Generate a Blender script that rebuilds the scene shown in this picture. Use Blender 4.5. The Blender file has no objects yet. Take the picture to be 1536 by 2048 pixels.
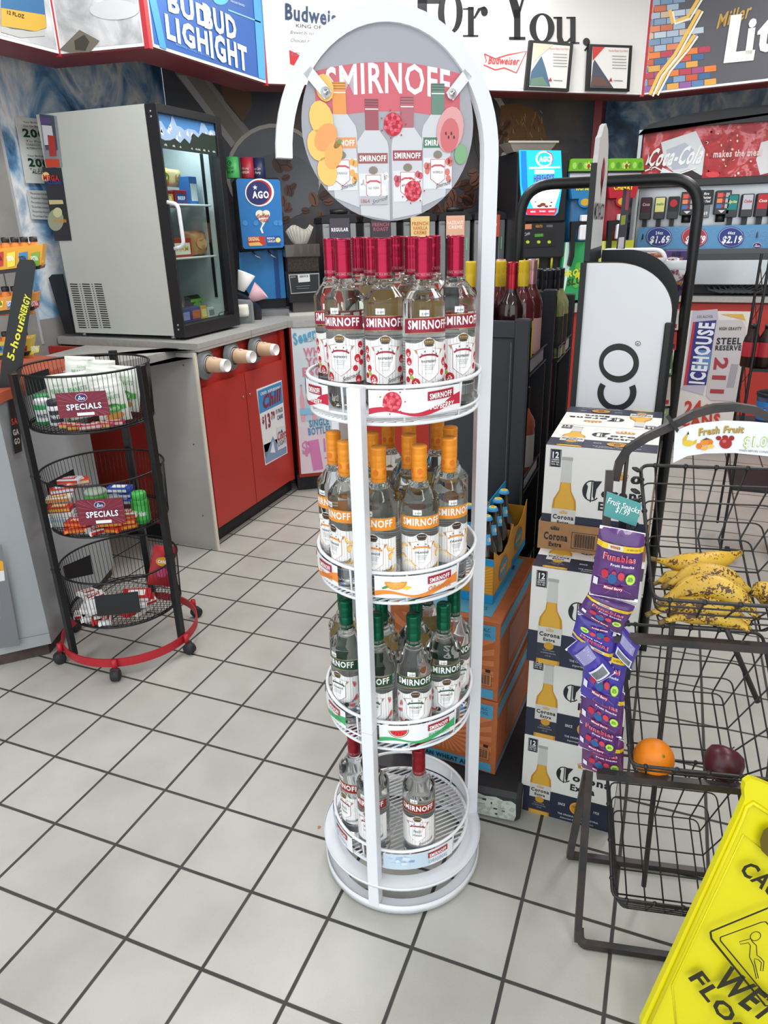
import bpy, math, random
from mathutils import Matrix, Vector
random.seed(7)
SC = bpy.context.scene
COL = SC.collection
PI = math.pi
# ------------------------------------------------------------------ camera
FPX = 1416.223
CAM = Vector((2.0390096, -1.4550454, 1.5012290))
RR = ((0.930846539, 0.364638064, -0.023744523), (0.116004832, -0.356505236, -0.927063588), (-0.346507719, 0.860199453, -0.374151443))
cd = bpy.data.cameras.new('camera'); cam = bpy.data.objects.new('camera', cd); COL.objects.link(cam)
cd.sensor_fit = 'HORIZONTAL'; cd.sensor_width = 36.0; cd.lens = 36.0 * FPX / 1536.0; cd.clip_start = 0.05; cd.clip_end = 60
cam.matrix_world = Matrix(((RR[0][0], -RR[1][0], -RR[2][0], CAM.x), (RR[0][1], -RR[1][1], -RR[2][1], CAM.y), (RR[0][2], -RR[1][2], -RR[2][2], CAM.z), (0, 0, 0, 1)))
SC.camera = cam
# ------------------------------------------------------------------ world, lamps, exposure
SC.view_settings.view_transform = 'Standard'; SC.view_settings.look = 'None'
SC.view_settings.gamma = 1.0; SC.view_settings.use_curve_mapping = False
SC.view_settings.exposure = 0.2
w = bpy.data.worlds.new('daylight'); SC.world = w; w.use_nodes = True
bg = w.node_tree.nodes['Background']; bg.inputs[0].default_value = (0.90, 0.96, 1.0, 1); bg.inputs[1].default_value = 1.75
def lamp(x, y, z, sx, sy, e, rx=0.0, rz=0.0, col=(1.0, 0.985, 0.96)):
    l = bpy.data.lights.new('ceiling_tube_lamp', 'AREA'); l.shape = 'RECTANGLE'; l.size = sx; l.size_y = sy; l.energy = e; l.color = col
    o = bpy.data.objects.new('ceiling_tube_lamp', l); COL.objects.link(o); o.location = (x, y, z); o.rotation_euler = (rx, 0, rz)
for (x, y, e) in ((0.3, -1.2, 14), (2.8, -1.2, 14), (0.4, 0.9, 24), (2.8, 0.9, 20), (0.9, 2.4, 24), (2.7, 2.6, 24)):
    lamp(x, y, 2.93, 0.28, 1.2, e)
cy = SC.cycles
cy.max_bounces = 14; cy.transmission_bounces = 12; cy.transparent_max_bounces = 16; cy.diffuse_bounces = 4; cy.glossy_bounces = 5
cy.caustics_reflective = False; cy.caustics_refractive = True; cy.blur_glossy = 1.0; cy.sample_clamp_indirect = 6.0
cy.use_denoising = True
# ------------------------------------------------------------------ helpers
def ray(px, py):
    a, b, c = (px - 768) / FPX, (py - 1024) / FPX, 1.0
    return Vector([RR[0][k] * a + RR[1][k] * b + RR[2][k] * c for k in range(3)])
def at(px, py, z=0.0):                       # where the sight line of a pixel meets height z
    r = ray(px, py); return CAM + r * ((z - CAM.z) / r.z)
def on(px, py, p0, n):                       # ... or a plane
    r = ray(px, py); n = Vector(n); return CAM + r * ((Vector(p0) - CAM).dot(n) / r.dot(n))
def lin(h):
    h = h.lstrip('#'); v = [int(h[i:i + 2], 16) / 255 for i in (0, 2, 4)]
    return tuple((x / 12.92 if x <= 0.04045 else ((x + 0.055) / 1.055) ** 2.4) for x in v) + (1,)
MATS = {}
def M(name, col, rough=.5, metal=0., trans=0., ior=1.45, emis=0., coat=0., spec=.5, noise=None, bump=None, alpha=1.):
    if name in MATS: return MATS[name]
    m = bpy.data.materials.new(name); m.use_nodes = True; nt = m.node_tree; b = nt.nodes['Principled BSDF']
    b.inputs['Base Color'].default_value = lin(col); b.inputs['Roughness'].default_value = rough; b.inputs['Metallic'].default_value = metal
    b.inputs['Transmission Weight'].default_value = trans; b.inputs['IOR'].default_value = ior; b.inputs['Coat Weight'].default_value = coat
    b.inputs['Specular IOR Level'].default_value = spec; b.inputs['Alpha'].default_value = alpha
    if emis: b.inputs['Emission Color'].default_value = lin(col); b.inputs['Emission Strength'].default_value = emis
    if noise or bump:
        tc = nt.nodes.new('ShaderNodeTexCoord')
    if noise:                                 # (scale, colour 2, low, high)
        n = nt.nodes.new('ShaderNodeTexNoise'); n.inputs['Scale'].default_value = noise[0]; n.inputs['Detail'].default_value = 5
        nt.links.new(tc.outputs['Object'], n.inputs['Vector'])
        r = nt.nodes.new('ShaderNodeValToRGB'); r.color_ramp.elements[0].color = lin(noise[1]); r.color_ramp.elements[0].position = noise[2]
        r.color_ramp.elements[1].color = lin(col); r.color_ramp.elements[1].position = noise[3]
        nt.links.new(n.outputs['Fac'], r.inputs[0]); nt.links.new(r.outputs[0], b.inputs['Base Color'])
    if bump:
        n2 = nt.nodes.new('ShaderNodeTexNoise'); n2.inputs['Scale'].default_value = bump[0]; n2.inputs['Detail'].default_value = 3
        nt.links.new(tc.outputs['Object'], n2.inputs['Vector'])
        bp = nt.nodes.new('ShaderNodeBump'); bp.inputs['Strength'].default_value = bump[1]; bp.inputs['Distance'].default_value = bump[2] if len(bump) > 2 else .002
        nt.links.new(n2.outputs['Fac'], bp.inputs['Height']); nt.links.new(bp.outputs[0], b.inputs['Normal'])
    MATS[name] = m; return m
def mat(k):
    if isinstance(k, str):
        if k.startswith('#'): return M('print ' + k, k, .42)
        return MATS[k]
    return k
class MB:
    def __init__(s): s.v = []; s.f = []; s.m = []; s.s = []; s.mats = []; s.X = None
    def add(s, vf, m, smooth=False, X=None):
        vs, fs = vf; m = mat(m)
        if m not in s.mats: s.mats.append(m)
        k = s.mats.index(m); o = len(s.v)
        if X is not None: vs = [X @ Vector(p) for p in vs]
        s.v += [tuple(p) for p in vs]; s.f += [tuple(i + o for i in f) for f in fs]
        s.m += [k] * len(fs); s.s += [smooth] * len(fs); return s
    def mesh(s, name):
        me = bpy.data.meshes.new(name); me.from_pydata(s.v, [], s.f)
        for m in s.mats: me.materials.append(m)
        me.polygons.foreach_set('material_index', s.m); me.polygons.foreach_set('use_smooth', s.s); me.update(); return me
    def obj(s, name, parent=None):
        o = bpy.data.objects.new(name, s.mesh(name)); COL.objects.link(o)
        if parent is not None: o.parent = parent
        return o
def tag(o, label, cat, group=None, kind=None):
    if label: o['label'] = label
    if cat: o['category'] = cat
    if group: o['group'] = group
    if kind: o['kind'] = kind
    return o
def thing(name, label, cat, loc=(0, 0, 0), rz=0., group=None):
    o = bpy.data.objects.new(name, None); COL.objects.link(o); o.empty_display_size = .05
    o.location = loc; o.rotation_euler = (0, 0, rz); return tag(o, label, cat, group)
def solo(name, mb, label, cat, loc=(0, 0, 0), rz=0., group=None, rot=None):
    o = mb.obj(name); o.location = loc; o.rotation_euler = rot if rot else (0, 0, rz); return tag(o, label, cat, group)
def struct(name, mb, parent=None):
    o = mb.obj(name, parent)
    if parent is None: o['kind'] = 'structure'
    return o
def dup(root, loc, rz=0., label=None, rot=None, scale=None):
    r = root.copy(); COL.objects.link(r); r.location = loc; r.rotation_euler = rot if rot else (0, 0, rz)
    if scale: r.scale = scale
    if label: r['label'] = label
    for ch in list(root.children):
        c = ch.copy(); COL.objects.link(c); c.parent = r
        for g in list(ch.children):
            d = g.copy(); COL.objects.link(d); d.parent = c
    return r
# ------------------------------------------------------------------ shapes
def box(x0, x1, y0, y1, z0, z1, b=0.0):
    if b <= 0:
        v = [(x0, y0, z0), (x1, y0, z0), (x1, y1, z0), (x0, y1, z0), (x0, y0, z1), (x1, y0, z1), (x1, y1, z1), (x0, y1, z1)]
        return v, [(0, 3, 2, 1), (4, 5, 6, 7), (0, 1, 5, 4), (1, 2, 6, 5), (2, 3, 7, 6), (3, 0, 4, 7)]
    v = []; V = {}
    for i, x in enumerate((x0, x1)):
        for j, y in enumerate((y0, y1)):
            for k, z in enumerate((z0, z1)):
                sx, sy, sz = (1, -1)[i], (1, -1)[j], (1, -1)[k]
                V[i, j, k, 0] = len(v); v.append((x, y + sy * b, z + sz * b))
                V[i, j, k, 1] = len(v); v.append((x + sx * b, y, z + sz * b))
                V[i, j, k, 2] = len(v); v.append((x + sx * b, y + sy * b, z))
    f = []
    for i in (0, 1):
        q = [V[i, 0, 0, 0], V[i, 1, 0, 0], V[i, 1, 1, 0], V[i, 0, 1, 0]]; f.append(tuple(q if i else q[::-1]))
        q = [V[0, i, 0, 1], V[1, i, 0, 1], V[1, i, 1, 1], V[0, i, 1, 1]]; f.append(tuple(q[::-1] if i else q))
        q = [V[0, 0, i, 2], V[1, 0, i, 2], V[1, 1, i, 2], V[0, 1, i, 2]]; f.append(tuple(q if i else q[::-1]))
    for i in (0, 1):
        for j in (0, 1):
            f.append((V[i, j, 0, 0], V[i, j, 0, 1], V[i, j, 1, 1], V[i, j, 1, 0]))
            f.append((V[i, 0, j, 0], V[i, 0, j, 2], V[i, 1, j, 2], V[i, 1, j, 0]))
            f.append((V[0, i, j, 1], V[0, i, j, 2], V[1, i, j, 2], V[1, i, j, 1]))
            for k in (0, 1): f.append((V[i, j, k, 0], V[i, j, k, 1], V[i, j, k, 2]))
    return v, f
def lathe(prof, n=24, a0=0., a1=2 * PI, cap=False):
    full = abs(a1 - a0 - 2 * PI) < 1e-6; m = n if full else n + 1; v = []; f = []
    for r, z in prof:
        for i in range(m):
            a = a0 + (a1 - a0) * i / n; v.append((r * math.cos(a), r * math.sin(a), z))
    for j in range(len(prof) - 1):
        for i in range(n):
            k = (i + 1) % m; f.append((j * m + i, j * m + k, (j + 1) * m + k, (j + 1) * m + i))
    if cap and full:
        f.append(tuple(range(m - 1, -1, -1))); f.append(tuple((len(prof) - 1) * m + i for i in range(m)))
    return v, f
def cyl(r, z0, z1, n=20, r1=None): return lathe([(r, z0), (r if r1 is None else r1, z1)], n, cap=True)
def tube(pts, r, n=6, closed=False, sec=None, up=None):
    P = [Vector(p) for p in pts]; N = len(P)
    if sec is None: sec = [(r * math.cos(2 * PI * i / n), r * math.sin(2 * PI * i / n)) for i in range(n)]
    n = len(sec); v = []; f = []; u = None
    for i in range(N):
        a = P[i - 1] if (i > 0 or closed) else P[i]; b = P[(i + 1) % N] if (i < N - 1 or closed) else P[i]
        t = (b - a).normalized()
        if u is None:
            h = Vector(up) if up else (Vector((0, 0, 1)) if abs(t.z) < .9 else Vector((0, 1, 0)))
            u = (h - t * h.dot(t)).normalized()
        else: u = (u - t * u.dot(t)).normalized()
        if up: h = Vector(up); u = (h - t * h.dot(t)).normalized()
        w_ = t.cross(u)
        k = 1.0
        if 0 < i < N - 1 or closed:
            d1 = (P[i] - P[i - 1]).normalized(); d2 = (P[(i + 1) % N] - P[i]).normalized(); c = max(.5, math.sqrt(max(0, (1 + d1.dot(d2)) / 2))); k = 1 / c
        for s1, s2 in sec: v.append(P[i] + w_ * s1 * (k if False else 1) + u * s2)
    for i in range(N if closed else N - 1):
        for j in range(n):
            a = i * n + j; b = i * n + (j + 1) % n; c = ((i + 1) % N) * n + (j + 1) % n; d = ((i + 1) % N) * n + j
            f.append((a, b, c, d))
    if not closed: f.append(tuple(range(n - 1, -1, -1))); f.append(tuple((N - 1) * n + j for j in range(n)))
    return v, f
def ring(r, z, n=40, a0=0., a1=2 * PI, cx=0, cy=0):
    m = n if a1 - a0 > 6.28 else n + 1
    return [(cx + r * math.cos(a0 + (a1 - a0) * i / n), cy + r * math.sin(a0 + (a1 - a0) * i / n), z) for i in range(m)]
def fillet(pts, rad, k=5, closed=False):
    P = [Vector(p) for p in pts]; out = []; N = len(P)
    for i in range(N):
        if not closed and i in (0, N - 1): out.append(P[i]); continue
        a, b, c = P[i - 1], P[i], P[(i + 1) % N]; d1 = (a - b); d2 = (c - b); r = min(rad, d1.length * .49, d2.length * .49)
        p, q = b + d1.normalized() * r, b + d2.normalized() * r
        for j in range(k + 1):
            t = j / k; out.append(p * (1 - t) ** 2 + b * 2 * t * (1 - t) + q * t * t)
    return out
def sph(r, sx=1, sy=1, sz=1, n=16, m=10):
    return lathe([(max(1e-4, r * math.sin(PI * j / m)) , -r * math.cos(PI * j / m) * sz) for j in range(m + 1)], n)
def loft(secs, closed=False):
    n = len(secs[0]); v = [p for s in secs for p in s]; f = []
    for i in range(len(secs) - 1):
        for j in range(n): f.append((i * n + j, i * n + (j + 1) % n, (i + 1) * n + (j + 1) % n, (i + 1) * n + j))
    f.append(tuple(range(n - 1, -1, -1))); f.append(tuple((len(secs) - 1) * n + j for j in range(n))); return v, f
def prism(poly, y0, y1):                      # x-z outline, thickness along y
    n = len(poly); v = [(x, y0, z) for x, z in poly] + [(x, y1, z) for x, z in poly]
    f = [tuple(range(n)), tuple(range(2 * n - 1, n - 1, -1))] + [(i, i + n, (i + 1) % n + n, (i + 1) % n) for i in range(n)]
    return v, f
def flatprism(poly, z0, z1):                  # x-y outline, thickness along z
    n = len(poly); v = [(x, y, z0) for x, y in poly] + [(x, y, z1) for x, y in poly]
    return v, [tuple(range(n - 1, -1, -1)), tuple(range(n, 2 * n))] + [(i, (i + 1) % n, (i + 1) % n + n, i + n) for i in range(n)]
def tr(x=0, y=0, z=0, rx=0, ry=0, rz=0, s=1):
    return Matrix.Translation((x, y, z)) @ Matrix.Rotation(rz, 4, 'Z') @ Matrix.Rotation(ry, 4, 'Y') @ Matrix.Rotation(rx, 4, 'X') @ Matrix.Diagonal((s, s, s, 1) if not isinstance(s, tuple) else (*s, 1))
# ------------------------------------------------------------------ printed art: 2-D shapes laid on a surface in thin layers
_T = {}
def glyphs(s, bold):
    k = (s, bold)
    if k not in _T:
        c = bpy.data.curves.new('t', 'FONT'); c.body = s; c.size = 1; c.resolution_u = 2; c.fill_mode = 'FRONT' if hasattr(c, 'fill_mode') else c.fill_mode
        c.offset = bold; c.space_character = 1 + bold * 4
        o = bpy.data.objects.new('t', c); me = bpy.data.meshes.new_from_object(o)
        v = [(p.co.x, p.co.y) for p in me.vertices]; f = [tuple(p.vertices) for p in me.polygons if abs(p.normal.z) > .5]
        bpy.data.objects.remove(o); bpy.data.curves.remove(c); bpy.data.meshes.remove(me); _T[k] = (v, f)
    return _T[k]
CAPH = None
class Art:
    def __init__(s): s.i = []
    def poly(s, pts, m, l=1): s.i.append(([tuple(p) for p in pts], [tuple(range(len(pts)))], m, l)); return s
    def rect(s, x0, y0, x1, y1, m, l=1, nx=1, ny=1, top=None, bot=None):
        v = []; f = []
        for j in range(ny + 1):
            for i in range(nx + 1):
                x = x0 + (x1 - x0) * i / nx; b = bot(x) if bot else y0; t = top(x) if top else y1; v.append((x, b + (t - b) * j / ny))
        for j in range(ny):
            for i in range(nx): a = j * (nx + 1) + i; f.append((a, a + 1, a + nx + 2, a + nx + 1))
        s.i.append((v, f, m, l)); return s
    def ell(s, x, y, rx, ry, m, l=1, n=14, rot=0):
        c, d = math.cos(rot), math.sin(rot); p = []
        for i in range(n):
            a = 2 * PI * i / n; u, w_ = rx * math.cos(a), ry * math.sin(a); p.append((x + u * c - w_ * d, y + u * d + w_ * c))
        return s.poly(p, m, l)
    def ring(s, x, y, rx, ry, t, m, l=1, n=24, a0=0, a1=2 * PI, rot=0, t2=None):
        v = []; f = []; c, d = math.cos(rot), math.sin(rot)
        for i in range(n + 1):
            a = a0 + (a1 - a0) * i / n; tt = t if t2 is None else t + (t2 - t) * i / n
            for q in (0, tt): u, w_ = (rx - q) * math.cos(a), (ry - q) * math.sin(a); v.append((x + u * c - w_ * d, y + u * d + w_ * c))
        for i in range(n): f.append((2 * i, 2 * i + 2, 2 * i + 3, 2 * i + 1))
        s.i.append((v, f, m, l)); return s
    def line(s, pts, t, m, l=1):
        v = []; f = []; P = [Vector(p).to_2d() if len(p) > 2 else Vector(p) for p in pts]; N = len(P)
        for i in range(N):
            d = (P[min(i + 1, N - 1)] - P[max(i - 1, 0)]).normalized(); n = Vector((-d.y, d.x)) * t / 2; v += [tuple(P[i] + n), tuple(P[i] - n)]
        for i in range(N - 1): f.append((2 * i, 2 * i + 1, 2 * i + 3, 2 * i + 2))
        s.i.append((v, f, m, l)); return s
    def frame(s, x0, y0, x1, y1, t, m, l=1):
        for a in ((x0, y0, x1, y0 + t), (x0, y1 - t, x1, y1), (x0, y0, x0 + t, y1), (x1 - t, y0, x1, y1)): s.rect(*a, m, l)
        return s
    def star(s, x, y, r, m, l=1, k=.42):
        return s.poly([(x + (r if i % 2 == 0 else r * k) * math.sin(PI * i / 5), y + (r if i % 2 == 0 else r * k) * math.cos(PI * i / 5)) for i in range(10)], m, l)
    def text(s, t, x, y, h, m, l=2, w=None, bold=.0, shear=0., rot=0., al='c', arc=None):
        global CAPH
        if CAPH is None: CAPH = max(p[1] for p in glyphs('H', 0)[0])
        bold = min(bold, .04); v, f = glyphs(t, bold)
        if not v: return s
        x0 = min(p[0] for p in v); x1 = max(p[0] for p in v); k = h / CAPH; kx = k if w is None else w / max(1e-6, x1 - x0)
        W = (x1 - x0) * kx; ox = {'c': -W / 2, 'l': 0, 'r': -W}[al]; c, d = math.cos(rot), math.sin(rot); out = []
        for p in v:
            a = ox + (p[0] - x0) * kx; b = p[1] * k; a += shear * b
            if arc: b += arc * (1 - (2 * a / W) ** 2)
            out.append((x + a * c - b * d, y + a * d + b * c))
        s.i.append((out, f, m, l)); return s
    def lines(s, x0, x1, y0, y1, n, t, m, l=2, seed=1):
        r = random.Random(seed)
        for i in range(n):
            y = y1 - (y1 - y0) * i / max(1, n - 1); q = x0 + (x1 - x0) * r.uniform(.75, 1); s.rect(x0, y - t / 2, q, y + t / 2, m, l)
        return s
    def put(s, mb, fn, X=None):
        for v, f, m, l in s.i: mb.add(([fn(a, b, l) for a, b in v], f), m, False, X)
        return mb
def flat(o, ux, uy, eps=.0006):
    o, ux, uy = Vector(o), Vector(ux).normalized(), Vector(uy).normalized(); n = ux.cross(uy)
    return lambda a, b, l: o + ux * a + uy * b + n * ((l + 1) * eps)
def front(x0, y0, z0, eps=.0006): return lambda a, b, l: Vector((x0 + a, y0 - (l + 1) * eps, z0 + b))
def wrap(r, z0=0., a0=0., eps=.0003):
    def fn(a, b, l):
        t = a / r + a0; q = r + l * eps; return Vector((q * math.sin(t), -q * math.cos(t), z0 + b))
    return fn
def quadmap(A, B, Cc, D, W, H, n, eps=.001):  # art of W x H stretched on quad A(bl) B(br) C(tr) D(tl)
    A, B, Cc, D, n = map(Vector, (A, B, Cc, D, n))
    def fn(a, b, l):
        u, v = a / W, b / H; return A * (1 - u) * (1 - v) + B * u * (1 - v) + Cc * u * v + D * (1 - u) * v + n * (l * eps)
    return fn
def ago(a, x, y, r, l=2, sx=1.):
    a.ell(x, y, r * 1.12 * sx, r, '#f4f4f6', l, 26).ell(x, y, r * 1.04 * sx, r * .92, '#1d2a6b', l + 1, 26)
    a.ring(x, y, r * 1.04 * sx, r * .92, r * .03, '#c8202e', l + 2, 20, -PI * .55, PI * .6, t2=r * .16)
    a.star(x - r * .35, y + r * .3, r * .3, '#ffffff', l + 2).text('AGO', x, y - r * .5, r * .55, '#ffffff', l + 3, bold=.03, w=r * 1.35 * sx)
class Pl:                                      # art authored on a real plane through photo positions
    def __init__(s, p0, ux, uy=(0, 0, 1)):
        s.p, s.ux, s.uy = Vector(p0), Vector(ux).normalized(), Vector(uy).normalized(); s.n = s.ux.cross(s.uy); s.a = Art()
    def uv(s, px, py): q = on(px, py, s.p, s.n) - s.p; return (q.dot(s.ux), q.dot(s.uy))
    def poly(s, pts, m, l=1): s.a.poly([s.uv(*p) for p in pts], m, l); return s
    def line(s, pts, t, m, l=1): s.a.line([s.uv(*p) for p in pts], t, m, l); return s
    def ell(s, c, dx, dy, m, l=1, n=18):
        return s.poly([(c[0] + dx * math.cos(2 * PI * i / n), c[1] - dy * math.sin(2 * PI * i / n)) for i in range(n)], m, l)
    def text(s, t, A, B, top, m, l=2, bold=.0, shear=0.):
        a, b, c = s.uv(*A), s.uv(*B), s.uv(*top); d = Vector((b[0] - a[0], b[1] - a[1])); rot = math.atan2(d.y, d.x); n = Vector((-d.y, d.x)).normalized()
        h = abs((Vector(c) - Vector(a)).dot(n)); s.a.text(t, a[0], a[1], h, m, l, w=d.length, bold=bold, shear=shear, rot=rot, al='l'); return s
    def put(s, mb, eps=.0008): s.a.put(mb, flat(s.p, s.ux, s.uy, eps)); return mb
    def quad(s, pts, d0, d1): # solid slab from photo corners, d = depths behind the plane
        P = [s.p + s.ux * u + s.uy * v for u, v in (s.uv(*p) for p in pts)]; n = len(P)
        v = [p - s.n * d0 for p in P] + [p - s.n * d1 for p in P]
        return v, [tuple(range(n - 1, -1, -1)), tuple(range(n, 2 * n))] + [(i, (i + 1) % n, (i + 1) % n + n, i + n) for i in range(n)]
def wpart(name, mb, root):                    # parts modelled in room coordinates, hung on their thing
    W = Matrix.Translation(root.location) @ Matrix.Rotation(root.rotation_euler[2], 4, 'Z'); I = W.inverted()
    mb.v = [tuple(I @ Vector(p)) for p in mb.v]; return mb.obj(name, root)
def wsub(name, mb, root, part): o = wpart(name, mb, root); o.parent = part; return o
def wsolo(name, mb, label, cat, base, group=None):
    base = Vector(base); mb.v = [tuple(Vector(p) - base) for p in mb.v]; return solo(name, mb, label, cat, base, group=group)
def pane_mat(name, tint, gl=.10, rough=.02):
    m = bpy.data.materials.new(name); m.use_nodes = True; nt = m.node_tree; N = nt.nodes; N.remove(N['Principled BSDF'])
    t = N.new('ShaderNodeBsdfTransparent'); t.inputs[0].default_value = lin(tint); g = N.new('ShaderNodeBsdfGlossy'); g.inputs['Roughness'].default_value = rough
    f = N.new('ShaderNodeLayerWeight'); f.inputs[0].default_value = .25; pw = N.new('ShaderNodeMath'); pw.operation = 'POWER'; pw.inputs[1].default_value = 2.2; ml = N.new('ShaderNodeMath'); ml.operation = 'MULTIPLY_ADD'; ml.inputs[1].default_value = .7; ml.inputs[2].default_value = gl * .25; nt.links.new(f.outputs['Facing'], pw.inputs[0]); nt.links.new(pw.outputs[0], ml.inputs[0]); x = N.new('ShaderNodeMixShader'); nt.links.new(ml.outputs[0], x.inputs[0]); nt.links.new(t.outputs[0], x.inputs[1]); nt.links.new(g.outputs[0], x.inputs[2])
    nt.links.new(x.outputs[0], N['Material Output'].inputs[0]); MATS[name] = m
pane_mat('clear pane', '#eef4f2'); pane_mat('clear film', '#f2f2f2', .2, .12)
# common materials
M('white enamel', '#e9ebf0', .32, noise=(3, '#e2e4ea', .3, .7)); M('white wire', '#eceef2', .3); M('black enamel', '#17181a', .38); M('black wire', '#131415', .35)
M('black plastic', '#1c1d20', .42, bump=(220, .08, .0005)); M('grey plastic', '#7f8487', .4); M('steel', '#b9bbbd', .28, .9, noise=(4, '#a4a6a8', .3, .7)); M('chrome', '#dddddd', .12, 1.)
M('glass', '#f3f6f4', .0, trans=1., ior=1.36, spec=.5)
M('pane', '#dfe8e6', .02, trans=1., ior=1.05)
M('cardboard', '#a9805a', .8, noise=(30, '#9d7550', .3, .7)); M('grey laminate', '#a9a9a5', .4, noise=(60, '#a09f9b', .35, .65)); M('panel grey', '#c4c1bd', .5, noise=(7, '#bab7b4', .3, .7))
M('red laminate', '#b3332a', .42, noise=(4, '#a93027', .3, .7)); M('toe kick', '#26262a', .6, noise=(20, '#1c1c1f', .3, .7)); M('white card', '#eeeeee', .5)
# ------------------------------------------------------------------ room: floor
TS = 0.2075
def floor_mat():
    m = bpy.data.materials.new('floor tile'); m.use_nodes = True; nt = m.node_tree; N = nt.nodes; L = nt.links; b = N['Principled BSDF']
    tc = N.new('ShaderNodeTexCoord'); sp = N.new('ShaderNodeSeparateXYZ'); L.new(tc.outputs['Object'], sp.inputs[0])
    def mt(op, a, bb=None, c=None):
        n = N.new('ShaderNodeMath'); n.operation = op
        for i, q in enumerate((a, bb, c)):
            if q is None: continue
            if isinstance(q, (int, float)): n.inputs[i].default_value = q
            else: L.new(q, n.inputs[i])
        return n.outputs[0]
    e = []
    wob = N.new('ShaderNodeTexNoise'); wob.inputs['Scale'].default_value = 9; L.new(tc.outputs['Object'], wob.inputs['Vector'])
    wb = mt('MULTIPLY', mt('SUBTRACT', wob.outputs['Fac'], .5), .006)
    for ax in ('X', 'Y'):
        q = mt('ADD', mt('DIVIDE', sp.outputs[ax], TS), wb); fr = mt('FRACT', mt('ADD', q, .5)); e.append(mt('ABSOLUTE', mt('SUBTRACT', fr, .5)))
    g = mt('MINIMUM', e[0], e[1]); mask = N.new('ShaderNodeMapRange'); L.new(g, mask.inputs[0])
    mask.inputs[1].default_value = .017; mask.inputs[2].default_value = .024
    vx = N.new('ShaderNodeVectorMath'); vx.operation = 'SCALE'; L.new(tc.outputs['Object'], vx.inputs[0]); vx.inputs['Scale'].default_value = 1 / TS
    fl = N.new('ShaderNodeVectorMath'); fl.operation = 'FLOOR'; L.new(vx.outputs[0], fl.inputs[0])
    wn = N.new('ShaderNodeTexWhiteNoise'); L.new(fl.outputs[0], wn.inputs['Vector'])
    n1 = N.new('ShaderNodeTexNoise'); n1.inputs['Scale'].default_value = 5; n1.inputs['Detail'].default_value = 8; L.new(tc.outputs['Object'], n1.inputs['Vector'])
    n2 = N.new('ShaderNodeTexNoise'); n2.inputs['Scale'].default_value = 230; n2.inputs['Detail'].default_value = 2; L.new(tc.outputs['Object'], n2.inputs['Vector'])
    cr = N.new('ShaderNodeValToRGB'); cr.color_ramp.elements[0].color = lin('#a9a7a0'); cr.color_ramp.elements[0].position = .33; cr.color_ramp.elements[1].color = lin('#b9b8b1'); cr.color_ramp.elements[1].position = .66
    f = mt('ADD', mt('MULTIPLY', n1.outputs['Fac'], .8), mt('ADD', mt('MULTIPLY', wn.outputs['Value'], .12), mt('MULTIPLY', n2.outputs['Fac'], .14))); L.new(f, cr.inputs[0])
    gr = N.new('ShaderNodeValToRGB'); gr.color_ramp.elements[0].color = lin('#2b2b29'); gr.color_ramp.elements[1].color = lin('#4e4b46')
    n3 = N.new('ShaderNodeTexNoise'); n3.inputs['Scale'].default_value = 14; L.new(tc.outputs['Object'], n3.inputs['Vector']); L.new(n3.outputs['Fac'], gr.inputs[0])
    mx = N.new('ShaderNodeMixRGB'); L.new(mask.outputs[0], mx.inputs[0]); L.new(gr.outputs[0], mx.inputs[1]); L.new(cr.outputs[0], mx.inputs[2]); L.new(mx.outputs[0], b.inputs['Base Color'])
    ro = N.new('ShaderNodeMapRange'); L.new(mask.outputs[0], ro.inputs[0]); ro.inputs[3].default_value = .8; ro.inputs[4].default_value = .42; L.new(ro.outputs[0], b.inputs['Roughness'])
    bp = N.new('ShaderNodeBump'); bp.inputs['Strength'].default_value = .5; bp.inputs['Distance'].default_value = .0015
    L.new(mt('ADD', mask.outputs[0], mt('MULTIPLY', n2.outputs['Fac'], .25)), bp.inputs['Height']); L.new(bp.outputs[0], b.inputs['Normal'])
    return m
struct('floor', MB().add(([(-3, -4, 0), (6, -4, 0), (6, 6, 0), (-3, 6, 0)], [(0, 1, 2, 3)]), floor_mat()))
# ------------------------------------------------------------------ white display rack
RC = (1.547, -.165, 0.)
A34 = math.radians(34)
rack = thing('bottle_display_rack', 'tall white round bottle rack with a round sign under its hooped top', 'display rack', RC)
def flat_ring(r0, r1, z0, z1, n=72): return lathe([(r0, z0), (r1, z0), (r1, z1), (r0, z1), (r0, z0)], n)
mb = MB(); mb.add(flat_ring(.167, .193, .018, .022), 'white enamel'); mb.add(lathe([(.1925, .008), (.196, .008), (.196, .030), (.1925, .030), (.1925, .008)], 72), 'white enamel', True)
for a in (-100, 20, 140): mb.add(cyl(.012, 0, .02, 12), 'grey plastic', True, tr(.172 * math.cos(math.radians(a)), .172 * math.sin(math.radians(a)), 0))
mb.obj('base_ring', rack)
mb = MB(); mb.add(flat_ring(.158, .1975, .083, .087), 'white enamel'); mb.add(lathe([(.1975, .083), (.1985, .083), (.1985, .090), (.1975, .090)], 72), 'white enamel', True); mb.obj('base_plate', rack)
def sq(a, b): return [(-a, -b), (a, -b), (a, b), (-a, b)]
for ang, top in ((-90, 1.246), (152, 1.246), (34, 0)):
    a = math.radians(ang); c, d = math.cos(a), math.sin(a); R_ = .184
    if top:
        mb = MB(); mb.add(box(-.013, .013, -.013, .013, .022, top, .0012), 'white enamel', False, tr(R_ * c, R_ * d, 0, rz=a))
        mb.add(box(-.0132, .0132, -.0132, .0132, .5198, .5202), '#8d9096', False, tr(R_ * c, R_ * d, 0, rz=a)); mb.obj('post', rack)
mb = MB(); pts = [Vector((.184 * math.cos(A34), .184 * math.sin(A34), z)) for z in (.022, .6, 1.2, 1.55)]
for i in range(31):
    t = PI * i / 30; r = .184 * math.cos(t); pts.append(Vector((r * math.cos(A34), r * math.sin(A34), 1.612 + .212 * math.sin(t))))
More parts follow.
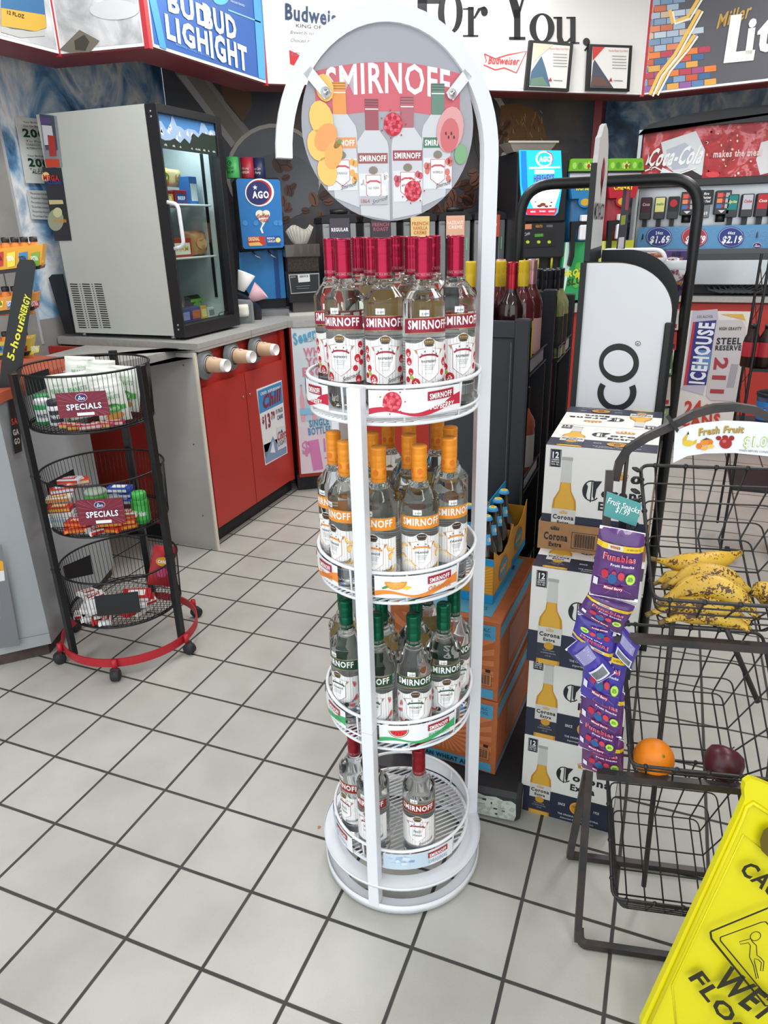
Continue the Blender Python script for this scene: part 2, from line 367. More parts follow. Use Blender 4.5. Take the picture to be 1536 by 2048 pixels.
mb.add(tube(pts, 0, sec=sq(.0135, .0115), up=(-math.sin(A34), math.cos(A34), 0)), 'white enamel'); mb.obj('hoop', rack)
# baskets
def basket(z_top, z_bot, name):
    mb = MB(); r1, r0 = .1665, .1625
    mb.add(tube(ring(r1, z_top, 64), .0038, 8, True), 'white wire', True); mb.add(tube(ring(r1 - .001, z_top - .052, 64), .0026, 6, True), 'white wire', True)
    mb.add(tube(ring(r0, z_bot, 64), .0035, 8, True), 'white wire', True)
    for k in range(-14, 15):
        y = k * .0112; h = math.sqrt(max(0, r0 * r0 - y * y)); c, d = math.cos(A34 + .25), math.sin(A34 + .25)
        mb.add(tube([(-h * c - y * d, -h * d + y * c, z_bot + .003), (h * c - y * d, h * d + y * c, z_bot + .003)], .0019, 6), 'white wire', True)
    for t in (-PI / 2, PI / 6, PI * 5 / 6):
        c, d = math.cos(t), math.sin(t); mb.add(tube([(c * .155, d * .155, z_bot - .002), (-c * .04, -d * .04, z_bot - .002)], .0025, 6), 'white wire', True)
    for k in range(9):
        t = 2 * PI * k / 9 + .3; c, d = math.cos(t), math.sin(t)
        mb.add(tube([(c * r0, d * r0, z_bot), (c * r1, d * r1, z_top)], .0024, 6), 'white wire', True)
    for ang in (-90, 34, 152):
        t = math.radians(ang); mb.add(box(r1 - .004, .173, -.012, .012, z_top - .004, z_top), 'white enamel', False, tr(rz=t))
    return mb.obj(name, rack)
def fruit_art(a, kind, x, y, s, l=2):
    rr = random.Random(3)
    if kind == 'rasp':
        a.ell(x, y, s, s * 1.1, '#c9263c', l, 18)
        for i in range(26):
            t = i * 2.4; q = s * .9 * math.sqrt(i / 26); a.ell(x + q * math.cos(t), y + q * 1.08 * math.sin(t), s * .2, s * .2, ('#dd4a5e', '#e2687a', '#b81c33')[i % 3], l + 1, 8)
        for i in range(7): t = i * .9; a.ell(x + s * 1.35 * math.cos(t), y + s * 1.3 * math.sin(t), s * .09, s * .09, '#c9263c', l, 6)
    elif kind == 'orange':
        a.poly([(x + s * 1.3 * math.cos(t), y + s * 1.0 * math.sin(t)) for t in [PI + PI * i / 12 for i in range(13)]], '#f08a2c', l)
        a.poly([(x + s * 1.1 * math.cos(t), y - s * .06 + s * .82 * math.sin(t)) for t in [PI + PI * i / 12 for i in range(13)]], '#f7a83f', l + 1)
        for i in range(1, 7): t = PI + PI * i / 7; a.line([(x, y - s * .1), (x + s * math.cos(t), y + s * .75 * math.sin(t))], s * .05, '#fbd08a', l + 2)
        a.poly([(x + s * 1.1, y - s * .5), (x + s * 1.9, y - s * .75), (x + s * 1.3, y - s * 1.1), (x + s * .7, y - s * .9)], '#f7d04a', l); a.ell(x - s * 1.2, y - s * .7, s * .5, s * .16, '#3f9a4a', l, 8, .4)
    elif kind == 'melon':
        a.poly([(x + s * 1.3 * math.cos(t), y + s * 1.1 * math.sin(t)) for t in [PI * 1.02 + PI * i / 12 for i in range(13)]], '#3f8f4d', l)
        a.poly([(x + s * 1.18 * math.cos(t), y + s * .98 * math.sin(t)) for t in [PI * 1.02 + PI * i / 12 for i in range(13)]], '#f3e3d4', l + 1)
        a.poly([(x + s * 1.08 * math.cos(t), y + s * .86 * math.sin(t)) for t in [PI * 1.02 + PI * i / 12 for i in range(13)]], '#d8303a', l + 2)
        for i in range(4): a.ell(x - s * .55 + i * s * .35, y - s * (.3 + .15 * (i % 2)), s * .06, s * .1, '#2a1a18', l + 3, 6)
    elif kind == 'ice':
        for i in range(14):
            t = rr.uniform(0, 3); q = rr.uniform(.3, .8) * s; cx, cy_ = x + rr.uniform(-1.6, 1.6) * s, y + rr.uniform(-.6, .6) * s
            a.poly([(cx + q * math.cos(t + k), cy_ + q * .6 * math.sin(t + k)) for k in (0, 1.5, 3, 4.4)], ('#a9c4de', '#c7dbec', '#86aacd', '#dde9f4')[i % 4], l + (i % 2))
STRIPS = {'rasp': ('RASPBERRY', '#c62843', '#c62843'), 'orange': ('ORANGE', '#ef8f3d', '#d98a4a'), 'melon': ('WATERMELON', '#3fae6a', '#57b07a'), 'ice': ('ORIGINAL', '#b8d0e6', '#9db9d2')}
def strip_card(kind, r, z0, z1, t0, t1):
    W = (t1 - t0) * r; H = z1 - z0; a = Art(); a.rect(0, 0, W, H, '#f3f3f6', 0, 24); nm, c1, c2 = STRIPS[kind]
    if kind == 'ice': a.rect(.001, .001, W * .62, H - .001, '#c9dcec', 1, 12)
    a.rect(0, 0, W, H, c1, 1, 24, 1, bot=lambda x: H * (.06 + .12 * math.sin(x / W * 9)) + H * .5 * max(0, x / W - .78), top=lambda x: H * (.22 + .14 * math.sin(x / W * 9 + .5)) + H * 2.2 * max(0, x / W - .78)) if kind != 'ice' else None
    fruit_art(a, kind, W * .24, H * .55 if kind in ('rasp', 'ice') else H * .75, H * .36, 3)
    x0, x1 = W * .60, W * .90
    a.rect(x0, H * .52, x1, H * .90, '#a81c33', 5, 8, 1, bot=lambda x: H * (.52 + .06 * (x - x0) / (x1 - x0)), top=lambda x: H * (.86 + .06 * (x - x0) / (x1 - x0)))
    a.text('SMIRNOFF', (x0 + x1) / 2, H * .60, H * .20, '#ffffff', 6, bold=.03, w=(x1 - x0) * .86, rot=.06)
    a.text(nm, (x0 + x1) / 2, H * .18, H * .22, '#ffffff' if kind == 'rasp' else c2, 6, bold=.02, w=(x1 - x0) * 1.0, shear=.15)
    mb = MB(); am = (t0 + t1) / 2; a2 = Art(); a2.i = [([(p[0] - W / 2, p[1]) for p in v], f, m, l) for v, f, m, l in a.i]
    a2.put(mb, wrap(r, z0, am, .00035)); return mb
TIERS = ((1.243, 1.176, 'rasp'), (.8835, .8165, 'orange'), (.5325, .4600, 'melon'), (.1702, .1180, 'ice'))
for zt, zb, kd in TIERS:
    b = basket(zt, zb, 'basket')
    # angles measured from the -y axis, to the right
    for t0, t1 in ((.10, 1.12), (-1.42, -.40 - .0), (2.2, 3.2)):
        o = strip_card(kd, .1712, zt - .050, zt - .004, t0, t1).obj('label_strip', b)
# round sign
sa = Art(); R0 = .151
sa.ell(0, 0, R0, R0, '#a6a6ae', 0, 64)  # base grey set darker to stand in for shade on the backlit disc
bandc = '#cf6773'
def arcband(x0, x1, y0, y1, m, l, n=16, k=-.014, dx=0): sa.rect(x0, y0, x1, y1, m, l, n, 1, bot=lambda x: y0 + k * (x / .12) ** 2 + dx * x, top=lambda x: y1 + k * (x / .12) ** 2 + dx * x)
arcband(-.126, .126, .022, .094, bandc, 1)
sa.text('SMIRNOFF', 0, .040, .042, '#eee8ea', 2, bold=.02, w=.215, arc=.010)
def mini(x, cap, band, nm, fr, sc=1.0, y0=-.150):
    w2 = .0285 * sc; g = '#cfd0d5'
    sa.poly([(x - w2, y0), (x + w2, y0), (x + w2, y0 + .118), (x + w2 * .92, y0 + .128), (x + .012, y0 + .146), (x - .012, y0 + .146), (x - w2 * .92, y0 + .128), (x - w2, y0 + .118)], g, 3)
    sa.rect(x - .0115, y0 + .145, x + .0115, y0 + .192, cap, 4); sa.rect(x - .0115, y0 + .176, x + .0115, y0 + .1775, '#ffffff', 5)
    for q in (.182, .186, .19): sa.rect(x - .0115, y0 + q, x + .0115, y0 + q + .0006, '#3a3a40', 5)
    sa.rect(x - w2 * .92, y0 + .094, x + w2 * .92, y0 + .110, band, 5); sa.text('SMIRNOFF', x, y0 + .0975, .0085, '#ffffff', 6, w=w2 * 1.66, bold=.03)
    sa.rect(x - w2 * .92, y0 + .028, x + w2 * .92, y0 + .078, '#e2e3e6', 5)
    for i in range(8):
        r = random.Random(i + len(nm)); sa.ell(x + r.choice((-1, 1)) * w2 * r.uniform(.55, .85), y0 + r.uniform(.032, .076), .0048, .006, fr, 6, 8)
    sa.poly([(x - .0135, y0 + .076), (x + .0135, y0 + .076), (x + .0135, y0 + .044), (x, y0 + .034), (x - .0135, y0 + .044)], '#c86a62', 6); sa.poly([(x - .0125, y0 + .075), (x + .0125, y0 + .075), (x + .0125, y0 + .0445), (x, y0 + .0355), (x - .0125, y0 + .0445)], '#f6f6f7', 7)
    sa.ell(x, y0 + .083, .008, .0065, '#8a8174', 7, 10); sa.line([(x - .012, y0 + .063), (x - .006, y0 + .066), (x + .006, y0 + .066), (x + .012, y0 + .063)], .003, '#c85a62', 8)
    sa.text(nm, x, y0 + .053, .004, '#55565c', 8, w=min(.019, .003 * len(nm))); sa.text('Smirnoff', x + .010, y0 + .032, .007, '#4a4a50', 9, shear=.5, rot=.25, w=.028)
mini(-.086, '#e89a55', '#e39a62', 'ORANGE', '#f0b060', y0=-.128); mini(.024 + .062, '#6a8a7c', '#4f7f63', 'WATERMELON', '#d77a72', y0=-.128)
mini(.031, '#b06a74', '#a04a52', 'RASPBERRY', '#cc5f6c', y0=-.148); mini(-.031, '#a25560', '#9c5a58', 'No21 VODKA', '#efeff1', y0=-.152, sc=1.0)
sa.rect(-.056, -.112 - .012, -.006, -.104 - .006, '#b9b9bf', 9); sa.text('1864', -.047, -.121, .006, '#b04a50', 10)
# fruit splashes, trimmed to stay on the disc
for x, y, s in ((.006, .002, .020), (.040, -.103, .019)): fruit_art(sa, 'rasp', x + .0, y, s * .82, 9)
for (x, y, r_) in ((-.118, .010, .020), (-.126, -.03, .018), (-.112, -.070, .017), (-.110, .055, .015)): sa.ell(x, y, r_, r_ * 1.35, '#f1c56c', 10, 14, .2)
sa.ell(-.112, -.018, .024, .017, '#eba060', 11, 14, .9); sa.ell(-.100, -.045, .022, .015, '#f0ad62', 12, 14, 1.2); sa.ell(-.092, -.028, .009, .005, '#6f9a5e', 12, 10, .8)
sa.ell(.108, -.006, .024, .036, '#dda0a2', 10, 18, -.2); sa.ell(.107, -.015, .017, .027, '#cf6f72', 11, 16, -.1); sa.ell(.128, -.045, .012, .016, '#7fae7f', 10, 10)
for i in range(4): sa.ell(.100 + i * .005, -.012 - .006 * (i % 2), .0018, .003, '#5a3338', 12, 6)
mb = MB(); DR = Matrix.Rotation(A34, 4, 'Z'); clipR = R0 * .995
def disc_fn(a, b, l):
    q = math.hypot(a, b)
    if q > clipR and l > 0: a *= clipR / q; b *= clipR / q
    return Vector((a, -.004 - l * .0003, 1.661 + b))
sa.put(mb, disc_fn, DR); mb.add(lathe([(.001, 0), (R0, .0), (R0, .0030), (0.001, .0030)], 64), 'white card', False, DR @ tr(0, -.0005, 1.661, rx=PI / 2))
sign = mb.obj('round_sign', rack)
for sx in (-1, 1):
    mb = MB(); t = PI * (.5 - sx * .285); ex, ez = .175 * math.cos(t), 1.612 + .203 * math.sin(t); ix, iz = ex * .80, ez - .030
    d = Vector((ix - ex, 0, iz - ez)); L_ = d.length; an = math.atan2(d.z, d.x)
    mb.add(box(-.002, L_ + .006, -.0085, .0085, -.001, .001), 'white enamel', False, DR @ tr(ex, -.0105, ez, ry=-an) @ tr(rx=PI / 2))
    mb.add(cyl(.0085, -.001, .001, 16), 'white enamel', True, DR @ tr(ix, -.0105, iz, rx=PI / 2)); mb.add(cyl(.0040, 0, .003, 12), 'chrome', True, DR @ tr(ix, -.0110, iz, rx=PI / 2))
    mb.obj('sign_bracket', rack)
# ------------------------------------------------------------------ vodka bottles
M('cap pink', '#a5203f', .24, .75); M('cap orange', '#ee9526', .38, .15); M('cap green', '#0d5f45', .26, .65); M('cap red', '#8e1a26', .32, .5); M('silver label', '#8b8d91', .35, .6)
FL = {'rasp': dict(cap='cap pink', band='#92193a', name='RASPBERRY', rib='#9c1f3c', fr='#cf2433', crown='#7c6444'),
      'orange': dict(cap='cap orange', band='#ee9226', name='ORANGE', rib='#e98f2a', fr='#f5ae3a', crown='#3a3030'),
      'melon': dict(cap='cap green', band='#234a38', name='WATERMELON', rib='#2b5a44', fr='#d84a52', crown='#5a4234'),
      'ice': dict(cap='cap red', band='#8c1c20', name='', rib='#9a2830', fr=None, crown='#6e5c3a')}
BR = .0380
def bottle_glass():
    p = [(.0005, .003), (.026, .0015), (.0325, .001), (.0358, .004), (BR, .010), (BR, .196), (BR - .0008, .2005), (.0335, .205), (.0275, .2125), (.0222, .219), (.0188, .2235), (.0182, .226), (.0188, .2285), (.0165, .231), (.0142, .234), (.0142, .2405), (.0005, .2410)]
    return MB().add(lathe(p, 40), 'glass', True)
def bottle_cap(m):
    p = [(.0150, .2345), (.0155, .236), (.0155, .262), (.0148, .2635), (.0158, .2655), (.0149, .2685), (.0158, .2710), (.0150, .2730), (.0156, .2750), (.0156, .2855)]
    for z in (.2875, .2915, .2955): p += [(.0148, z), (.0160, z + .0018)]
    p += [(.0156, .2995), (.0146, .3015), (.0005, .3015)]
    p = [(r * .955, z) for r, z in p]; mb = MB().add(lathe(p, 28), m, True); a = Art()
    a.rect(-.048, .2445, .048, .2447, '#d7a7ae' if m != 'cap orange' else '#f7c06a', 1, 26); a.rect(-.048, .2393, .048, .2395, '#d7a7ae' if m != 'cap orange' else '#f7c06a', 1, 26)
    for k in range(5): a.text('NO.21 SINCE', -.04 + k * .02, .2405, .0032, '#d7a7ae' if m != 'cap orange' else '#d96a1e', 1, w=.017)
    if m == 'cap orange':
        for k in range(5): a.ell(-.04 + k * .02, .2545, .0055, .0062, '#e2761d', 1, 10)
    a.put(mb, wrap(.0150, 0, 0)); return mb
def bottle_label(kind):
    f = FL[kind]; a = Art(); hw = .0485
    a.rect(-hw, 0, hw, 0, '#c9a25e', 0, 18, 1, bot=lambda x: .1475 - 1.2 * x * x, top=lambda x: .1735 - 1.2 * x * x)
    a.rect(-hw, 0, hw, 0, f['band'], 1, 18, 1, bot=lambda x: .1487 - 1.2 * x * x, top=lambda x: .1723 - 1.2 * x * x)
    a.text('SMIRNOFF', 0, .1538, .0138, '#f7f4f2', 2, bold=.03, w=.078, arc=.0012)
    top = lambda x: .1300 + .0100 * math.exp(-(x / .013) ** 2) if abs(x) < .03 else .1300
    a.rect(-hw, .053, hw, .13, '#f4f2f1', 0, 28, 1, top=top)
    r = random.Random(5)
    if kind == 'rasp':
        for x, y, s in ((-.040, .113, .0065), (-.038, .098, .0065), (-.034, .080, .0058), (-.024, .0605, .0085), (-.041, .066, .005), (.040, .120, .0055), (.033, .096, .0068), (.028, .078, .0052), (.041, .088, .005), (.034, .0575, .0065), (.043, .105, .005)):
            a.ell(x, y, s, s * 1.12, f['fr'], 1, 12)
            for k in range(9): t = k * 2.4; q = s * .75 * math.sqrt(k / 9); a.ell(x + q * math.cos(t), y + q * math.sin(t), s * .16, s * .16, '#b81f2e', 2, 5)
        a.poly([(-.036, .075), (-.031, .074), (-.027, .070), (-.030, .066), (-.035, .067)], '#9cc24a', 1)
    elif kind == 'orange':
        for x, y, s, t in ((-.036, .104, .011, .6), (-.026, .068, .0145, -.3), (.036, .112, .010, 2.6), (.034, .070, .011, 3.4), (-.040, .084, .008, 0), (.038, .092, .009, 1.2)):
            a.poly([(x + s * math.cos(t + PI * i / 10), y + s * math.sin(t + PI * i / 10)) for i in range(11)], '#f2a52e', 1); a.poly([(x + s * .85 * math.cos(t + PI * i / 10), y + s * .85 * math.sin(t + PI * i / 10)) for i in range(11)], '#f9d06a', 2)
            for i in range(1, 5): q = t + PI * i / 5; a.line([(x, y), (x + s * .8 * math.cos(q), y + s * .8 * math.sin(q))], s * .07, '#fdf0c8', 3)
    elif kind == 'melon':
        for x, y, s, t in ((-.036, .104, .008, 4.4), (-.038, .088, .009, 3.6), (-.028, .066, .012, 3.3), (.036, .110, .008, 5), (.038, .076, .009, 4.2), (.032, .060, .009, 3.3), (-.040, .120, .006, 1)):
            a.poly([(x + s * math.cos(t + PI * i / 8), y + s * math.sin(t + PI * i / 8)) for i in range(9)], '#3a6a48', 1); a.poly([(x + s * .88 * math.cos(t + PI * i / 8), y + s * .88 * math.sin(t + PI * i / 8)) for i in range(9)], '#f2e6dc', 2)
            a.poly([(x + s * .78 * math.cos(t + PI * i / 8), y + s * .78 * math.sin(t + PI * i / 8)) for i in range(9)], '#d8555c', 3)
        for x, y in ((-.018, .062), (.020, .058)): a.ell(x, y, .006, .006, '#2f4a3a', 1, 10)
    else: a.ring(.030, .098, .004, .0045, .0004, '#b8b4b0', 1, 12)
    # shield, ribbon, crown
    sh = lambda k: [(-.0225 * k, .1195), (-.010, .122), (.010, .122), (.0225 * k, .1195), (.0195 * k, .110), (.0190 * k, .078), (.010 * k, .0715 - .001 * k), (0, .066 - .002 * k), (-.010 * k, .0715 - .001 * k), (-.0190 * k, .078), (-.0195 * k, .110)]
    a.poly(sh(1.0), f['rib'], 4); a.poly([(x * .955, y + .0006 * (1 if y < .1 else -1)) for x, y in sh(1.0)], '#f7f5f4', 5)
    for sx in (-1, 1): a.poly([(sx * .0215, .1185), (sx * .0275, .1195), (sx * .0215, .111)], '#b98a62', 4); a.ell(sx * .013, .112, .0014, .0016, '#6b6f78', 6, 6); a.ell(sx * .0075, .1165, .0014, .0016, '#6b6f78', 6, 6)
    a.line([(-.0170, .1060), (-.012, .1095), (-.004, .1110), (.004, .1110), (.012, .1095), (.0170, .1060)], .0032, f['rib'], 6)
    a.poly([(-.0085, .1285), (-.0095, .1340), (-.006, .1375), (0, .1385), (.006, .1375), (.0095, .1340), (.0085, .1285)], f['crown'], 6); a.ell(0, .1270, .0080, .0022, '#4a4238', 6, 10)
    for i in range(5): a.ell(-.0062 + i * .0031, .1335, .0010, .0013, '#c8a873', 7, 6)
    if kind == 'ice': a.text('No21', 0, .0920, .0072, '#30343c', 6, w=.0165); a.text('VODKA', 0, .0815, .0042, '#30343c', 6, w=.021, bold=.01)
    else:
        a.text(f['name'], 0, .0975, .0040, '#3a3d44', 6, w=.0265, bold=.01)
        for k, t in enumerate(('VODKA INFUSED', 'WITH NATURAL', 'FLAVORS')): a.text(t, 0, .0915 - k * .0034, .0020, '#8b8e95', 6, w=.021 - k * .003)
        a.text('The Smirnoff Co', 0, .0775, .0018, '#9b9ea5', 6, w=.016, shear=.3)
    a.text('Smirnoff', .0190, .0590, .0078, '#3b3d44', 8, w=.034, shear=.55, rot=.30); a.line([(.004, .0575), (.036, .066)], .0005, '#3b3d44', 8)
    a.rect(-.041, .028, .041, .0475, 'silver label', 0, 16); a.rect(-.041, .0455, .041, .0462, '#d8d8da', 1, 16)
    a.text('GLUTEN FREE   TRIPLE DISTILLED', .004, .0490, .0016, '#3a3b40', 1, w=.05); a.ring(-.027, .038, .005, .005, .0006, '#3b3c42', 1, 14); a.line([(-.016, .031), (-.016, .045)], .0004, '#3b3c42', 1)
    a.lines(-.012, .034, .032, .043, 4, .0012, '#55575d', 1, 3)
    mb = MB(); a.put(mb, wrap(BR, 0, 0, .00022))
    b = Art(); b.rect(-.027, .052, .027, .138, '#eceae8', 0, 12)
    b.lines(-.023, .023, .072, .132, 14, .0014, '#8d8f96', 1, 8)
    for k in range(16): b.rect(-.02 + k * .0017, .055, -.02 + k * .0017 + .0009, .066, '#303238', 1)
    b.put(mb, wrap(BR, 0, PI, .00022)); return mb
def sticker():
    a = Art(); a.rect(-.0085, -.0052, .0085, .0052, '#f6f6f6', 0, 4); a.text('$14.99', .001, -.0030, .0036, '#26272b', 1, w=.011); return a
PROTO = {}
def make_bottle(kind):
    t = thing('vodka_bottle', '', 'bottle', (0, 0, -5)); bottle_glass().obj('glass_body', t); bottle_cap(FL[kind]['cap']).obj('screw_cap', t); bottle_label(kind).obj('paper_label', t)
    mb = MB(); a = sticker(); a2 = Art(); a2.i = [([(p[0] - .008, p[1] + .181) for p in v], f, m, l) for v, f, m, l in a.i]; a2.put(mb, wrap(BR, 0, 0, .00035)); mb.obj('price_sticker', t); return t
GRP = {'rasp': 'magenta capped raspberry vodka bottles on the top tier', 'orange': 'orange capped vodka bottles on the second tier', 'melon': 'green capped watermelon vodka bottles on the third tier', 'ice': 'red capped plain vodka bottles on the bottom tier'}
B1 = [(-0.1237, 0.0044, -8, 'leftmost magenta capped raspberry vodka bottle, its label cut off by its neighbour'), (-0.0696, -0.0612, -20, 'magenta capped raspberry vodka bottle second from left on the top tier'),
      (-0.0473, 0.0185, 170, 'magenta capped bottle behind the two left front raspberry vodkas'), (0.0070, -0.0587, 0, 'magenta capped raspberry vodka bottle at front centre, above the front post'),
      (-0.0975, 0.0763, 150, 'magenta capped bottle at the left rear of the top tier'), (-0.0339, 0.1191, 90, 'magenta capped bottle at the rear centre of the top tier'),
      (0.0258, 0.0415, 200, 'magenta capped bottle in the middle of the top tier'), (0.0426, 0.1162, 120, 'magenta capped bottle at the rear, just behind the middle one'),
      (0.0859, -0.0714, 14, 'magenta capped raspberry vodka bottle at front right with sticker over its red band'), (0.1237, -0.0048, 24, 'rightmost magenta capped raspberry vodka bottle beside the right post'),
      (0.1029, 0.0689, 60, 'magenta capped bottle half hidden behind the rightmost raspberry vodka')]
B2 = [(-0.1131, -0.0502, -38, 'orange capped vodka bottle at far left edge of the second tier'), (-0.0619, -0.1072, -52, 'orange capped vodka bottle left of the front post, showing plain side glass'),
      (-0.0872, 0.0218, 150, 'orange capped bottle behind the left post gap, second tier rear left'), (-0.0360, -0.0351, 100, 'orange capped bottle almost hidden behind the front post, second tier'),
      (0.0130, -0.1231, -22, 'orange capped vodka bottle just right of the front post'), (-0.0479, 0.0876, 170, 'orange capped bottle at the rear, seen past the front post'),
      (0.0151, 0.0441, 190, 'orange capped bottle third row back on the second tier'), (0.0403, -0.0283, 140, 'orange capped bottle directly behind the front centre orange vodka'),
      (0.0830, -0.0919, 6, 'orange capped vodka bottle at front centre right with a sticker on bare glass'), (0.0550, 0.1094, 160, 'orange capped bottle at the rear right of the second tier'),
      (0.1016, 0.0486, 160, 'orange capped bottle behind the right front orange vodka'), (0.1211, -0.0255, 26, 'orange capped vodka bottle at right front, an orange label glowing through its shoulder')]
B3 = [(-0.0862, -0.0888, -42, 'green capped watermelon vodka bottle at front left of the third tier'), (-0.1220, -0.0211, 150, 'green capped bottle behind the front left watermelon vodka'),
      (-0.0012, -0.1238, -22, 'green capped watermelon vodka bottle behind the front post of the third tier'), (-0.0204, -0.0496, 176, 'green capped bottle with its lined back label turned forward'),
      (0.0719, -0.1008, 4, 'green capped watermelon vodka bottle at front centre right of the third tier'), (0.0460, -0.0115, 100, 'green capped bottle behind the front centre watermelon vodka'),
      (0.1174, -0.0392, 12, 'green capped watermelon vodka bottle right of the front centre one'), (0.1180, 0.0374, 24, 'green capped watermelon vodka bottle at the right rear by the post'),
      (0.0466, 0.0651, 165, 'green capped bottle in the rear row of the third tier'), (-0.0562, 0.0181, 90, 'green capped bottle in the left rear of the third tier')]
B4 = [(-0.0830, -0.0880, -52, 'red capped plain vodka bottle at the left, seen from its side'), (-0.0240, -0.1210, -24, 'red capped plain vodka bottle half hidden by the front post'), (0.0790, -0.0950, -6, 'red capped plain vodka bottle standing alone at right on the bottom tier')]
for (zt, zb, kd), BL in zip(TIERS, (B1, B2, B3, B4)):
    p0 = make_bottle(kd); PROTO[kd] = p0
    for i, (x, y, a, lab) in enumerate(BL):
        # labels face the customer: turn towards the camera side, then by the bottle's own twist
        rz = math.atan2(CAM.y - (RC[1] + y), CAM.x - (RC[0] + x)) + PI / 2 + math.radians(a)
        loc = (RC[0] + x, RC[1] + y, zb + .0052)
        if i == 0: p0.location = loc; p0.rotation_euler = (0, 0, rz); o = p0
        else: o = dup(p0, loc, rz)
        o['label'] = lab; o['group'] = GRP[kd]
# ------------------------------------------------------------------ room shell
A35 = math.radians(35); DV = Vector((math.cos(A35), math.sin(A35), 0)); DN = Vector((-math.sin(A35), math.cos(A35), 0)); D0 = Vector((.05, 2.13, 0))
def DP(s, o, z=0): return D0 + DV * s + DN * o + Vector((0, 0, z))
def mural_mat(name, cols, sc, dist, obj_scale=(1, 1, 1)):
    m = bpy.data.materials.new(name); m.use_nodes = True; nt = m.node_tree; N = nt.nodes; L = nt.links; b = N['Principled BSDF']; b.inputs['Roughness'].default_value = .4
    tc = N.new('ShaderNodeTexCoord'); mp = N.new('ShaderNodeMapping'); mp.inputs['Scale'].default_value = obj_scale; L.new(tc.outputs['Object'], mp.inputs[0])
    n = N.new('ShaderNodeTexNoise'); n.inputs['Scale'].default_value = sc; n.inputs['Detail'].default_value = 6; n.inputs['Distortion'].default_value = dist; n.inputs['Roughness'].default_value = .55; L.new(mp.outputs[0], n.inputs['Vector'])
    r = N.new('ShaderNodeValToRGB'); e = r.color_ramp.elements; e[0].position = cols[0][0]; e[0].color = lin(cols[0][1]); e[1].position = cols[-1][0]; e[1].color = lin(cols[-1][1])
    for p, c in cols[1:-1]: q = e.new(p); q.color = lin(c)
    L.new(n.outputs['Fac'], r.inputs[0]); L.new(r.outputs[0], b.inputs['Base Color']); MATS[name] = m
mural_mat('ice mural', [(.26, '#2a3d55'), (.36, '#446a92'), (.43, '#77a6cf'), (.49, '#c3d9ea'), (.56, '#fafcfd'), (.64, '#9db8d2'), (.76, '#42658a')], 3.4, .9, (1, 1, .8))
mural_mat('dusk mural', [(.3, '#323238'), (.5, '#42424a'), (.62, '#5a5250'), (.75, '#6b574c')], 2.2, .5)
M('wall dark', '#3b3d42', .6, noise=(3, '#33353a', .3, .7)); M('wall red', '#9c3038', .45, noise=(5, '#8f2a32', .3, .7)); M('board grey', '#9b9b98', .5, noise=(9, '#8f8f8d', .3, .7))
mb = MB().add(box(-.95, -.85, -2.1, 1.25, 0, 2.95), 'board grey').add(box(-.95, -.85, 1.25, 2.476, 0, 1.115), 'board grey').add(box(-.95, -.85, 1.25, 2.476, 1.115, 2.95), 'ice mural')
for y in (.32, .62, .92, 1.10, 1.243): mb.add(box(-.852, -.848, y, y + .006, 1.0, 2.4), '#55565a')
mb.add(box(-.856, -.846, 1.24, 1.252, 1.0, 2.4), '#b9bcc0'); struct('wall_left', mb)
def wallseg(a, b, z0, z1, m, th=.1):
    a, b = Vector(a), Vector(b); d = (b - a).normalized(); n = Vector((-d.y, d.x, 0)); v = []
    for z in (z0, z1): v += [(*(p.to_2d()), z) for p in (a.to_3d(), b.to_3d(), (b + n.to_2d() * th).to_3d(), (a + n.to_2d() * th).to_3d())]
    return v, [(0, 3, 2, 1), (4, 5, 6, 7), (0, 1, 5, 4), (1, 2, 6, 5), (2, 3, 7, 6), (3, 0, 4, 7)]
W0, W1 = DP(-.538, .8), DP(2.232, .8)
mb = MB().add(wallseg(W0.to_2d(), W1.to_2d(), 0, 2.95, 'x'), 'dusk mural')
cm = Pl(DP(0, .8), DV)                        # coffee mural: steel scoop, beans, burlap
cm.poly([(345, 130), (418, 158), (500, 262), (480, 300), (462, 290), (352, 150)], '#8d8276', 1).poly([(355, 150), (372, 152), (470, 285), (463, 296)], '#b5b1ad', 2).poly([(408, 160), (418, 163), (498, 262), (489, 270)], '#9a948c', 2)
cm.ell((548, 345), 96, 98, '#d2c8ba', 2, 30).ell((549, 347), 90, 92, '#787b82', 3, 30).ell((560, 372), 78, 66, '#6b6e75', 4, 24)
cm.ell((985, 265), 34, 78, '#b9afa2', 2, 24).ell((978, 267), 30, 74, '#4a443f', 3, 24)
R_ = random.Random(11)
for (cx, cy_, sx, sy, n, s) in ((575, 330, 30, 24, 3, 17), (565, 390, 50, 44, 9, 12), (630, 280, 14, 60, 12, 11), (520, 420, 60, 20, 5, 12), (760, 330, 140, 130, 90, 15), (900, 400, 60, 60, 40, 15), (1000, 300, 20, 60, 14, 12), (680, 215, 60, 40, 20, 14)):
    for i in range(n):
        x, y, a = cx + R_.uniform(-sx, sx), cy_ + R_.uniform(-sy, sy), R_.uniform(0, PI); u, v = cm.uv(x, y); k = s * .0026 * R_.uniform(.8, 1.15)
        cm.a.ell(u, v, k, k * .68, R_.choice(('#5a3a2c', '#6f4836', '#4a2f26', '#7c5340')), 5 + i % 3, 14, a); cm.a.line([(u - k * .8 * math.cos(a), v - k * .8 * math.sin(a)), (u + k * .2 * math.sin(a), v - k * .2 * math.cos(a)), (u + k * .8 * math.cos(a), v + k * .8 * math.sin(a))], k * .13, '#2b1b16', 8 + i % 3)
cm.poly([(1000, 212), (1030, 206), (1062, 216), (1085, 240), (1092, 275), (1088, 290), (1010, 290), (1000, 255)], '#7a5432', 4)
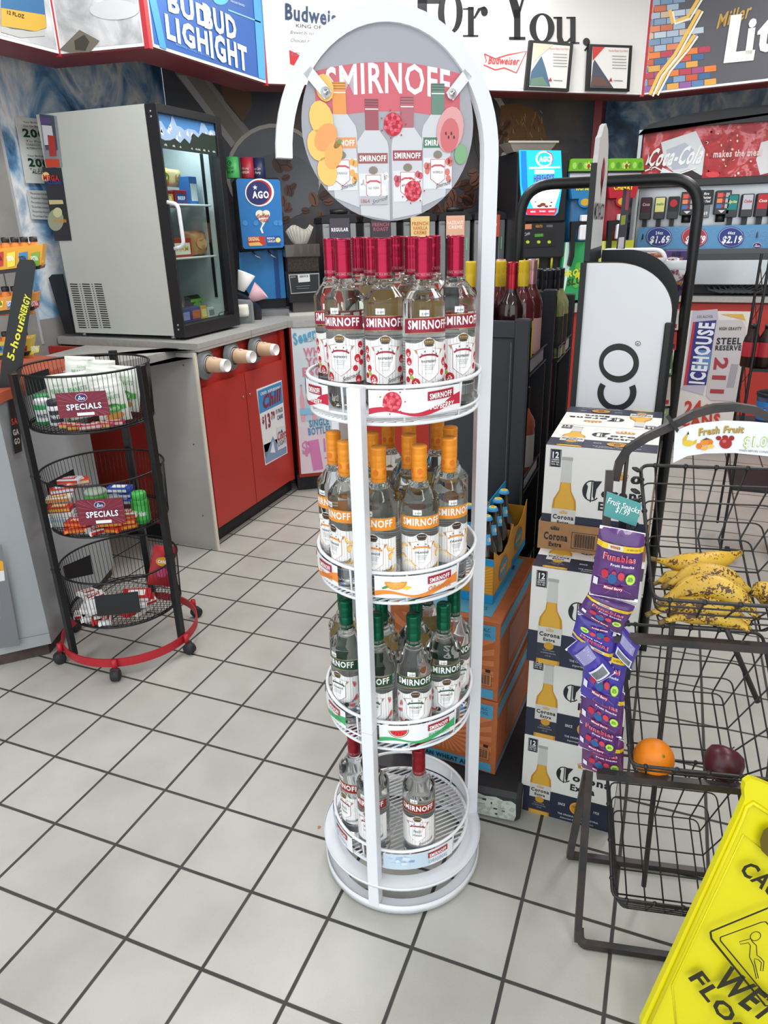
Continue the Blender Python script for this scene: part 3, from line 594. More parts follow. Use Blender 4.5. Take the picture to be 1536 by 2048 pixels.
for i in range(60): x, y = R_.uniform(1000, 1086), R_.uniform(216, 284); cm.line([(x, y), (x + R_.uniform(-4, 6), y + R_.uniform(6, 14))], .004, R_.choice(('#a87c4e', '#8f6538', '#c29a68', '#5f3f24')), 5 + i % 2)
cm.poly([(440, 165), (500, 175), (505, 215), (478, 250), (452, 215)], '#6e4e34', 1)
cm.put(mb, .001); struct('wall_back', mb)
mb = MB().add(box(W1.x - .1, W1.x, W1.y, 4.6, 0, 2.95), 'wall red'); mb.add(box(W1.x - .02, W1.x + .03, W1.y - .02, W1.y + .05, 1.0, 2.95), 'wall red'); struct('trim_1', mb)
struct('wall_right', MB().add(box(W1.x, 5.0, 4.6, 4.7, 1.0, 2.95), 'ice mural').add(box(W1.x, 5.0, 4.6, 4.7, 0, 1.0), 'wall dark'))
struct('wall_side', MB().add(box(4.9, 5.0, -2.1, 4.6, 0, 2.95), 'panel grey'))
M('ceiling white', '#dcdcda', .8); struct('ceiling', MB().add(box(-.95, 5.0, -2.1, 4.7, 2.95, 3.0), 'ceiling white'))
# header band above the counters with its banners
H = [Vector((-.49, .2, 0)), Vector((-.475, 1.285, 0)), Vector((-.060, 1.338, 0)), Vector((-.060, 2.27, 0)), Vector((1.715, 3.700, 0)), Vector((3.6, 3.35, 0))]
M('header red', '#8e3a3e', .4, noise=(4, '#83343a', .3, .7))
mb = MB()
def offs(P, d):
    out = []
    for i in range(len(P)):
        t = []
        if i > 0: e = (P[i] - P[i - 1]).normalized(); t.append(Vector((-e.y, e.x, 0)))
        if i < len(P) - 1: e = (P[i + 1] - P[i]).normalized(); t.append(Vector((-e.y, e.x, 0)))
        n = sum(t, Vector()).normalized(); out.append(P[i] + n * d / max(.4, n.dot(t[0])))
    return out
HB = offs(H, .2)
for i in range(len(H) - 1):
    v = []
    for z in (2.195, 2.95): v += [(p.x, p.y, z) for p in (H[i], H[i + 1], HB[i + 1], HB[i])]
    mb.add((v, [(0, 3, 2, 1), (4, 5, 6, 7), (0, 1, 5, 4), (1, 2, 6, 5), (2, 3, 7, 6), (3, 0, 4, 7)]), 'header red')
    if i: mb.add(box(-.012, .012, -.014, .01, 2.19, 2.95), '#b8323a', False, tr(H[i].x, H[i].y, 0))
struct('trim_2', mb)
def seg_plane(i, out=.008):
    d = (H[i + 1] - H[i]).normalized(); n = Vector((d.y, -d.x, 0)); return Pl(H[i] + n * out, d)
def banner(pl, corners, base_col, name, label, z0=2.2, z1=2.93):
    s0, s1 = corners; mb = MB(); a = Art(); a.rect(s0, z0, s1, z1, '#eceef0', 0).rect(s0 + .012, z0 + .012, s1 - .012, z1 - .012, base_col, 1)
    a.put(mb, flat(pl.p, pl.ux, pl.uy, .001)); P = [pl.p + pl.ux * s + Vector((0, 0, z)) for s, z in ((s0, z0), (s1, z0), (s1, z1), (s0, z1))]
    mb.add(([p + pl.n * .0005 for p in P] + [p - pl.n * .006 for p in P], [(4, 7, 6, 5), (0, 4, 5, 1), (1, 5, 6, 2), (2, 6, 7, 3), (3, 7, 4, 0)]), '#d9dadc'); pl.put(mb, .001)
    c = pl.p + pl.ux * (s0 + s1) / 2; return wsolo(name, mb, label, 'banner', (c.x, c.y, z0))
L01 = (H[1] - H[0]).length; mural_mat('snow print', [(.3, '#8b8f93'), (.45, '#b9bcbf'), (.6, '#dfe1e2'), (.75, '#f0f1f1')], 5, .8)
p = seg_plane(0); banner(p, (.2, L01 - .01), 'snow print', 'beer_banner', 'banner edge with a beer can foot on snow, at the upper left corner')
p = seg_plane(1); L12 = (H[2] - H[1]).length
p.poly([(120, 100), (160, 60), (200, 82), (180, 105), (140, 106)], '#6d675f', 3).poly([(150, 82), (170, 70), (180, 84), (172, 102), (152, 100)], '#3a3632', 4)
p.ell((230, 20), 50, 20, '#c9ccce', 3)
banner(p, (.008, L12 - .008), 'snow print', 'beer_banner', 'snow and rock banner left of the blue light beer banner')
p = seg_plane(0); mbp = MB()                  # beer can foot printed on the first banner
p.poly([(0, -2), (86, -2), (92, 52), (60, 62), (20, 58), (0, 50)], '#3d6f9c', 3).poly([(0, 16), (88, 30), (92, 55), (70, 63), (0, 52)], '#d3aa45', 4).text('12 FL.OZ', (12, 28), (46, 37), (12, 21), '#3b2e1c', 6, bold=.02, shear=.3)
p.poly([(0, 50), (60, 64), (90, 58), (88, 72), (40, 76), (0, 64)], '#b9bbb8', 3); p.put(mbp, .001)
bn = bpy.data.objects['beer_banner']; base = bn.location; mbp.v = [tuple(Vector(q) - base) for q in mbp.v]; o = mbp.obj('printed_can', bn)
p = seg_plane(2); L23 = (H[3] - H[2]).length
p.poly([(296, -5), (310, -5), (332, 100), (318, 94)], '#3d92d2', 3).poly([(505, -5), (524, -5), (530, 160), (516, 156)], '#4aa0dc', 3).line([(455, 20), (520, 45)], .006, '#7fc0e6', 3).ell((440, -4), 16, 14, '#55b6d8', 3)
p.text('BUD', (335, 20), (419, 57), (330, -22), '#eef1f3', 4, bold=.05).text('BUD', (407, 53), (472, 80), (403, 8), '#eef1f3', 5, bold=.05)
p.text('LIGH', (332, 75), (416, 108), (329, 30), '#eef1f3', 4, bold=.05).text('IGHT', (420, 113), (494, 142), (420, 66), '#eef1f3', 5, bold=.05).text('REGISTERED', (460, 4), (488, 14), (460, 0), '#cfe2f0', 4)
p.text('BREWED USING THE CHOICEST', (350, 90), (430, 120), (350, 86), '#6f9fd4', 4)
banner(p, (.01, L23 - .01), '#1f5aa8', 'beer_banner', 'blue light beer banner with big white lettering, printed twice over')
p = seg_plane(3); L34 = (H[4] - H[3]).length; K = '#17181c'
p.poly([(575, -5), (690, -5), (690, 90), (668, 128), (600, 115), (578, 90)], '#e4e5e6', 3).poly([(578, 100), (598, 110), (640, 128), (640, 140), (600, 136), (580, 128)], '#c1272d', 4)
p.text('Budweiser', (570, 38), (700, 56), (570, 8), '#27405f', 5, bold=.03).text('KING OF BEERS', (592, 55), (680, 62), (592, 48), '#3a3f48', 5)
for y, t in ((68, 'Brewed by our original process f'), (84, 'Choicest Hops, Rice and Best'), (112, 'CAN OF')): p.text(t, (580, y), (684, y + 5), (580, y - 7), '#74777e', 5, shear=.4)
def serif(pl, ch, x0, x1, yb, yt, l=4):      # one bold serif letter, drawn from photo corners
    X = lambda u: x0 + (x1 - x0) * u; Y = lambda v: yb + (yt - yb) * v; P = lambda *q: pl.poly([(X(u), Y(v)) for u, v in q], K, l)
    def el(cx, cy_, rx, ry, m, ll): pl.ell((X(cx), Y(cy_)), rx * (x1 - x0), ry * abs(yt - yb), m, ll, 30)
    if ch == 'o': el(.5, .5, .5, .52, K, l); el(.5, .5, .24, .45, '#e9e8e6', l + 1)
    if ch == 'r': P((.0, 0), (.62, 0), (.62, .06), (0, .06)); P((.2, 0), (.44, 0), (.44, 1), (.2, 1)); P((0, .94), (.44, 1), (.44, .9), (0, .9)); P((.4, .6), (.6, .95), (.85, 1.02), (.95, .97), (.7, .88), (.5, .62)); el(.86, .84, .14, .15, K, l)
    if ch == 'Y': P((-.02, 1), (.42, 1), (.42, .95), (-.02, .95)); P((.64, 1), (1.02, 1), (1.02, .95), (.64, .95)); P((.08, .97), (.32, .97), (.6, .5), (.6, .36), (.40, .36)); P((.80, .97), (.88, .97), (.60, .46), (.55, .5)); P((.40, 0), (.60, 0), (.60, .5), (.40, .5)); P((.24, 0), (.76, 0), (.76, .05), (.24, .05))
    if ch == 'u': P((.1, 1), (.32, 1), (.32, .25), (.40, .09), (.52, .10), (.70, .28), (.70, .15), (.5, -.03), (.3, -.04), (.14, .06), (.1, .25)); P((.66, 1), (.88, 1), (.88, 0), (.66, .0)); P((-.04, 1), (.32, 1), (.32, .93), (-.04, .93)); P((.5, 1), (.88, 1), (.88, .93), (.5, .93)); P((.66, 0), (1.04, 0), (1.04, .06), (.66, .06))
    if ch == 'F': P((0, 0), (.6, 0), (.6, .06), (0, .06)); P((.15, 0), (.38, 0), (.38, 1), (.15, 1)); P((.15, .5), (.7, .5), (.7, .43), (.15, .43)); P((0, 1), (.9, 1), (.9, .93), (0, .93)); P((.84, 1), (.9, 1), (.9, .7), (.84, .7))
serif(p, 'F', 822, 905, 66, -70); serif(p, 'o', 875, 925, 66, -16); serif(p, 'r', 925, 975, 74, 14); serif(p, 'Y', 1002, 1065, 80, -40); serif(p, 'o', 1058, 1108, 85, 28); serif(p, 'u', 1108, 1156, 88, 34)
p.ell((1172, 84), 7, 8, K, 4).poly([(1177, 80), (1179, 90), (1170, 103), (1167, 101), (1174, 92)], K, 4)
for q in ([(968, 108), (990, 118), (1015, 110), (1052, 103), (1032, 146), (1008, 136), (990, 140), (966, 130), (972, 122)],):
    p.line(q + [q[0]], .006, '#c4343a', 4)
p.text('Budweiser', (975, 128), (1036, 130), (975, 113), '#c4343a', 5, bold=.02, shear=.25)
banner(p, (.01, L34 - .01), '#e9e8e6', 'beer_banner', 'long white banner with big black serif lettering behind the rack sign')
p = seg_plane(4)
BR_ = random.Random(5); cols = ('#8d5a9c', '#c4563a', '#e07a34', '#5a7fae', '#3f6690', '#b23a52', '#d8a04a', '#7f9ab8', '#a24a78')
mb4 = []
for r in range(15):
    y0 = 186 - r * 13.2; n = max(2, 7 - int(abs(r - 1) * .45) + (r % 3)); off = (r % 2) * 12
    for c in range(9):
        x = 1284 + c * 25 - off; lim = 1284 + (118 - 0) * (1 - .0) if r < 2 else 1284 + 110 - r * 4 + (r % 3) * 14
        if x + 12 > lim + 20: continue
        t = (r * 7 + c * 3) % 9; col = cols[t] if r < 6 else ('#9fb2c8', '#7d94b4', '#c9b39a', '#d9805a', '#8fa6bf', '#b9c6d4', '#c46a4a', '#6f8fae', '#a8b8cc')[t]
        dy = -(x - 1284) * .118; p.poly([(max(1283, x), y0 + dy), (x + 23.5, y0 + dy - 2.8), (x + 23.5, y0 + dy - 14.5), (max(1283, x), y0 + dy - 11.7)], col, 3)
for q in ([(1300, 190), (1318, 150), (1350, 110), (1378, 60), (1400, 20)], [(1310, 188), (1335, 140), (1372, 96), (1390, 70)], [(1340, 20), (1345, 45), (1375, 35), (1400, -6)]): p.line(q, .02, '#e8b95a', 5); p.line([(x + 6, y + 3) for x, y in q], .012, '#e9e4d4', 6)
p.text('Miller', (1433, 58), (1500, 34), (1428, 34), '#b9964e', 5, bold=.02, shear=.35)
p.text('L', (1448, 122), (1508, 116), (1448, 38), '#efece4', 6, bold=.10).text('it', (1490, 106), (1545, 98), (1488, 40), '#efece4', 6, bold=.08)
banner(p, (.01, .95), '#55555c', 'beer_banner', 'dark banner with coloured brick graphic and white beer lettering at upper right')
# two framed certificates hanging on the white banner
p = seg_plane(3, .030)
def certificate(c, label, art):
    q = Pl(p.p, p.ux); mb = MB(); mb.add(q.quad(c, 0, .02), 'black enamel'); cx = sum(a for a, b in c) / 4; cy_ = sum(b for a, b in c) / 4
    inn = [(cx + (a - cx) * .84, cy_ + (b - cy_) * .88) for a, b in c]; q.poly(inn, '#e9e9e4', 1); art(q, inn); q.put(mb, .0015)
    b = q.p + q.ux * q.uv(cx, cy_)[0]; wsolo('framed_certificate', mb, label, 'framed certificate', (b.x, b.y, 2.2 + .02), 'framed certificates on the white banner')
def ca(q, c):
    (x0, y0), (x1, y1), (x2, y2), (x3, y3) = c
    q.poly([(x3, y3), (x3 + 40, y3 + 3), (x3 + 8, y3 + 30), (x3, y3 + 40)], '#e6d9c0', 2).poly([(x3 + 16, y3 + 26), (x3 + 24, y3 + 50), (x0 + 42, y0), (x0, y0 - 2), (x0 + 4, y0 - 30)], '#4f6f8c', 2).poly([(x0 + 2, y0 - 2), (x0 + 38, y0 - 1), (x0 + 26, y0 - 20), (x0 + 4, y0 - 16)], '#6d8a78', 3)
def cb(q, c):
    (x0, y0), (x1, y1), (x2, y2), (x3, y3) = c
    q.poly([(x3, y3), (x3 + 24, y3 + 1), (x3, y3 + 28)], '#c8382f', 2).poly([(x3 + 4, y3 + 26), (x0 + 46, y0 + 1), (x0, y0), (x3 + 1, y3 + 32)], '#4a5262', 2).poly([(x0 + 1, y0 - 4), (x0 + 40, y0 - 2), (x0 + 26, y0 - 20), (x0 + 2, y0 - 22)], '#6a5048', 3)
for c, f, lb in (([(1050, 179), (1138, 183), (1147, 87), (1060, 80)], ca, 'black framed certificate showing a blue peak, left of the pair'), ([(1173, 181), (1259, 183), (1265, 91), (1178, 88)], cb, 'black framed certificate with a red corner, right of the pair')):
    def g(q, inn, f=f):
        f(q, inn); (x0, y0), (x1, y1), (x2, y2), (x3, y3) = inn
        q.text("You've Made Your Mark", (x2 - 42, y2 + 7), (x2 - 3, y2 + 8), (x2 - 42, y2 + 3), '#c9603a', 4)
        for k in range(5): q.line([(x2 - 34, y2 + 16 + 6 * k), (x2 - 6, y2 + 17 + 6 * k)], .0035, '#9a9a98', 3)
        q.poly([(x1 - 36, y1 - 14), (x1 - 32, y1 - 22), (x1 - 29, y1 - 14)], '#b3363a', 4); q.line([(x1 - 26, y1 - 16), (x1 - 8, y1 - 15)], .004, '#7d8a8a', 3)
    certificate(c, lb, g)
# ------------------------------------------------------------------ counters
def prismz(pts, z0, z1): return flatprism([(p[0], p[1]) for p in pts][::-1] if False else [(p[0], p[1]) for p in pts], z0, z1)
ctr = [(.045, 1.275), (.045, 2.125)] + [tuple(DP(s, -.02).to_2d()) for s in (.02, 2.2)] + [(1.90, 3.82), (4.4, 3.82), (4.4, 4.58), (1.43, 4.58), tuple(W1.to_2d() + Vector((.01, -.01))), (-.84, 2.47), (-.84, 1.335)]
mb = MB().add(prismz(ctr, .988, 1.025), 'grey laminate')
mb.add(([(.0455, 1.275, 1.0), (.0455, 2.125, 1.0), (.0455, 2.125, 1.0012), (.0455, 1.275, 1.0012)], [(0, 1, 2, 3)]), '#5c5c5a')
mb.add(box(-.2, .0462, 1.74, 1.742, .988, 1.0255), '#77776f'); wsolo('worktop', mb, 'grey laminate worktop carrying the small fridge and drink machines', 'countertop', (.0, 2.1, .988))
mb = MB().add(prismz([at(388, 690, 1.0), at(289, 713, 1.0), at(140, 745, 1.0), at(49, 739, 1.0), at(39, 724, 1.0), (-.60, 1.27), (.03, 1.27)], .965, .999), 'grey laminate')
wsolo('counter_flap', mb, 'grey laminate flap bridging the gap between the two counters', 'countertop', (-.2, 1.0, .965))
# left run: end panel, doors
run = thing('base_cabinet', 'red fronted base cabinet with grey end panel under the small fridge', 'cabinet', (-.2, 1.7, 0))
mb = MB().add(box(-.30, .030, 1.256, 1.272, 0, .985), 'panel grey').add(box(.028, .036, 1.254, 1.274, 0, .985), '#d9d4c4')
for x, z in ((-.03, .93), (-.03, .55), (-.03, .18)): mb.add(cyl(.004, 0, .002, 8), '#3a3a3c', False, tr(x, 1.257, z, rx=PI / 2))
wpart('end_panel', mb, run)
mb = MB().add(box(-.62, .0, 1.272, 2.13, .09, .985), 'red laminate').add(box(-.62, -.03, 1.272, 2.16, 0, .09), 'toe kick').add(box(-.845, -.29, 1.273, 1.30, 0, .985), 'red laminate'); wpart('carcass', mb, run)
for y0, y1 in ((1.28, 1.30), (2.08, 2.125)): wpart('face_frame', MB().add(box(.0, .018, y0, y1, .09, .985), 'red laminate'), run)
for y0, y1 in ((1.302, 1.672), (1.678, 2.078)):
    mb = MB().add(box(.0, .022, y0, y1, .10, .815), 'red laminate'); o = wpart('door', mb, run)
    mb = MB().add(cyl(.006, 0, .004, 10), 'steel', True, tr(.022, y1 - .03 if y0 < 1.5 else y0 + .03, .70, ry=PI / 2)); wsub('door_lock', mb, run, o)
# checkout counter at the far left
M('counter orange', '#b4583a', .5, noise=(12, '#a44c30', .3, .7)); M('dirty base', '#5a4a42', .8, noise=(14, '#3b322e', .3, .7)); M('side grey', '#a2a6a9', .5, noise=(4, '#9a9ea1', .3, .7))
A_, B_, E_ = (-.018, .234), (-.263, .863), (-.95, -.69)
co = thing('checkout_counter', 'pale grey checkout counter with an orange top at the left edge', 'counter', (-.4, .1, 0))
mb = MB().add(prismz([(A_[0] - .01, A_[1]), (B_[0] - .01, B_[1]), (-.84, .87), (-.84, -.58), (-.15, .108)], .05, .985), 'side grey').add(prismz([(A_[0] - .03, A_[1]), (B_[0] - .03, B_[1]), (-.84, .85), (-.84, -.56), (-.16, .118)], 0, .05), 'dirty base'); 
d = (Vector(E_) - Vector(A_)).normalized()
fp = Pl((A_[0] + .004, A_[1] - .012, 0), (-d.x, -d.y, 0)); fp.line([(116, 1262), (0, 1285)], .002, '#5c5e62', 1)
fp.poly([(0, 1088), (4, 1090), (40, 1290), (0, 1296)], '#77797d', 2).poly([(0, 1138), (8, 1140), (10, 1160), (0, 1162)], '#e0e0dc', 3).poly([(0, 1120), (6, 1122), (8, 1140), (0, 1141)], '#e8a528', 3)
fp.put(mb, .001); wpart('body', mb, co)
mb = MB().add(prismz([(A_[0] + .015, A_[1] - .005), (B_[0] + .015, B_[1] + .01), (-.84, .88), (-.84, -.62), (-.15, .085)], .985, 1.018), 'counter orange'); wpart('countertop', mb, co)
sd = (Vector(B_) - Vector(A_)).normalized(); sp_ = Pl((A_[0] - .006, A_[1], 0), (sd.x, sd.y, 0)); mb = MB(); sp_.poly([(16, 802), (33, 797), (43, 902), (28, 908)], '#17181a', 1)
sp_.text('SA', (21, 850), (33, 847), (21, 838), '#d2483a', 2, bold=.04).text('GA', (24, 871), (36, 868), (24, 860), '#e8e8e8', 2, bold=.04).text('GO', (27, 889), (38, 886), (27, 878), '#e8e8e8', 2, bold=.04).put(mb, .0015); wpart('sticker', mb, co)
bagp = Pl((A_[0] - .02 + d.x * .14, A_[1] - .03 + d.y * .14, 0), (-d.x, -d.y, 0)); mb = MB(); mb.add(bagp.quad([(-14, 1255), (27, 1232), (16, 1178), (-18, 1182)], 0, .03), '#3a2c4a')
bagp.poly([(-12, 1250), (26, 1229), (23, 1216), (-14, 1226)], '#2c8f96', 1).poly([(-16, 1226), (22, 1214), (18, 1196), (-16, 1204)], '#d9c23a', 1).ell((8, 1194), 7, 6, '#4f9a4a', 2).ell((-2, 1196), 5, 5, '#9a4a8a', 2).text('GEL CA', (-6, 1240), (24, 1228), (-6, 1230), '#ffffff', 3, bold=.03).put(mb, .001)
wsolo('candy_bag', mb, 'colourful gel candy bag in the counter recess at the left edge', 'bag of candy', bagp.p + bagp.ux * .0 + Vector((0, 0, .1)))
# ------------------------------------------------------------------ energy shot display on the checkout counter
P5 = at(12, 775, 1.02) + Vector((-.05, .05, 0)); n5 = Vector((.62, -.78, 0)).normalized(); u5 = Vector((-n5.y, n5.x, 0))
es = thing('energy_shot_display', 'black slanted counter display of small energy shots with yellow lettering', 'display stand', P5)
sp5 = Pl(P5 + n5 * .06, u5); mb = MB().add(sp5.quad([(-4, 800), (32, 790), (44, 735), (71, 530), (66, 520), (40, 519), (34, 530), (2, 730)], 0, .012), 'black plastic')
sp5.text('5-hour', (27, 722), (50, 640), (14, 716), '#e6e23a', 1, bold=.03, shear=.2).text('ENERGY', (48, 643), (62, 594), (36, 640), '#e6e23a', 1, bold=.05, shear=.2).put(mb, .001); wpart('side_panel', mb, es)
TR = ((470, 500, 540, 86), (560, 598, 622, 74), (655, 688, 712, 64))
shot = None
for ti, (yt, ym, yb, xr) in enumerate(TR):
    q = Pl(P5, u5); c = ('#e9a62c', '#e79a3a', '#d9b93a')[ti]
    mb = MB().add(q.quad([(-30, yb + 4), (xr - 4, yb - 10), (xr, ym - 12), (-30, ym)], 0, .10), c)
    for k in range(4): x = -10 + k * 24; q.poly([(x, ym + 6), (x + 17, ym + 3), (x + 16, yb - 8), (x + 1, yb - 5)], ('#c8322c', '#f2e24a', '#3d8ac4', '#7fb53a')[(k + ti) % 4], 1).text('EXTRA', (x + 2, (ym + yb) / 2 + 2), (x + 15, (ym + yb) / 2), (x + 2, (ym + yb) / 2 - 7), '#ffffff' if k % 2 else '#2a1a10', 2, bold=.04)
    q.put(mb, .001); mb.add(q.quad([(-30, yb + 12), (xr - 6, yb - 2), (xr - 4, yb - 9), (-30, yb + 5)], -.004, .12), 'black wire'); wpart('tray', mb, es)
    if shot is None:
        shot = thing('energy_shot_bottle', '', 'bottle', (0, 0, -5)); SH = (('#e2482a', '#e9b23a', '#2a2320'))
        MB().add(lathe([(.001, 0), (.016, 0), (.0175, .004), (.0175, .062), (.015, .07), (.0105, .076), (.0105, .08)], 20), '#e8873a', True).obj('bottle_body', shot); MB().add(lathe([(.0115, .078), (.0125, .079), (.0125, .094), (.0005, .095)], 18), '#2a2426', True).obj('cap', shot)
        a = Art(); a.rect(-.03, .012, .03, .050, '#f0d23a', 0, 14); a.rect(-.012, .02, .012, .044, '#2b2624', 1, 6); a.text('5-hour', 0, .034, .007, '#f0d23a', 2, bold=.03, w=.02); a.text('ENERGY', 0, .024, .006, '#ffffff', 2, bold=.03, w=.02); mb = MB(); a.put(mb, wrap(.0176)); mb.obj('label', shot)
    zt = on(20, ym, P5, n5).z; 
    for k in range(5):
        x = -8 + k * 19
        if x > xr - 8 or (34 < x < 60 and ti > 0 and x < 44): continue
        b = on(x, ym, P5, n5) - n5 * (.03 + .0 * k); loc = (b.x, b.y, zt - .055); o = shot if (ti == 0 and k == 0) else dup(shot, loc, .75)
        o.location = loc; o.rotation_euler = (0, 0, .75); o['label'] = ('top', 'middle', 'lowest')[ti] + ' shelf energy shot, ' + ('leftmost, cut by the photo edge', 'second from the left', 'third from the left', 'fourth from the left', 'rightmost in its tray')[k]; o['group'] = 'energy shots in the counter display'
# ------------------------------------------------------------------ small display fridge
fx0, fx1, fxd, fy0, fy1, fz0 = -.73, -.135, -.072, 1.352, 1.86, 1.045
pf = Pl((fxd, 0, 0), (0, 1, 0)); fz1 = on(290, 208, (fx1, 0, 0), (1, 0, 0)).z; fy1 = pf.uv(481, 645)[0]
fr = thing('display_fridge', 'grey countertop fridge with a black framed glass door, full of snacks', 'fridge', ((fx0 + fxd) / 2, (fy0 + fy1) / 2, fz0))
M('fridge side', '#c2c6c0', .42, noise=(2, '#babeb9', .3, .7)); M('fridge inside', '#cfd8d8', .35)
mb = MB(); t = .035
mb.add(box(fx0, fx1, fy0, fy0 + t, fz0, fz1), 'fridge side').add(box(fx0, fx1, fy1 - t, fy1, fz0, fz1), 'fridge side').add(box(fx0, fx1, fy0 + t, fy1 - t, fz1 - t, fz1), 'fridge side').add(box(fx0, fx1, fy0 + t, fy1 - t, fz0, fz0 + t), 'fridge side').add(box(fx0, fx0 + t, fy0 + t, fy1 - t, fz0 + t, fz1 - t), 'fridge side')
iy0, iy1, iz0, iz1 = fy0 + t, fy1 - t, fz0 + t, fz1 - t
mb.add(([(fx1, iy0 + .001, iz0 + .001), (fx0 + t + .001, iy0 + .001, iz0 + .001), (fx0 + t + .001, iy1 - .001, iz0 + .001), (fx1, iy1 - .001, iz0 + .001), (fx1, iy0 + .001, iz1 - .001), (fx0 + t + .001, iy0 + .001, iz1 - .001), (fx0 + t + .001, iy1 - .001, iz1 - .001), (fx1, iy1 - .001, iz1 - .001)], [(0, 1, 2, 3), (4, 7, 6, 5), (0, 4, 5, 1), (2, 6, 7, 3), (1, 5, 6, 2)]), 'fridge inside')
vp = Pl((0, fy0, 0), (1, 0, 0))
for c in range(3):
    for r in range(20):
        x0, y0 = 140 + c * 24.3 + r * .95, 567 + r * 4.55; vp.poly([(x0, y0), (x0 + 15, y0 + .6), (x0 + 15.3, y0 + 2.6), (x0 + .3, y0 + 2.0)], '#17181a', 1)
        if c < 2: vp.poly([(x0 + 19, y0 + .4), (x0 + 21, y0 + .5), (x0 + 21, y0 + 2.2), (x0 + 19, y0 + 2.1)], '#17181a', 1)
vp.put(mb, .0006)
for x in (-.70, -.16):
    for y in (fy0 + .03, fy1 - .03): mb.add(cyl(.014, 1.0252, fz0, 12), 'steel', True, tr(x, y, 0))
wpart('cabinet', mb, fr)
gz1 = pf.uv(380, 262)[1]; g = dict(y0=pf.uv(372, 640)[0] - .012, y1=fy1 - .045, z0=fz0 + .05, z1=fz1 - .035)
mb = MB(); fw = .05
mb.add(box(fx1, fxd, fy0, g['y0'], fz0 - .008, fz1, .003), 'black plastic').add(box(fx1, fxd, g['y1'], fy1, fz0 - .008, fz1, .003), 'black plastic').add(box(fx1, fxd, g['y0'], g['y1'], fz0 - .008, g['z0'], .002), 'black plastic').add(box(fx1, fxd, g['y0'], g['y1'], g['z1'], fz1, .002), 'black plastic')
for z in (fz0 + .03, fz0 + .05, fz1 - .03, fz1 - .05): mb.add(cyl(.005, 0, .003, 8), 'steel', True, tr(fx1 + .03, fy0, z, rx=PI / 2))
door = wpart('door', mb, fr); gh = gz1
mb = MB().add(box(fx1 + .02, fx1 + .026, g['y0'], g['y1'], g['z0'], g['z1']), 'clear pane'); wsub('glass_pane', mb, fr, door)
hp = Pl((fxd - .012, 0, 0), (0, 1, 0)); mb = MB(); zz = g['z1'] - .0; zb = hp.uv(330, 297)[1]
mb.add(box(fxd - .018, fxd - .013, g['y0'], g['y1'], zb, g['z1']), '#4a86c4')
R_ = random.Random(2); y0, y1 = g['y0'], g['y1']; a = hp.a
a.poly([(y0, zb)] + [(y0 + (y1 - y0) * i / 16, zb + (.075 + .03 * R_.random() + (.04 if i in (4, 12, 13) else 0))) for i in range(17)] + [(y1, zb)], '#9db8d6', 1)
for i in range(22): u = y0 + (y1 - y0) * R_.random(); v = zb + .04 + .05 * R_.random(); a.poly([(u, v), (u + .012, v + .02), (u + .02, v - .008)], '#dfe8f2', 2)
a.poly([(y0, zb)] + [(y0 + (y1 - y0) * i / 12, zb + .025 + .03 * R_.random() + .045 * i / 12 * (i > 6)) for i in range(13)] + [(y1, zb)], '#2b3830', 3)
for i in range(14): u = y0 + (y1 - y0) * R_.random(); a.poly([(u, zb + .012), (u + .008, zb + .02), (u + .014, zb + .01)], '#b9c4c4', 4)
hp.put(mb, .0005); wsub('header_picture', mb, fr, door)
mb = MB(); y = pf.uv(335, 405)[0]; z0, z1 = pf.uv(340, 498)[1], pf.uv(328, 404)[1]
mb.add(tube(fillet([(fxd, y, z1), (fxd + .05, y + .005, z1 - .01), (fxd + .05, y + .012, z0 + .01), (fxd, y + .01, z0)], .03), .0085, 10), 'white enamel', True); wsub('handle', mb, fr, door)
sz = []
for py in (409, 516):
    z = pf.uv(400, py)[1]; sz.append(z); mb = MB().add(box(fx0 + .06, fx1 - .01, iy0 + .004, iy1 - .02, z - .004, z + .001), 'white wire').add(tube([(fx1 - .01, iy0 + .004, z), (fx1 - .01, iy1 - .02, z)], .005, 8), 'white wire'); wpart('shelf', mb, fr)
mb = MB().add(box(fx1 - .05, fx1 - .035, iy1 - .006, iy1 - .001, iz0 + .1, iz1 - .12), 'black wire'); wpart('shelf_track', mb, fr)
mb = MB(); q = Pl((fx1 + .027, 0, 0), (0, 1, 0)); q.text('Classic', (436, 634), (478, 620), (436, 626), '#2a2d30', 1, bold=.02, shear=.3).put(mb, .0005); wsub('door_lettering', mb, fr, door)
l = bpy.data.lights.new('fridge_lamp', 'AREA'); l.shape = 'RECTANGLE'; l.size = .3; l.size_y = .03; l.energy = 1.6; l.color = (.85, .95, 1); o = bpy.data.objects.new('fridge_lamp', l); COL.objects.link(o); o.location = (fx1 - .06, (fy0 + fy1) / 2, iz1 - .012); o.rotation_euler = (0, 0, PI / 2)
def fitem(name, label, cat, px0, px1, ybase, ytop, depth, fn, x=fx1 - .05):
    q = Pl((x, 0, 0), (0, 1, 0)); y0, y1 = q.uv(px0, ybase)[0], q.uv(px1, ybase)[0]; z0 = {0: sz[0], 1: sz[1], 2: iz0}[depth] + .002; h = q.uv(px0, ytop)[1] - q.uv(px0, ybase)[1]
    r = thing(name, label, cat, (x - .04, (y0 + y1) / 2, z0)); fn(r, y1 - y0, h); return r
def carton(c1, c2, d=.08, txt=None, tc='#ffffff'):
    def fn(r, w_, h):
        MB().add(box(-d / 2, d / 2, -w_ / 2, w_ / 2, 0, h, .002), c1).obj('carton', r); a = Art(); a.rect(-w_ * .4, h * .15, w_ * .4, h * .75, c2, 1); 
        if txt: a.text(txt, 0, h * .35, h * .22, tc, 2, w=w_ * .6, bold=.03)
        mb = MB(); a.put(mb, flat((d / 2, 0, 0), (0, 1, 0), (0, 0, 1))); mb.obj('printed_front', r)
    return fn
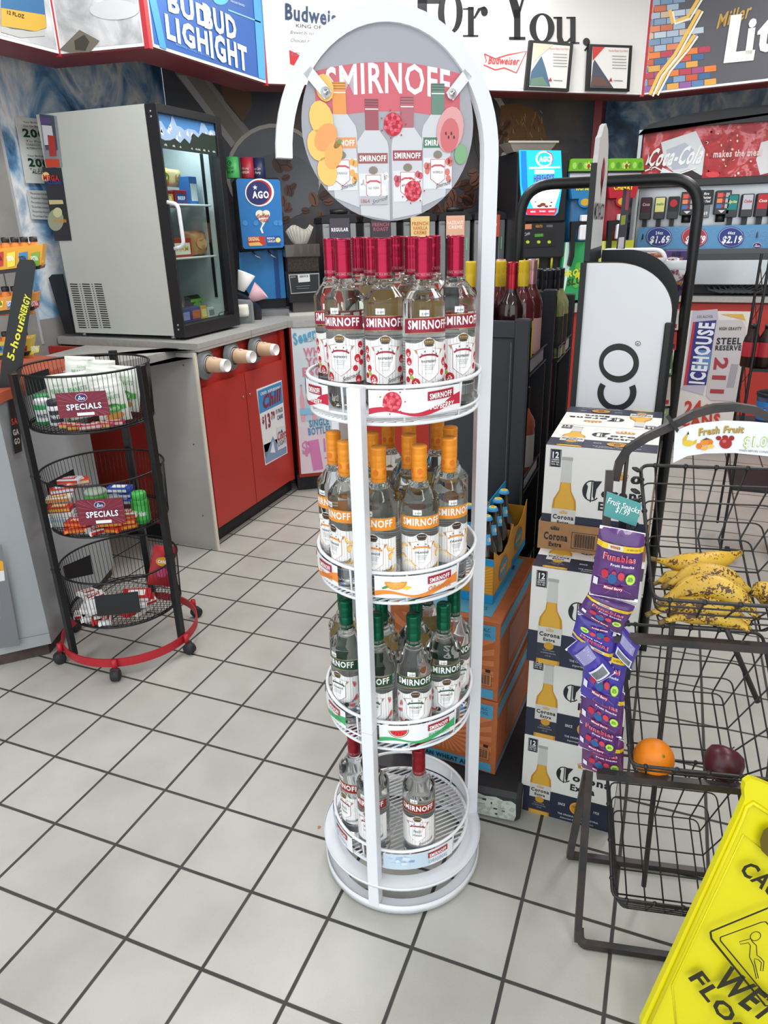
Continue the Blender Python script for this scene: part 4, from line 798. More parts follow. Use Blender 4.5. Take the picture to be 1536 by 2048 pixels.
def pouch_mesh(w_, h, d, n=8, seed=0, crimp=.08):
    r = random.Random(seed); v = []; f = []
    for s in (1, -1):
        for j in range(n + 1):
            for i in range(n + 1):
                u, t = i / n * 2 - 1, j / n; k = max(0, 1 - u * u) ** .5 * max(0, 1 - (2 * t - 1) ** 4) ** .6
                if t < crimp or t > 1 - crimp: k = .02
                v.append((u * w_ / 2 * (1 - .06 * k), s * (k * d / 2 * (1 + r.uniform(-.13, .13)) + .0006), t * h))
        o = 0 if s == 1 else (n + 1) ** 2
        for j in range(n):
            for i in range(n): a = o + j * (n + 1) + i; q = (a, a + 1, a + n + 2, a + n + 1); f.append(q if s == -1 else q[::-1])
    return v, f
def pouch(c1, c2, d=.04, c3=None):
    def fn(r, w_, h):
        MB().add(pouch_mesh(w_, h, d, 8, len(c1) + int(h * 1e4)), c1, True, tr(rz=PI / 2)).obj('wrapper', r); a = Art(); a.ell(0, h * .5, w_ * .28, h * .22, c2, 1)
        if c3: a.rect(-w_ * .4, h * .72, w_ * .4, h * .85, c3, 1)
        mb = MB(); a.put(mb, flat((d / 2, 0, 0), (0, 1, 0), (0, 0, 1))); mb.obj('print', r)
    return fn
fitem('snack_carton', 'red carton of snack sticks at left on the fridge top shelf', 'snack box', 322, 350, 407, 378, 0, carton('#8f2430', '#c9a23a', txt='SNACK'))
fitem('snack_carton', 'red carton beside it on the fridge top shelf, blue patch on front', 'snack box', 352, 376, 408, 378, 0, carton('#a02a34', '#2c4f9a', txt='BEEF'))
fitem('snack_bag', 'yellow and green snack bag standing at left on the fridge top shelf', 'snack bag', 326, 352, 376, 338, 0, pouch('#d9c25a', '#6f8f3a', .05), fx1 - .09).location.z = sz[0] + .085
fitem('snack_bag', 'gold snack bag standing behind the red cartons in the fridge', 'snack bag', 352, 376, 376, 340, 0, pouch('#cdb98a', '#b3872f', .05), fx1 - .10).location.z = sz[0] + .085
fitem('blue_drink_box', 'tall blue and white box at right on the fridge top shelf', 'box', 386, 402, 410, 352, 0, carton('#3f78c4', '#dfe8f2', .06))
fitem('sandwich_tray', 'red and white sandwich pack with yellow sticker on middle fridge shelf', 'sandwich', 345, 384, 512, 472, 1, carton('#a83a2e', '#e9e2cf', .09, 'HAM', '#e0b93a'))
fitem('bread_bag', 'clear bag of brown bread rolls on the middle fridge shelf', 'bread', 386, 424, 514, 462, 1, pouch('#b98556', '#d6a878', .09))
fitem('snack_pouch', 'black and green pouch on the fridge floor', 'snack bag', 384, 416, 612, 566, 2, pouch('#2b2f2c', '#6fbf3a', .05, '#7fd03a'), fx1 - .12)
fitem('pastry_pack', 'orange pastry pack at left on the fridge floor', 'pastry', 356, 376, 612, 560, 2, pouch('#a8602f', '#d9a04a', .05), fx1 - .13)
fitem('lunch_kit', 'dark blue lunch kit box at front on the fridge floor', 'snack box', 362, 388, 640, 612, 2, carton('#3a3f7c', '#8f95c4', .05), fx1 - .05)
fitem('lunch_kit', 'blue lunch kit with an orange oval at front on the fridge floor', 'snack box', 389, 408, 638, 610, 2, carton('#39408a', '#c4622e', .05), fx1 - .05)
fitem('cheese_pack', 'yellow pack between blue box and white pack in the fridge', 'cheese', 410, 422, 634, 608, 2, carton('#d9a62e', '#f0d87a', .04), fx1 - .05)
fitem('white_pack', 'small white pack at right on the fridge floor', 'box', 424, 438, 630, 610, 2, carton('#e4e6e2', '#7f8488', .04), fx1 - .05)
mb = MB(); q = Pl((-.775, 1.345, 0), (1, 0, 0)); mb.add(q.quad([(131, 668), (148, 668), (124, 548), (104, 549), (97, 556)], 0, .008), 'black plastic'); wsolo('black_board', mb, 'black board leaning at the back left of the small fridge', 'board', (-.80, 1.345, 1.026))
# paper notices
def sheet(name, pl, c, col, label, cat, deco, th=.002):
    mb = MB().add(pl.quad(c, 0, th), col); deco(pl); pl.put(mb, .0008); b = pl.p + pl.ux * pl.uv(*c[0])[0] + pl.uy * pl.uv(*c[0])[1]; return wsolo(name, mb, label, cat, b)
def d1(q):
    q.text('Your Birthdate Must Be', (53, 250), (92, 256), (53, 246), '#333', 2) if False else None
    for y, t in ((246, 'Your Birthdate Must Be'), (254, 'On Or Before Today'), (284, 'To Purchase'), (291, 'TOBACCO, VAPOR, OR'), (298, 'ALTERNATIVE NICOTINE'), (313, 'Your Birthdate Must Be'), (320, 'On Or Before Today'), (340, 'To Purchase')): q.text(t, (46 + (y - 246) * .13, y), (104 + (y - 246) * .13, y + 3), (46 + (y - 246) * .13, y - 4), '#4a4a4c', 2)
    q.text('200', (46, 273), (90, 276), (46, 258), '#1d4a2e', 2, bold=.05).text('200', (57, 332), (98, 335), (57, 317), '#1d4a2e', 2, bold=.05).text('ALCOHOL', (64, 347), (106, 349), (64, 341), '#2e2e30', 2, bold=.02)
sheet('age_notice', Pl((-.835, 0, 0), (0, 1, 0)), [(52, 366), (112, 368), (100, 240), (30, 232)], '#dfe2dd', 'white age notice with green numerals on the ice mural', 'notice', d1)
def d2(q):
    for k in range(6): q.text('The purchase of products is', (60 + k, 388 + k * 9), (100 + k, 391 + k * 9), (60 + k, 384 + k * 9), '#4a4a4c', 2)
sheet('small_notice', Pl((-.835, 0, 0), (0, 1, 0)), [(64, 438), (112, 440), (104, 382), (53, 380)], '#d5d8d8', 'small white text notice under the age notice', 'notice', d2)
def d3(q):
    q.poly([(79, 228), (108, 232), (116, 300), (92, 300)], '#4a4e5c', 1).poly([(90, 318), (118, 318), (120, 334), (94, 335)], '#c4462e', 1).poly([(84, 250), (104, 252), (110, 290), (90, 290)], '#c9ccd2', 2).poly([(80, 234), (100, 236), (102, 248), (83, 248)], '#5a4a7c', 2).poly([(96, 270), (110, 272), (114, 312), (100, 312)], '#a83a34', 3)
sheet('game_strip', Pl((-.76, 1.347, 0), (1, 0, 0)), [(92, 336), (124, 334), (112, 232), (78, 226)], '#8b8f96', 'narrow lottery game strip, upper one, left of the small fridge', 'poster', d3)
def d4(q):
    q.text('MEGA', (88, 360), (120, 362), (88, 350), '#c42b30', 3, bold=.05).text('MILLIONS', (90, 367), (124, 369), (90, 361), '#2b4a9c', 3, bold=.04).ell((92, 354), 8, 10, '#e8d28a', 1).ell((112, 440), 16, 22, '#9aa088', 1).ell((116, 425), 9, 10, '#c9cc9a', 2)
    q.text('UP TO $1 MILLION', (108, 444), (134, 445), (108, 438), '#e0a83a', 3, bold=.04).poly([(98, 400), (126, 400), (128, 408), (100, 409)], '#c9c08a', 2)
sheet('jackpot_strip', Pl((-.72, 1.349, 0), (1, 0, 0)), [(110, 482), (143, 481), (122, 336), (84, 334)], '#2e2f36', 'dark jackpot lottery strip hanging at the fridge side', 'poster', d4)
# ------------------------------------------------------------------ diagonal run: cabinet, poster
cab = thing('base_cabinet', 'red base cabinet set at an angle behind the bottle rack', 'cabinet', DP(1.1, .3))
mb = MB().add(wallseg(DP(.0, 0).to_2d(), DP(2.2, 0).to_2d(), .1, .985, 'x', .6), 'red laminate').add(wallseg(DP(-.01, .05).to_2d(), DP(2.2, .05).to_2d(), 0, .1, 'x', .5), 'toe kick'); wpart('carcass', mb, cab)
pp = Pl(DP(0, -.012), DV); u0, u1 = pp.uv(592, 800)[0], pp.uv(698, 860)[0]; a = pp.a; pst = '#d9d6da'
a.rect(u0, .125, u1, .985, pst, 1); a.poly([(u0, .6), (u1, .75), (u1, .985), (u0, .985)], '#ccd9e0', 2); a.poly([(u0, .125), (u1, .125), (u1, .35), (u0, .42)], '#dccdd6', 2)
pp.text('Seagram', (588, 690), (655, 668), (586, 668), '#5aa0c4', 4, bold=.05, shear=.15).text("'s", (657, 667), (668, 664), (656, 650), '#5aa0c4', 4, bold=.04).text('ESCAPES', (612, 684), (672, 676), (611, 676), '#8fa6b2', 4)
for t, y, x0 in (('WHAT', 713, 607), ('YOUR', 733, 612), ('ESCAPE', 752, 605)): pp.text(t, (x0, y), (x0 + 14 * len(t), y - 4), (x0 - 2, y - 16), '#cf8297', 4, bold=.05)
for i in range(5):
    u, z = u0 + .035 + i * .033, .50; c = ('#dba3b2', '#a9cbdc')[i % 2]; a.rect(u - .012, z - .05, u + .012, z + .085, c, 4); a.poly([(u - .012, z + .085), (u + .012, z + .085), (u + .005, z + .12), (u - .005, z + .12)], c, 4); a.rect(u - .005, z + .12, u + .005, z + .16, c, 4); a.rect(u - .006, z + .158, u + .006, z + .166, '#9a9ba2', 5)
a.rect(u0 + .02, .49, u0 + .19, .525, '#88bfdb', 6)
pp.text('SINGLE', (619, 854), (658, 848), (618, 841), '#4c8fb8', 4, bold=.04).text('BOTTLES', (617, 870), (662, 864), (616, 857), '#4c8fb8', 4, bold=.04)
pp.text('$', (605, 908), (621, 906), (603, 884), '#cc7fae', 4, bold=.05).text('1', (626, 938), (646, 934), (622, 884), '#cc7fae', 4, bold=.12).text('19', (648, 902), (667, 900), (646, 878), '#cc7fae', 4, bold=.05).text('+', (650, 920), (663, 918), (650, 911), '#cc7fae', 4, bold=.06)
mb = MB(); mb.add(wallseg((pp.p + pp.ux * u0).to_2d(), (pp.p + pp.ux * u1).to_2d(), .125, .985, 'x', .004), '#e6e4e8'); pp.put(mb, .0009); wsolo('price_poster', mb, 'tall pale pink poster of flavoured coolers with $1.19 price', 'poster', DP(.14, -.01, .125))
cp = Pl((.0235, 0, 0), (0, 1, 0)); mb = MB(); c = [(531, 931), (575, 906), (563, 760), (513, 779)]; mb.add(cp.quad(c, 0, .001), '#eceef0')
cp.poly([(532, 927), (573, 904), (570, 870), (527, 890)], '#5a7f8c', 1).poly([(515, 782), (562, 763), (566, 805), (519, 828)], '#3c8ac4', 1).poly([(519, 828), (566, 805), (572, 892), (528, 905)], '#e2e6e6', 1).poly([(530, 920), (536, 900), (545, 872), (552, 885), (560, 900), (566, 885), (572, 900), (573, 905), (532, 927)], '#7d97b4', 2).poly([(540, 905), (545, 880), (550, 905)], '#e2e9f0', 3)
cp.text('CRISP, REFRESHING', (520, 791), (560, 776), (519, 786), '#eef3f6', 4, bold=.03).text('Chill', (525, 818), (560, 800), (519, 796), '#8c2438', 4, bold=.05, shear=.25).text('$', (524, 847), (528, 845), (523, 835), '#8c2438', 4, bold=.04).text('13', (531, 857), (541, 852), (527, 832), '#8c2438', 4, bold=.08).text('79', (542, 839), (549, 836), (541, 825), '#8c2438', 4, bold=.05)
cp.text('15 PACK', (551, 828), (565, 822), (550, 820), '#2f4f74', 4, bold=.03).text('CANS', (554, 840), (565, 835), (553, 832), '#2f4f74', 4, bold=.03).poly([(555, 901), (572, 892), (570, 850), (552, 856)], '#d3d7da', 3).text('Coors', (554, 882), (572, 872), (553, 866), '#a82c38', 5, bold=.03, shear=.2).text('LIGHT', (556, 893), (571, 884), (555, 884), '#2b2f38', 5).poly([(559, 866), (562, 858), (565, 864)], '#2f5f9a', 5)
cp.put(mb, .0007); wsolo('price_poster', mb, 'small blue and white poster of chilled cans at $13.79 on the red door', 'poster', (.0235, 1.9, .4))
# cup dispensers under the worktop
CQ = Pl((.02, 0, 0), (0, 1, 0)); disp = None
for i, ((px, py), lab) in enumerate((((409, 728), 'nearest'), ((462, 711), 'middle'), ((510, 697), 'farthest'))):
    u, v = CQ.uv(px, py)
    if disp is None:
        disp = thing('cup_dispenser', '', 'cup dispenser', (.02, u, v), 0, 'cup dispensers in the red cabinet'); Y = tr(ry=PI / 2)
        MB().add(lathe([(.02, 0), (.072, 0), (.074, .003), (.070, .008), (.054, .012), (.046, .026), (.0435, .026), (.0435, .0)], 40), 'grey plastic', True, Y).obj('flange', disp)
        cup = thing('paper_cup', '', 'paper cup', (.02, u, v), 0, 'paper cups sticking out of the dispensers'); X = tr(.01, 0, 0, ry=PI / 2 + .0)
        MB().add(lathe([(.0005, .121), (.026, .121), (.0265, .125), (.0275, .126), (.0285, .124), (.0395, .0), (.0005, 0)], 32), '#f2f0ee', True, X).obj('cup_body', cup)
        mb = MB().add(lathe([(.0374, .028), (.0300, .106), (.0302, .106), (.0376, .028)], 32), '#c9a98a', True, X).add(lathe([(.0379, .024), (.0376, .029)], 32), '#4a2c22', True, X).add(lathe([(.0302, .103), (.0298, .108)], 32), '#4a2c22', True, X)
        a = Art()
        for kx, ky, kr in ((-.03, .08, .012), (.026, .085, .010), (.035, .045, .012), (-.03, .045, .009), (.0, .09, .008)):
            for q in (1, .72, .45): a.ring(kx, ky, kr * q, kr * q, .0008, '#e8d6bf', 1, 16)
        ago(a, 0, .062, .016, 2)
        def cf(a_, b_, l, X=X): r = .0394 - .0116 * b_ / .12 + l * .0003 + .0003; t = a_ / .034; return X @ Vector((-r * math.cos(t), r * math.sin(t), b_))
        a.put(mb, cf); mb.obj('printed_sleeve', cup); d, c = disp, cup
    else: d = dup(disp, (.02, u, v)); c = dup(cup, (.02, u, v))
    d['label'] = lab + ' of the three round grey cup dispensers in the red cabinet'; c['label'] = lab + ' tan paper cup sticking out from a dispenser in the red cabinet'; c.rotation_euler = (.0, 0, -.10); 
# ------------------------------------------------------------------ things on the angled worktop, seen along its front
DM = Matrix.Translation(D0) @ Matrix.Rotation(A35, 4, 'Z')    # local x along the run, y into the wall
def dthing(name, label, cat, s, o, z=1.025, group=None): return thing(name, label, cat, DP(s, o, z), A35, group)
def dbox(s0, s1, o0, o1, z0, z1, b=0.): return box(s0, s1, o0, o1, z0, z1, b)
def dpart(name, mb, root): mb.v = [tuple(DM @ Vector(p)) for p in mb.v]; return wpart(name, mb, root)
def dpl(o): return Pl(DP(0, o), DV)
cr = dthing('creamer_dispenser', 'tall blue coffee creamer dispenser right of the small fridge', 'drink machine', -.09, .4)
dpart('housing', MB().add(dbox(-.215, .035, .262, .56, 1.39, 1.765, .01), 'black plastic').add(dbox(-.205, .03, .36, .56, 1.03, 1.39), 'black plastic').add(dbox(-.215, .035, .27, .56, 1.025, 1.06), 'grey plastic'), cr)
q = dpl(.25); mb = MB(); mb.add(q.quad(fillet([(*p, 0) for p in ((472, 357), (560, 360), (568, 495), (487, 498))], 4, 3, True) if False else [(475, 357), (557, 359), (560, 363), (568, 491), (565, 495), (490, 498), (486, 494), (472, 361)], 0, .012), '#2273b8')
q.ell((519, 385), 29, 28, '#f0f1f3', 2, 30).ell((518, 385), 25.5, 25, '#b8242f', 3, 30).ell((516, 386), 23, 23.5, '#1f2a66', 4, 30); u = q.uv(510, 375); q.a.star(u[0], u[1], .014, '#f4f4f6', 5); q.text('AGO', (505, 396), (538, 396), (504, 383), '#ffffff', 5, bold=.06)
q.ell((519, 428), 8, 8, '#f2ead8', 2).ell((532, 428), 8, 8, '#f2ead8', 2).poly([(511, 431), (540, 431), (526, 449)], '#f2ead8', 2).poly([(525, 447), (520, 458), (524, 467), (527, 466), (524, 456), (531, 444)], '#e9edf2', 2).text('Coffee', (513, 437), (538, 434), (513, 429), '#b8463c', 4, bold=.02, shear=.2).text('mate', (520, 445), (538, 442), (520, 437), '#b8463c', 4, bold=.02, shear=.2)
q.poly([(495, 474), (530, 472), (531, 491), (497, 492)], '#c43a2c', 2).poly([(532, 473), (560, 471), (562, 490), (534, 491)], '#1f4f9a', 2).text('ORIGINAL', (497, 482), (519, 481), (497, 475), '#f2e2b0', 3, bold=.03).text('FRENCH', (534, 479), (549, 478), (534, 475), '#f2f2f2', 3, bold=.02).text('VANILLA', (535, 485), (551, 484), (535, 481), '#f2f2f2', 3, bold=.02).ell((556, 480), 5, 5, '#e8e07a', 3).poly([(497, 486), (518, 484), (526, 491), (499, 492)], '#e6b86a', 3)
for x in (490, 512, 552, 560): q.ell((x, 446), 5, 5.5, '#3d8ac9', 2)
q.put(mb, .0008); wpart('front_panel', mb, cr)
q = dpl(.34); mb = MB(); mb.add(q.quad([(478, 505), (564, 498), (572, 596), (505, 600), (480, 560)], 0, .01), '#2f86c9'); q.poly([(546, 500), (555, 499), (562, 596), (552, 597)], '#1c4f9c', 2); q.put(mb, .0008); wpart('splash_panel', mb, cr)
mb = MB()
for s in (-.145, -.055): mb.add(tube([(s, .30, 1.385), (s + .015, .285, 1.36), (s + .045, .28, 1.345)], .005, 6), 'steel', True)
dpart('nozzles', mb, cr).name = 'nozzle'
kz = None
for i, (x0, x1, col, t1, t2, lb) in enumerate(((452, 483, '#4fb765', 'I\'D RATHER', 'ROLL MY', 'green foam can sleeve with an eye drawing, leftmost on the creamer machine'), (482, 512, '#ab2a3c', 'Wrong', 'HIGH', 'red foam can sleeve between the green and navy ones'), (508, 532, '#232d55', 'Keep Calm', '& Party', 'navy foam can sleeve, rightmost on the creamer machine'))):
    q = dpl(.30 + .03 * i); u = q.uv((x0 + x1) / 2, 354); mb = MB().add(lathe([(.001, 0), (.034, 0), (.035, .003), (.035, .106), (.031, .106), (.031, .01), (.001, .01)], 28), col, True)
    o = dthing('can_sleeve', lb, 'can sleeve', u[0], .33 + .03 * i, 1.766, 'foam can sleeves on the creamer machine'); mb.obj('foam_sleeve', o); a = Art(); c2 = '#1f4a2c' if i == 0 else '#e9d9da'
    a.text(t1, 0, .045, .012, c2, 1, w=.045, shear=.2 if i else 0).text(t2, 0, .025, .012, c2, 1, w=.045, bold=.03)
    if i == 0: a.ring(0, .075, .012, .012, .003, c2, 1).ell(.003, .075, .004, .004, c2, 1)
    mb = MB(); a.put(mb, wrap(.0353)); mb.obj('print', o); o.rotation_euler = (0, 0, A35 - .5)
nd = thing('napkin_dispenser', 'grey napkin dispenser with white napkins showing, beside the fridge', 'napkin dispenser', (-.165, 2.005, 1.025), .55)
MB().add(prism([(-.062, 0), (.062, 0), (.062, .095), (.05, .115), (-.055, .125), (-.062, .12)], -.06, .06), 'grey plastic').obj('housing', nd); MB().add(box(-.05, .05, -.064, -.0595, .012, .10), '#6f7476').obj('face_plate', nd)
MB().add(pouch_mesh(.085, .07, .05, 8, 3, 0), '#e9e6da', True, tr(0, -.055, .035)).obj('napkins', nd)
o = thing('straw_caddy', 'black caddy with white and pink paper cups behind the napkin dispenser', 'caddy', (-.22, 2.16, 1.025), .5)
MB().add(prism([(-.09, 0), (.07, 0), (.07, .06), (.0, .12), (-.05, .15), (-.09, .15)], -.06, .06), 'black plastic').obj('holder', o); MB().add(lathe([(.02, 0), (.055, .08), (.053, .08), (.019, 0)], 20), '#dfb3bd', True, tr(.02, -.03, .11, ry=.9)).obj('pink_cup', o); MB().add(lathe([(.02, 0), (.05, .1), (.048, .1), (.019, 0)], 20), '#efeeea', True, tr(-.03, -.03, .16, ry=.4)).obj('white_cup', o)
gr_ = dthing('coffee_grinder', 'dark coffee grinder with clear bean hopper under the paper filters', 'coffee grinder', .13, .35)
dpart('body', MB().add(dbox(.035, .225, .22, .45, 1.10, 1.27, .004), 'black plastic').add(dbox(.06, .20, .26, .45, 1.04, 1.10), '#5f5d5c').add(dbox(.03, .23, .21, .46, 1.025, 1.04), '#c9c7c0'), gr_)
M('hopper', '#4a4542', .15, coat=.4); M('beans dark', '#3a2a22', .6, noise=(120, '#1f1612', .4, .6), bump=(150, .6, .004))
dpart('hopper', MB().add(dbox(.03, .23, .205, .43, 1.35, 1.417, .003), 'hopper').add(dbox(.04, .22, .215, .43, 1.27, 1.35), 'beans dark'), gr_)
q = dpl(.217); mb = MB(); q.poly([(577, 549), (638, 546), (639, 584), (582, 588)], '#a8aaac', 1).poly([(579, 551), (637, 548), (637.5, 582), (583, 586)], '#2b2c2f', 2).poly([(595, 549.5), (619, 548), (620, 563), (597, 565)], '#d5d6d8', 3).text('SERVICE', (599, 555), (616, 554), (599, 551), '#55575c', 4, bold=.03).line([(592, 573), (620, 571)], .002, '#8a8c90', 3).line([(594, 577), (618, 576)], .002, '#8a8c90', 3).text('BALDOR', (581, 556), (591, 555), (581, 553), '#c9cacc', 4).put(mb, .0008); wpart('name_plate', mb, gr_)
fl = MB(); v = []; f = []; n = 96
for j, (r, z) in enumerate(((.040, 0), (.052, .02), (.066, .048), (.078, .078))):
    for i in range(n): t = 2 * PI * i / n; k = r * (1 + .055 * (j / 3) * (1 if i % 4 < 2 else -1)); v.append((k * math.cos(t), k * math.sin(t), z + .004 * math.sin(3 * t) * j))
for j in range(3):
    for i in range(n): f.append((j * n + i, j * n + (i + 1) % n, (j + 1) * n + (i + 1) % n, (j + 1) * n + i))
f.append(tuple(range(n - 1, -1, -1))); fl.add((v, f), '#e6e4da'); 
for k in range(1, 7): fl.add(([(x * (1 - .035 * k), y * (1 - .035 * k), z + .002 * k) for x, y, z in v], f[:-1]), '#dedbd0')
u = dpl(.30).uv(602, 490); solo('coffee_filter', fl, 'stack of fluted white paper coffee filters on the grinder', 'coffee filter', DP(u[0], .33, 1.418))
URN = (('REGULAR', '#4a4650', '#e8e8ea', 'second machine from the grinder') ,)
cards = ((.262, 'REGULAR', '', '#474450', '#e6e6ea', 671, 712, 447, 482, 'charcoal', 'leftmost'), (.505, 'FRENCH', 'ROAST', '#3f3a42', '#9c5a68', 745, 785, 447, 482, 'dark', 'second'), (.745, 'FRENCH', 'VANILLA', '#dcc08a', '#c07830', 818, 860, 436, 474, 'tan', 'third'), (.965, 'HAZELNUT', 'CREME', '#dba98f', '#f0e0d8', 890, 930, 434, 472, 'peach', 'fourth'), (1.19, 'DECAF', '', '#b8523a', '#f0e0d8', 952, 975, 434, 472, 'rust red', 'rightmost'))
for s0, t1, t2, c1, c2, x0, x1, y0, y1, cn, wh in cards:
    o = dthing('coffee_brewer', f'{wh} silver and black coffee brewer in the row, with {cn} flavour card', 'coffee machine', s0 + .1, .42, group='coffee brewers in a row')
    MB().add(box(-.1, -.055, -.14, .15, .0, .50, .004), 'steel').add(box(.06, .1, -.14, .15, 0, .50, .004), 'steel').add(box(-.055, .06, -.10, .15, 0, .50), '#26272b').obj('body', o)
    MB().add(prism([(-.105, .50), (.105, .50), (.10, .53), (.06, .545), (-.06, .545), (-.10, .53)], -.15, .16), 'black plastic').add(tube([(-.05, -.14, .56), (.05, -.14, .56)], .012, 8), 'black plastic', True).obj('lid', o)
    a = Art(); a.text('Curtis', -.078, .475, .012, '#2c2c30', 1, w=.03, shear=.3); a.rect(.075, .33, .079, .40, '#5ae08a', 1); mb = MB(); a.put(mb, front(0, -.1402, 0)); mb.obj('control_light', o)
    a = Art(); a.rect(-.058, .40, .058, .525, c1, 0); a.text(t1, 0, .477 if t2 else .455, .018, c2, 1, w=.10 if len(t1) > 5 else .08, bold=.04)
    if t2: a.text(t2, 0, .452, .018, c2, 1, w=.09, bold=.04)
    if t1 == 'FRENCH' and t2 == 'VANILLA': a.text('CREME', 0, .427, .018, c2, 1, w=.08, bold=.04)
    a.ell(-.045, .41, .012, .008, '#1d2a6b', 2, 14); mb = MB(); a.put(mb, front(0, -.152, 0)); mb.add(box(-.058, .058, -.1515, -.150, .40, .525), '#55565a'); mb.obj('flavour_card', o)
    MB().add(box(-.05, .055, -.16, -.10, 0, .03), 'steel').add(lathe([(.001, .04), (.035, .04), (.045, .10), (.045, .22), (.03, .27), (.001, .28)], 24), 'hopper', True, tr(0, -.04, 0)).obj('decanter', o)
# hot chocolate machine
hs0, hs1 = 1.395, 1.69; hc = dthing('hot_chocolate_machine', 'tall black hot chocolate machine with a lit blue front panel', 'drink machine', 1.54, .35)
M('lit blue', '#1f9fe0', .3, emis=1.2); M('lit white', '#f4fbff', .3, emis=1.4); M('lit red', '#c42a3c', .3, emis=.7); M('lit deep', '#1a6fc4', .3, emis=.9)
dpart('housing', MB().add(dbox(hs0, hs1 + .02, .14, .60, 1.03, 1.88, .008), 'black plastic').add(dbox(hs0 + .01, hs1 + .01, .105, .14, 1.50, 1.88, .01), 'black plastic').add(dbox(hs0, hs1 + .02, .11, .14, 1.30, 1.50, .008), '#26272c').add(dbox(hs0, hs1 + .02, .06, .14, 1.025, 1.06), '#26272c'), hc)
q = dpl(.100); mb = MB(); mb.add(q.quad([(1039, 300), (1122, 301), (1125, 370), (1116, 425), (1110, 431), (1054, 430), (1047, 424), (1041, 370)], 0, .008), 'lit blue')
q.poly([(1041, 302), (1052, 302), (1056, 410), (1050, 400), (1043, 370)], 'lit deep', 1).poly([(1058, 334), (1120, 333), (1120, 336), (1058, 338)], 'lit white', 2).poly([(1069, 340), (1108, 340), (1108, 347), (1069, 348)], 'lit white', 2)
q.ell((1088, 318), 17, 16, 'lit white', 2, 24).ell((1088, 318), 14, 13, 'lit blue', 3, 24).text('AGO', (1077, 324), (1101, 323), (1077, 314), 'lit white', 4, bold=.06).line([(1092, 303), (1102, 308), (1105, 318), (1102, 327)], .006, '#c9506a', 5)
q.text("HERSHEY'S", (1067, 364), (1107, 362), (1067, 351), '#7a3a8c', 4, bold=.03).ell((1088, 386), 26, 17, 'lit white', 2, 24).poly([(1056, 392), (1066, 416), (1108, 416), (1120, 380), (1100, 372), (1075, 372)], 'lit white', 2).text("HERSHEY'S", (1075, 395), (1096, 393), (1075, 389), '#7d8aa0', 4)
for x, y, s in ((1078, 412, 5), (1085, 409, 6), (1092, 413, 4), (1102, 405, 2.5), (1070, 404, 2), (1100, 412, 3)): q.ell((x, y), s, s * .6, '#8a4a30', 4)
q.poly([(1049, 417), (1115, 416), (1109, 430), (1054, 430)], 'lit red', 3); q.text('french vanilla', (1060, 425), (1070, 425), (1060, 421), 'lit white', 4).text('hot cocoa', (1078, 424), (1090, 424), (1078, 420), 'lit white', 4).text('caramel', (1096, 424), (1108, 424), (1096, 420), 'lit white', 4)
q.put(mb, .0012); wpart('lit_panel', mb, hc)
q = dpl(.108); mb = MB(); q.poly([(1044, 449), (1063, 448), (1063, 458), (1045, 459)], '#c98560', 1).text('HEATH', (1071, 455), (1084, 455), (1071, 450), '#c4803a', 1, bold=.04).text('KISSES', (1093, 454), (1105, 454), (1093, 450), '#8a8c98', 1, bold=.03).poly([(1046, 462), (1110, 461), (1110, 492), (1047, 496)], '#222327', 1).poly([(1069, 468), (1086, 467), (1086, 473), (1069, 474)], '#4f8f3a', 2).text('Curtis', (1048, 472), (1059, 469), (1048, 466), '#d5d6da', 2, shear=.3)
for x in (1055, 1077, 1098): q.ell((x, 484), 3.6, 3.2, '#b9c42e', 2)
q.put(mb, .001); wpart('control_panel', mb, hc)
mb = MB()
for k in range(3): mb.add(cyl(.007, 1.24, 1.30, 10), '#b9b82e', True, tr(hs0 + .06 + k * .09, .125, 0))
dpart('spout_tips', mb, hc).name = 'spout'
tray = MB().add(([(x * sc, y * sc, z) for sc, z in ((.75, 0), (1, .05)) for x, y in ((-.15, -.08), (.15, -.08), (.15, .08), (-.15, .08))], [(3, 2, 1, 0), (0, 1, 5, 4), (1, 2, 6, 5), (2, 3, 7, 6), (3, 0, 4, 7)]), '#a29a8c').add(box(-.155, .155, -.085, -.075, .045, .055), '#b3ab9c').add(box(-.04, -.02, -.062, .06, .0, .05), '#8f887b').add(box(.03, .05, -.062, .06, 0, .05), '#8f887b')
tray = solo('cup_carrier', tray, 'grey pulp cup carrier tray lying on the hot chocolate machine', 'cup carrier', DP(1.50, .25, 1.882), A35)
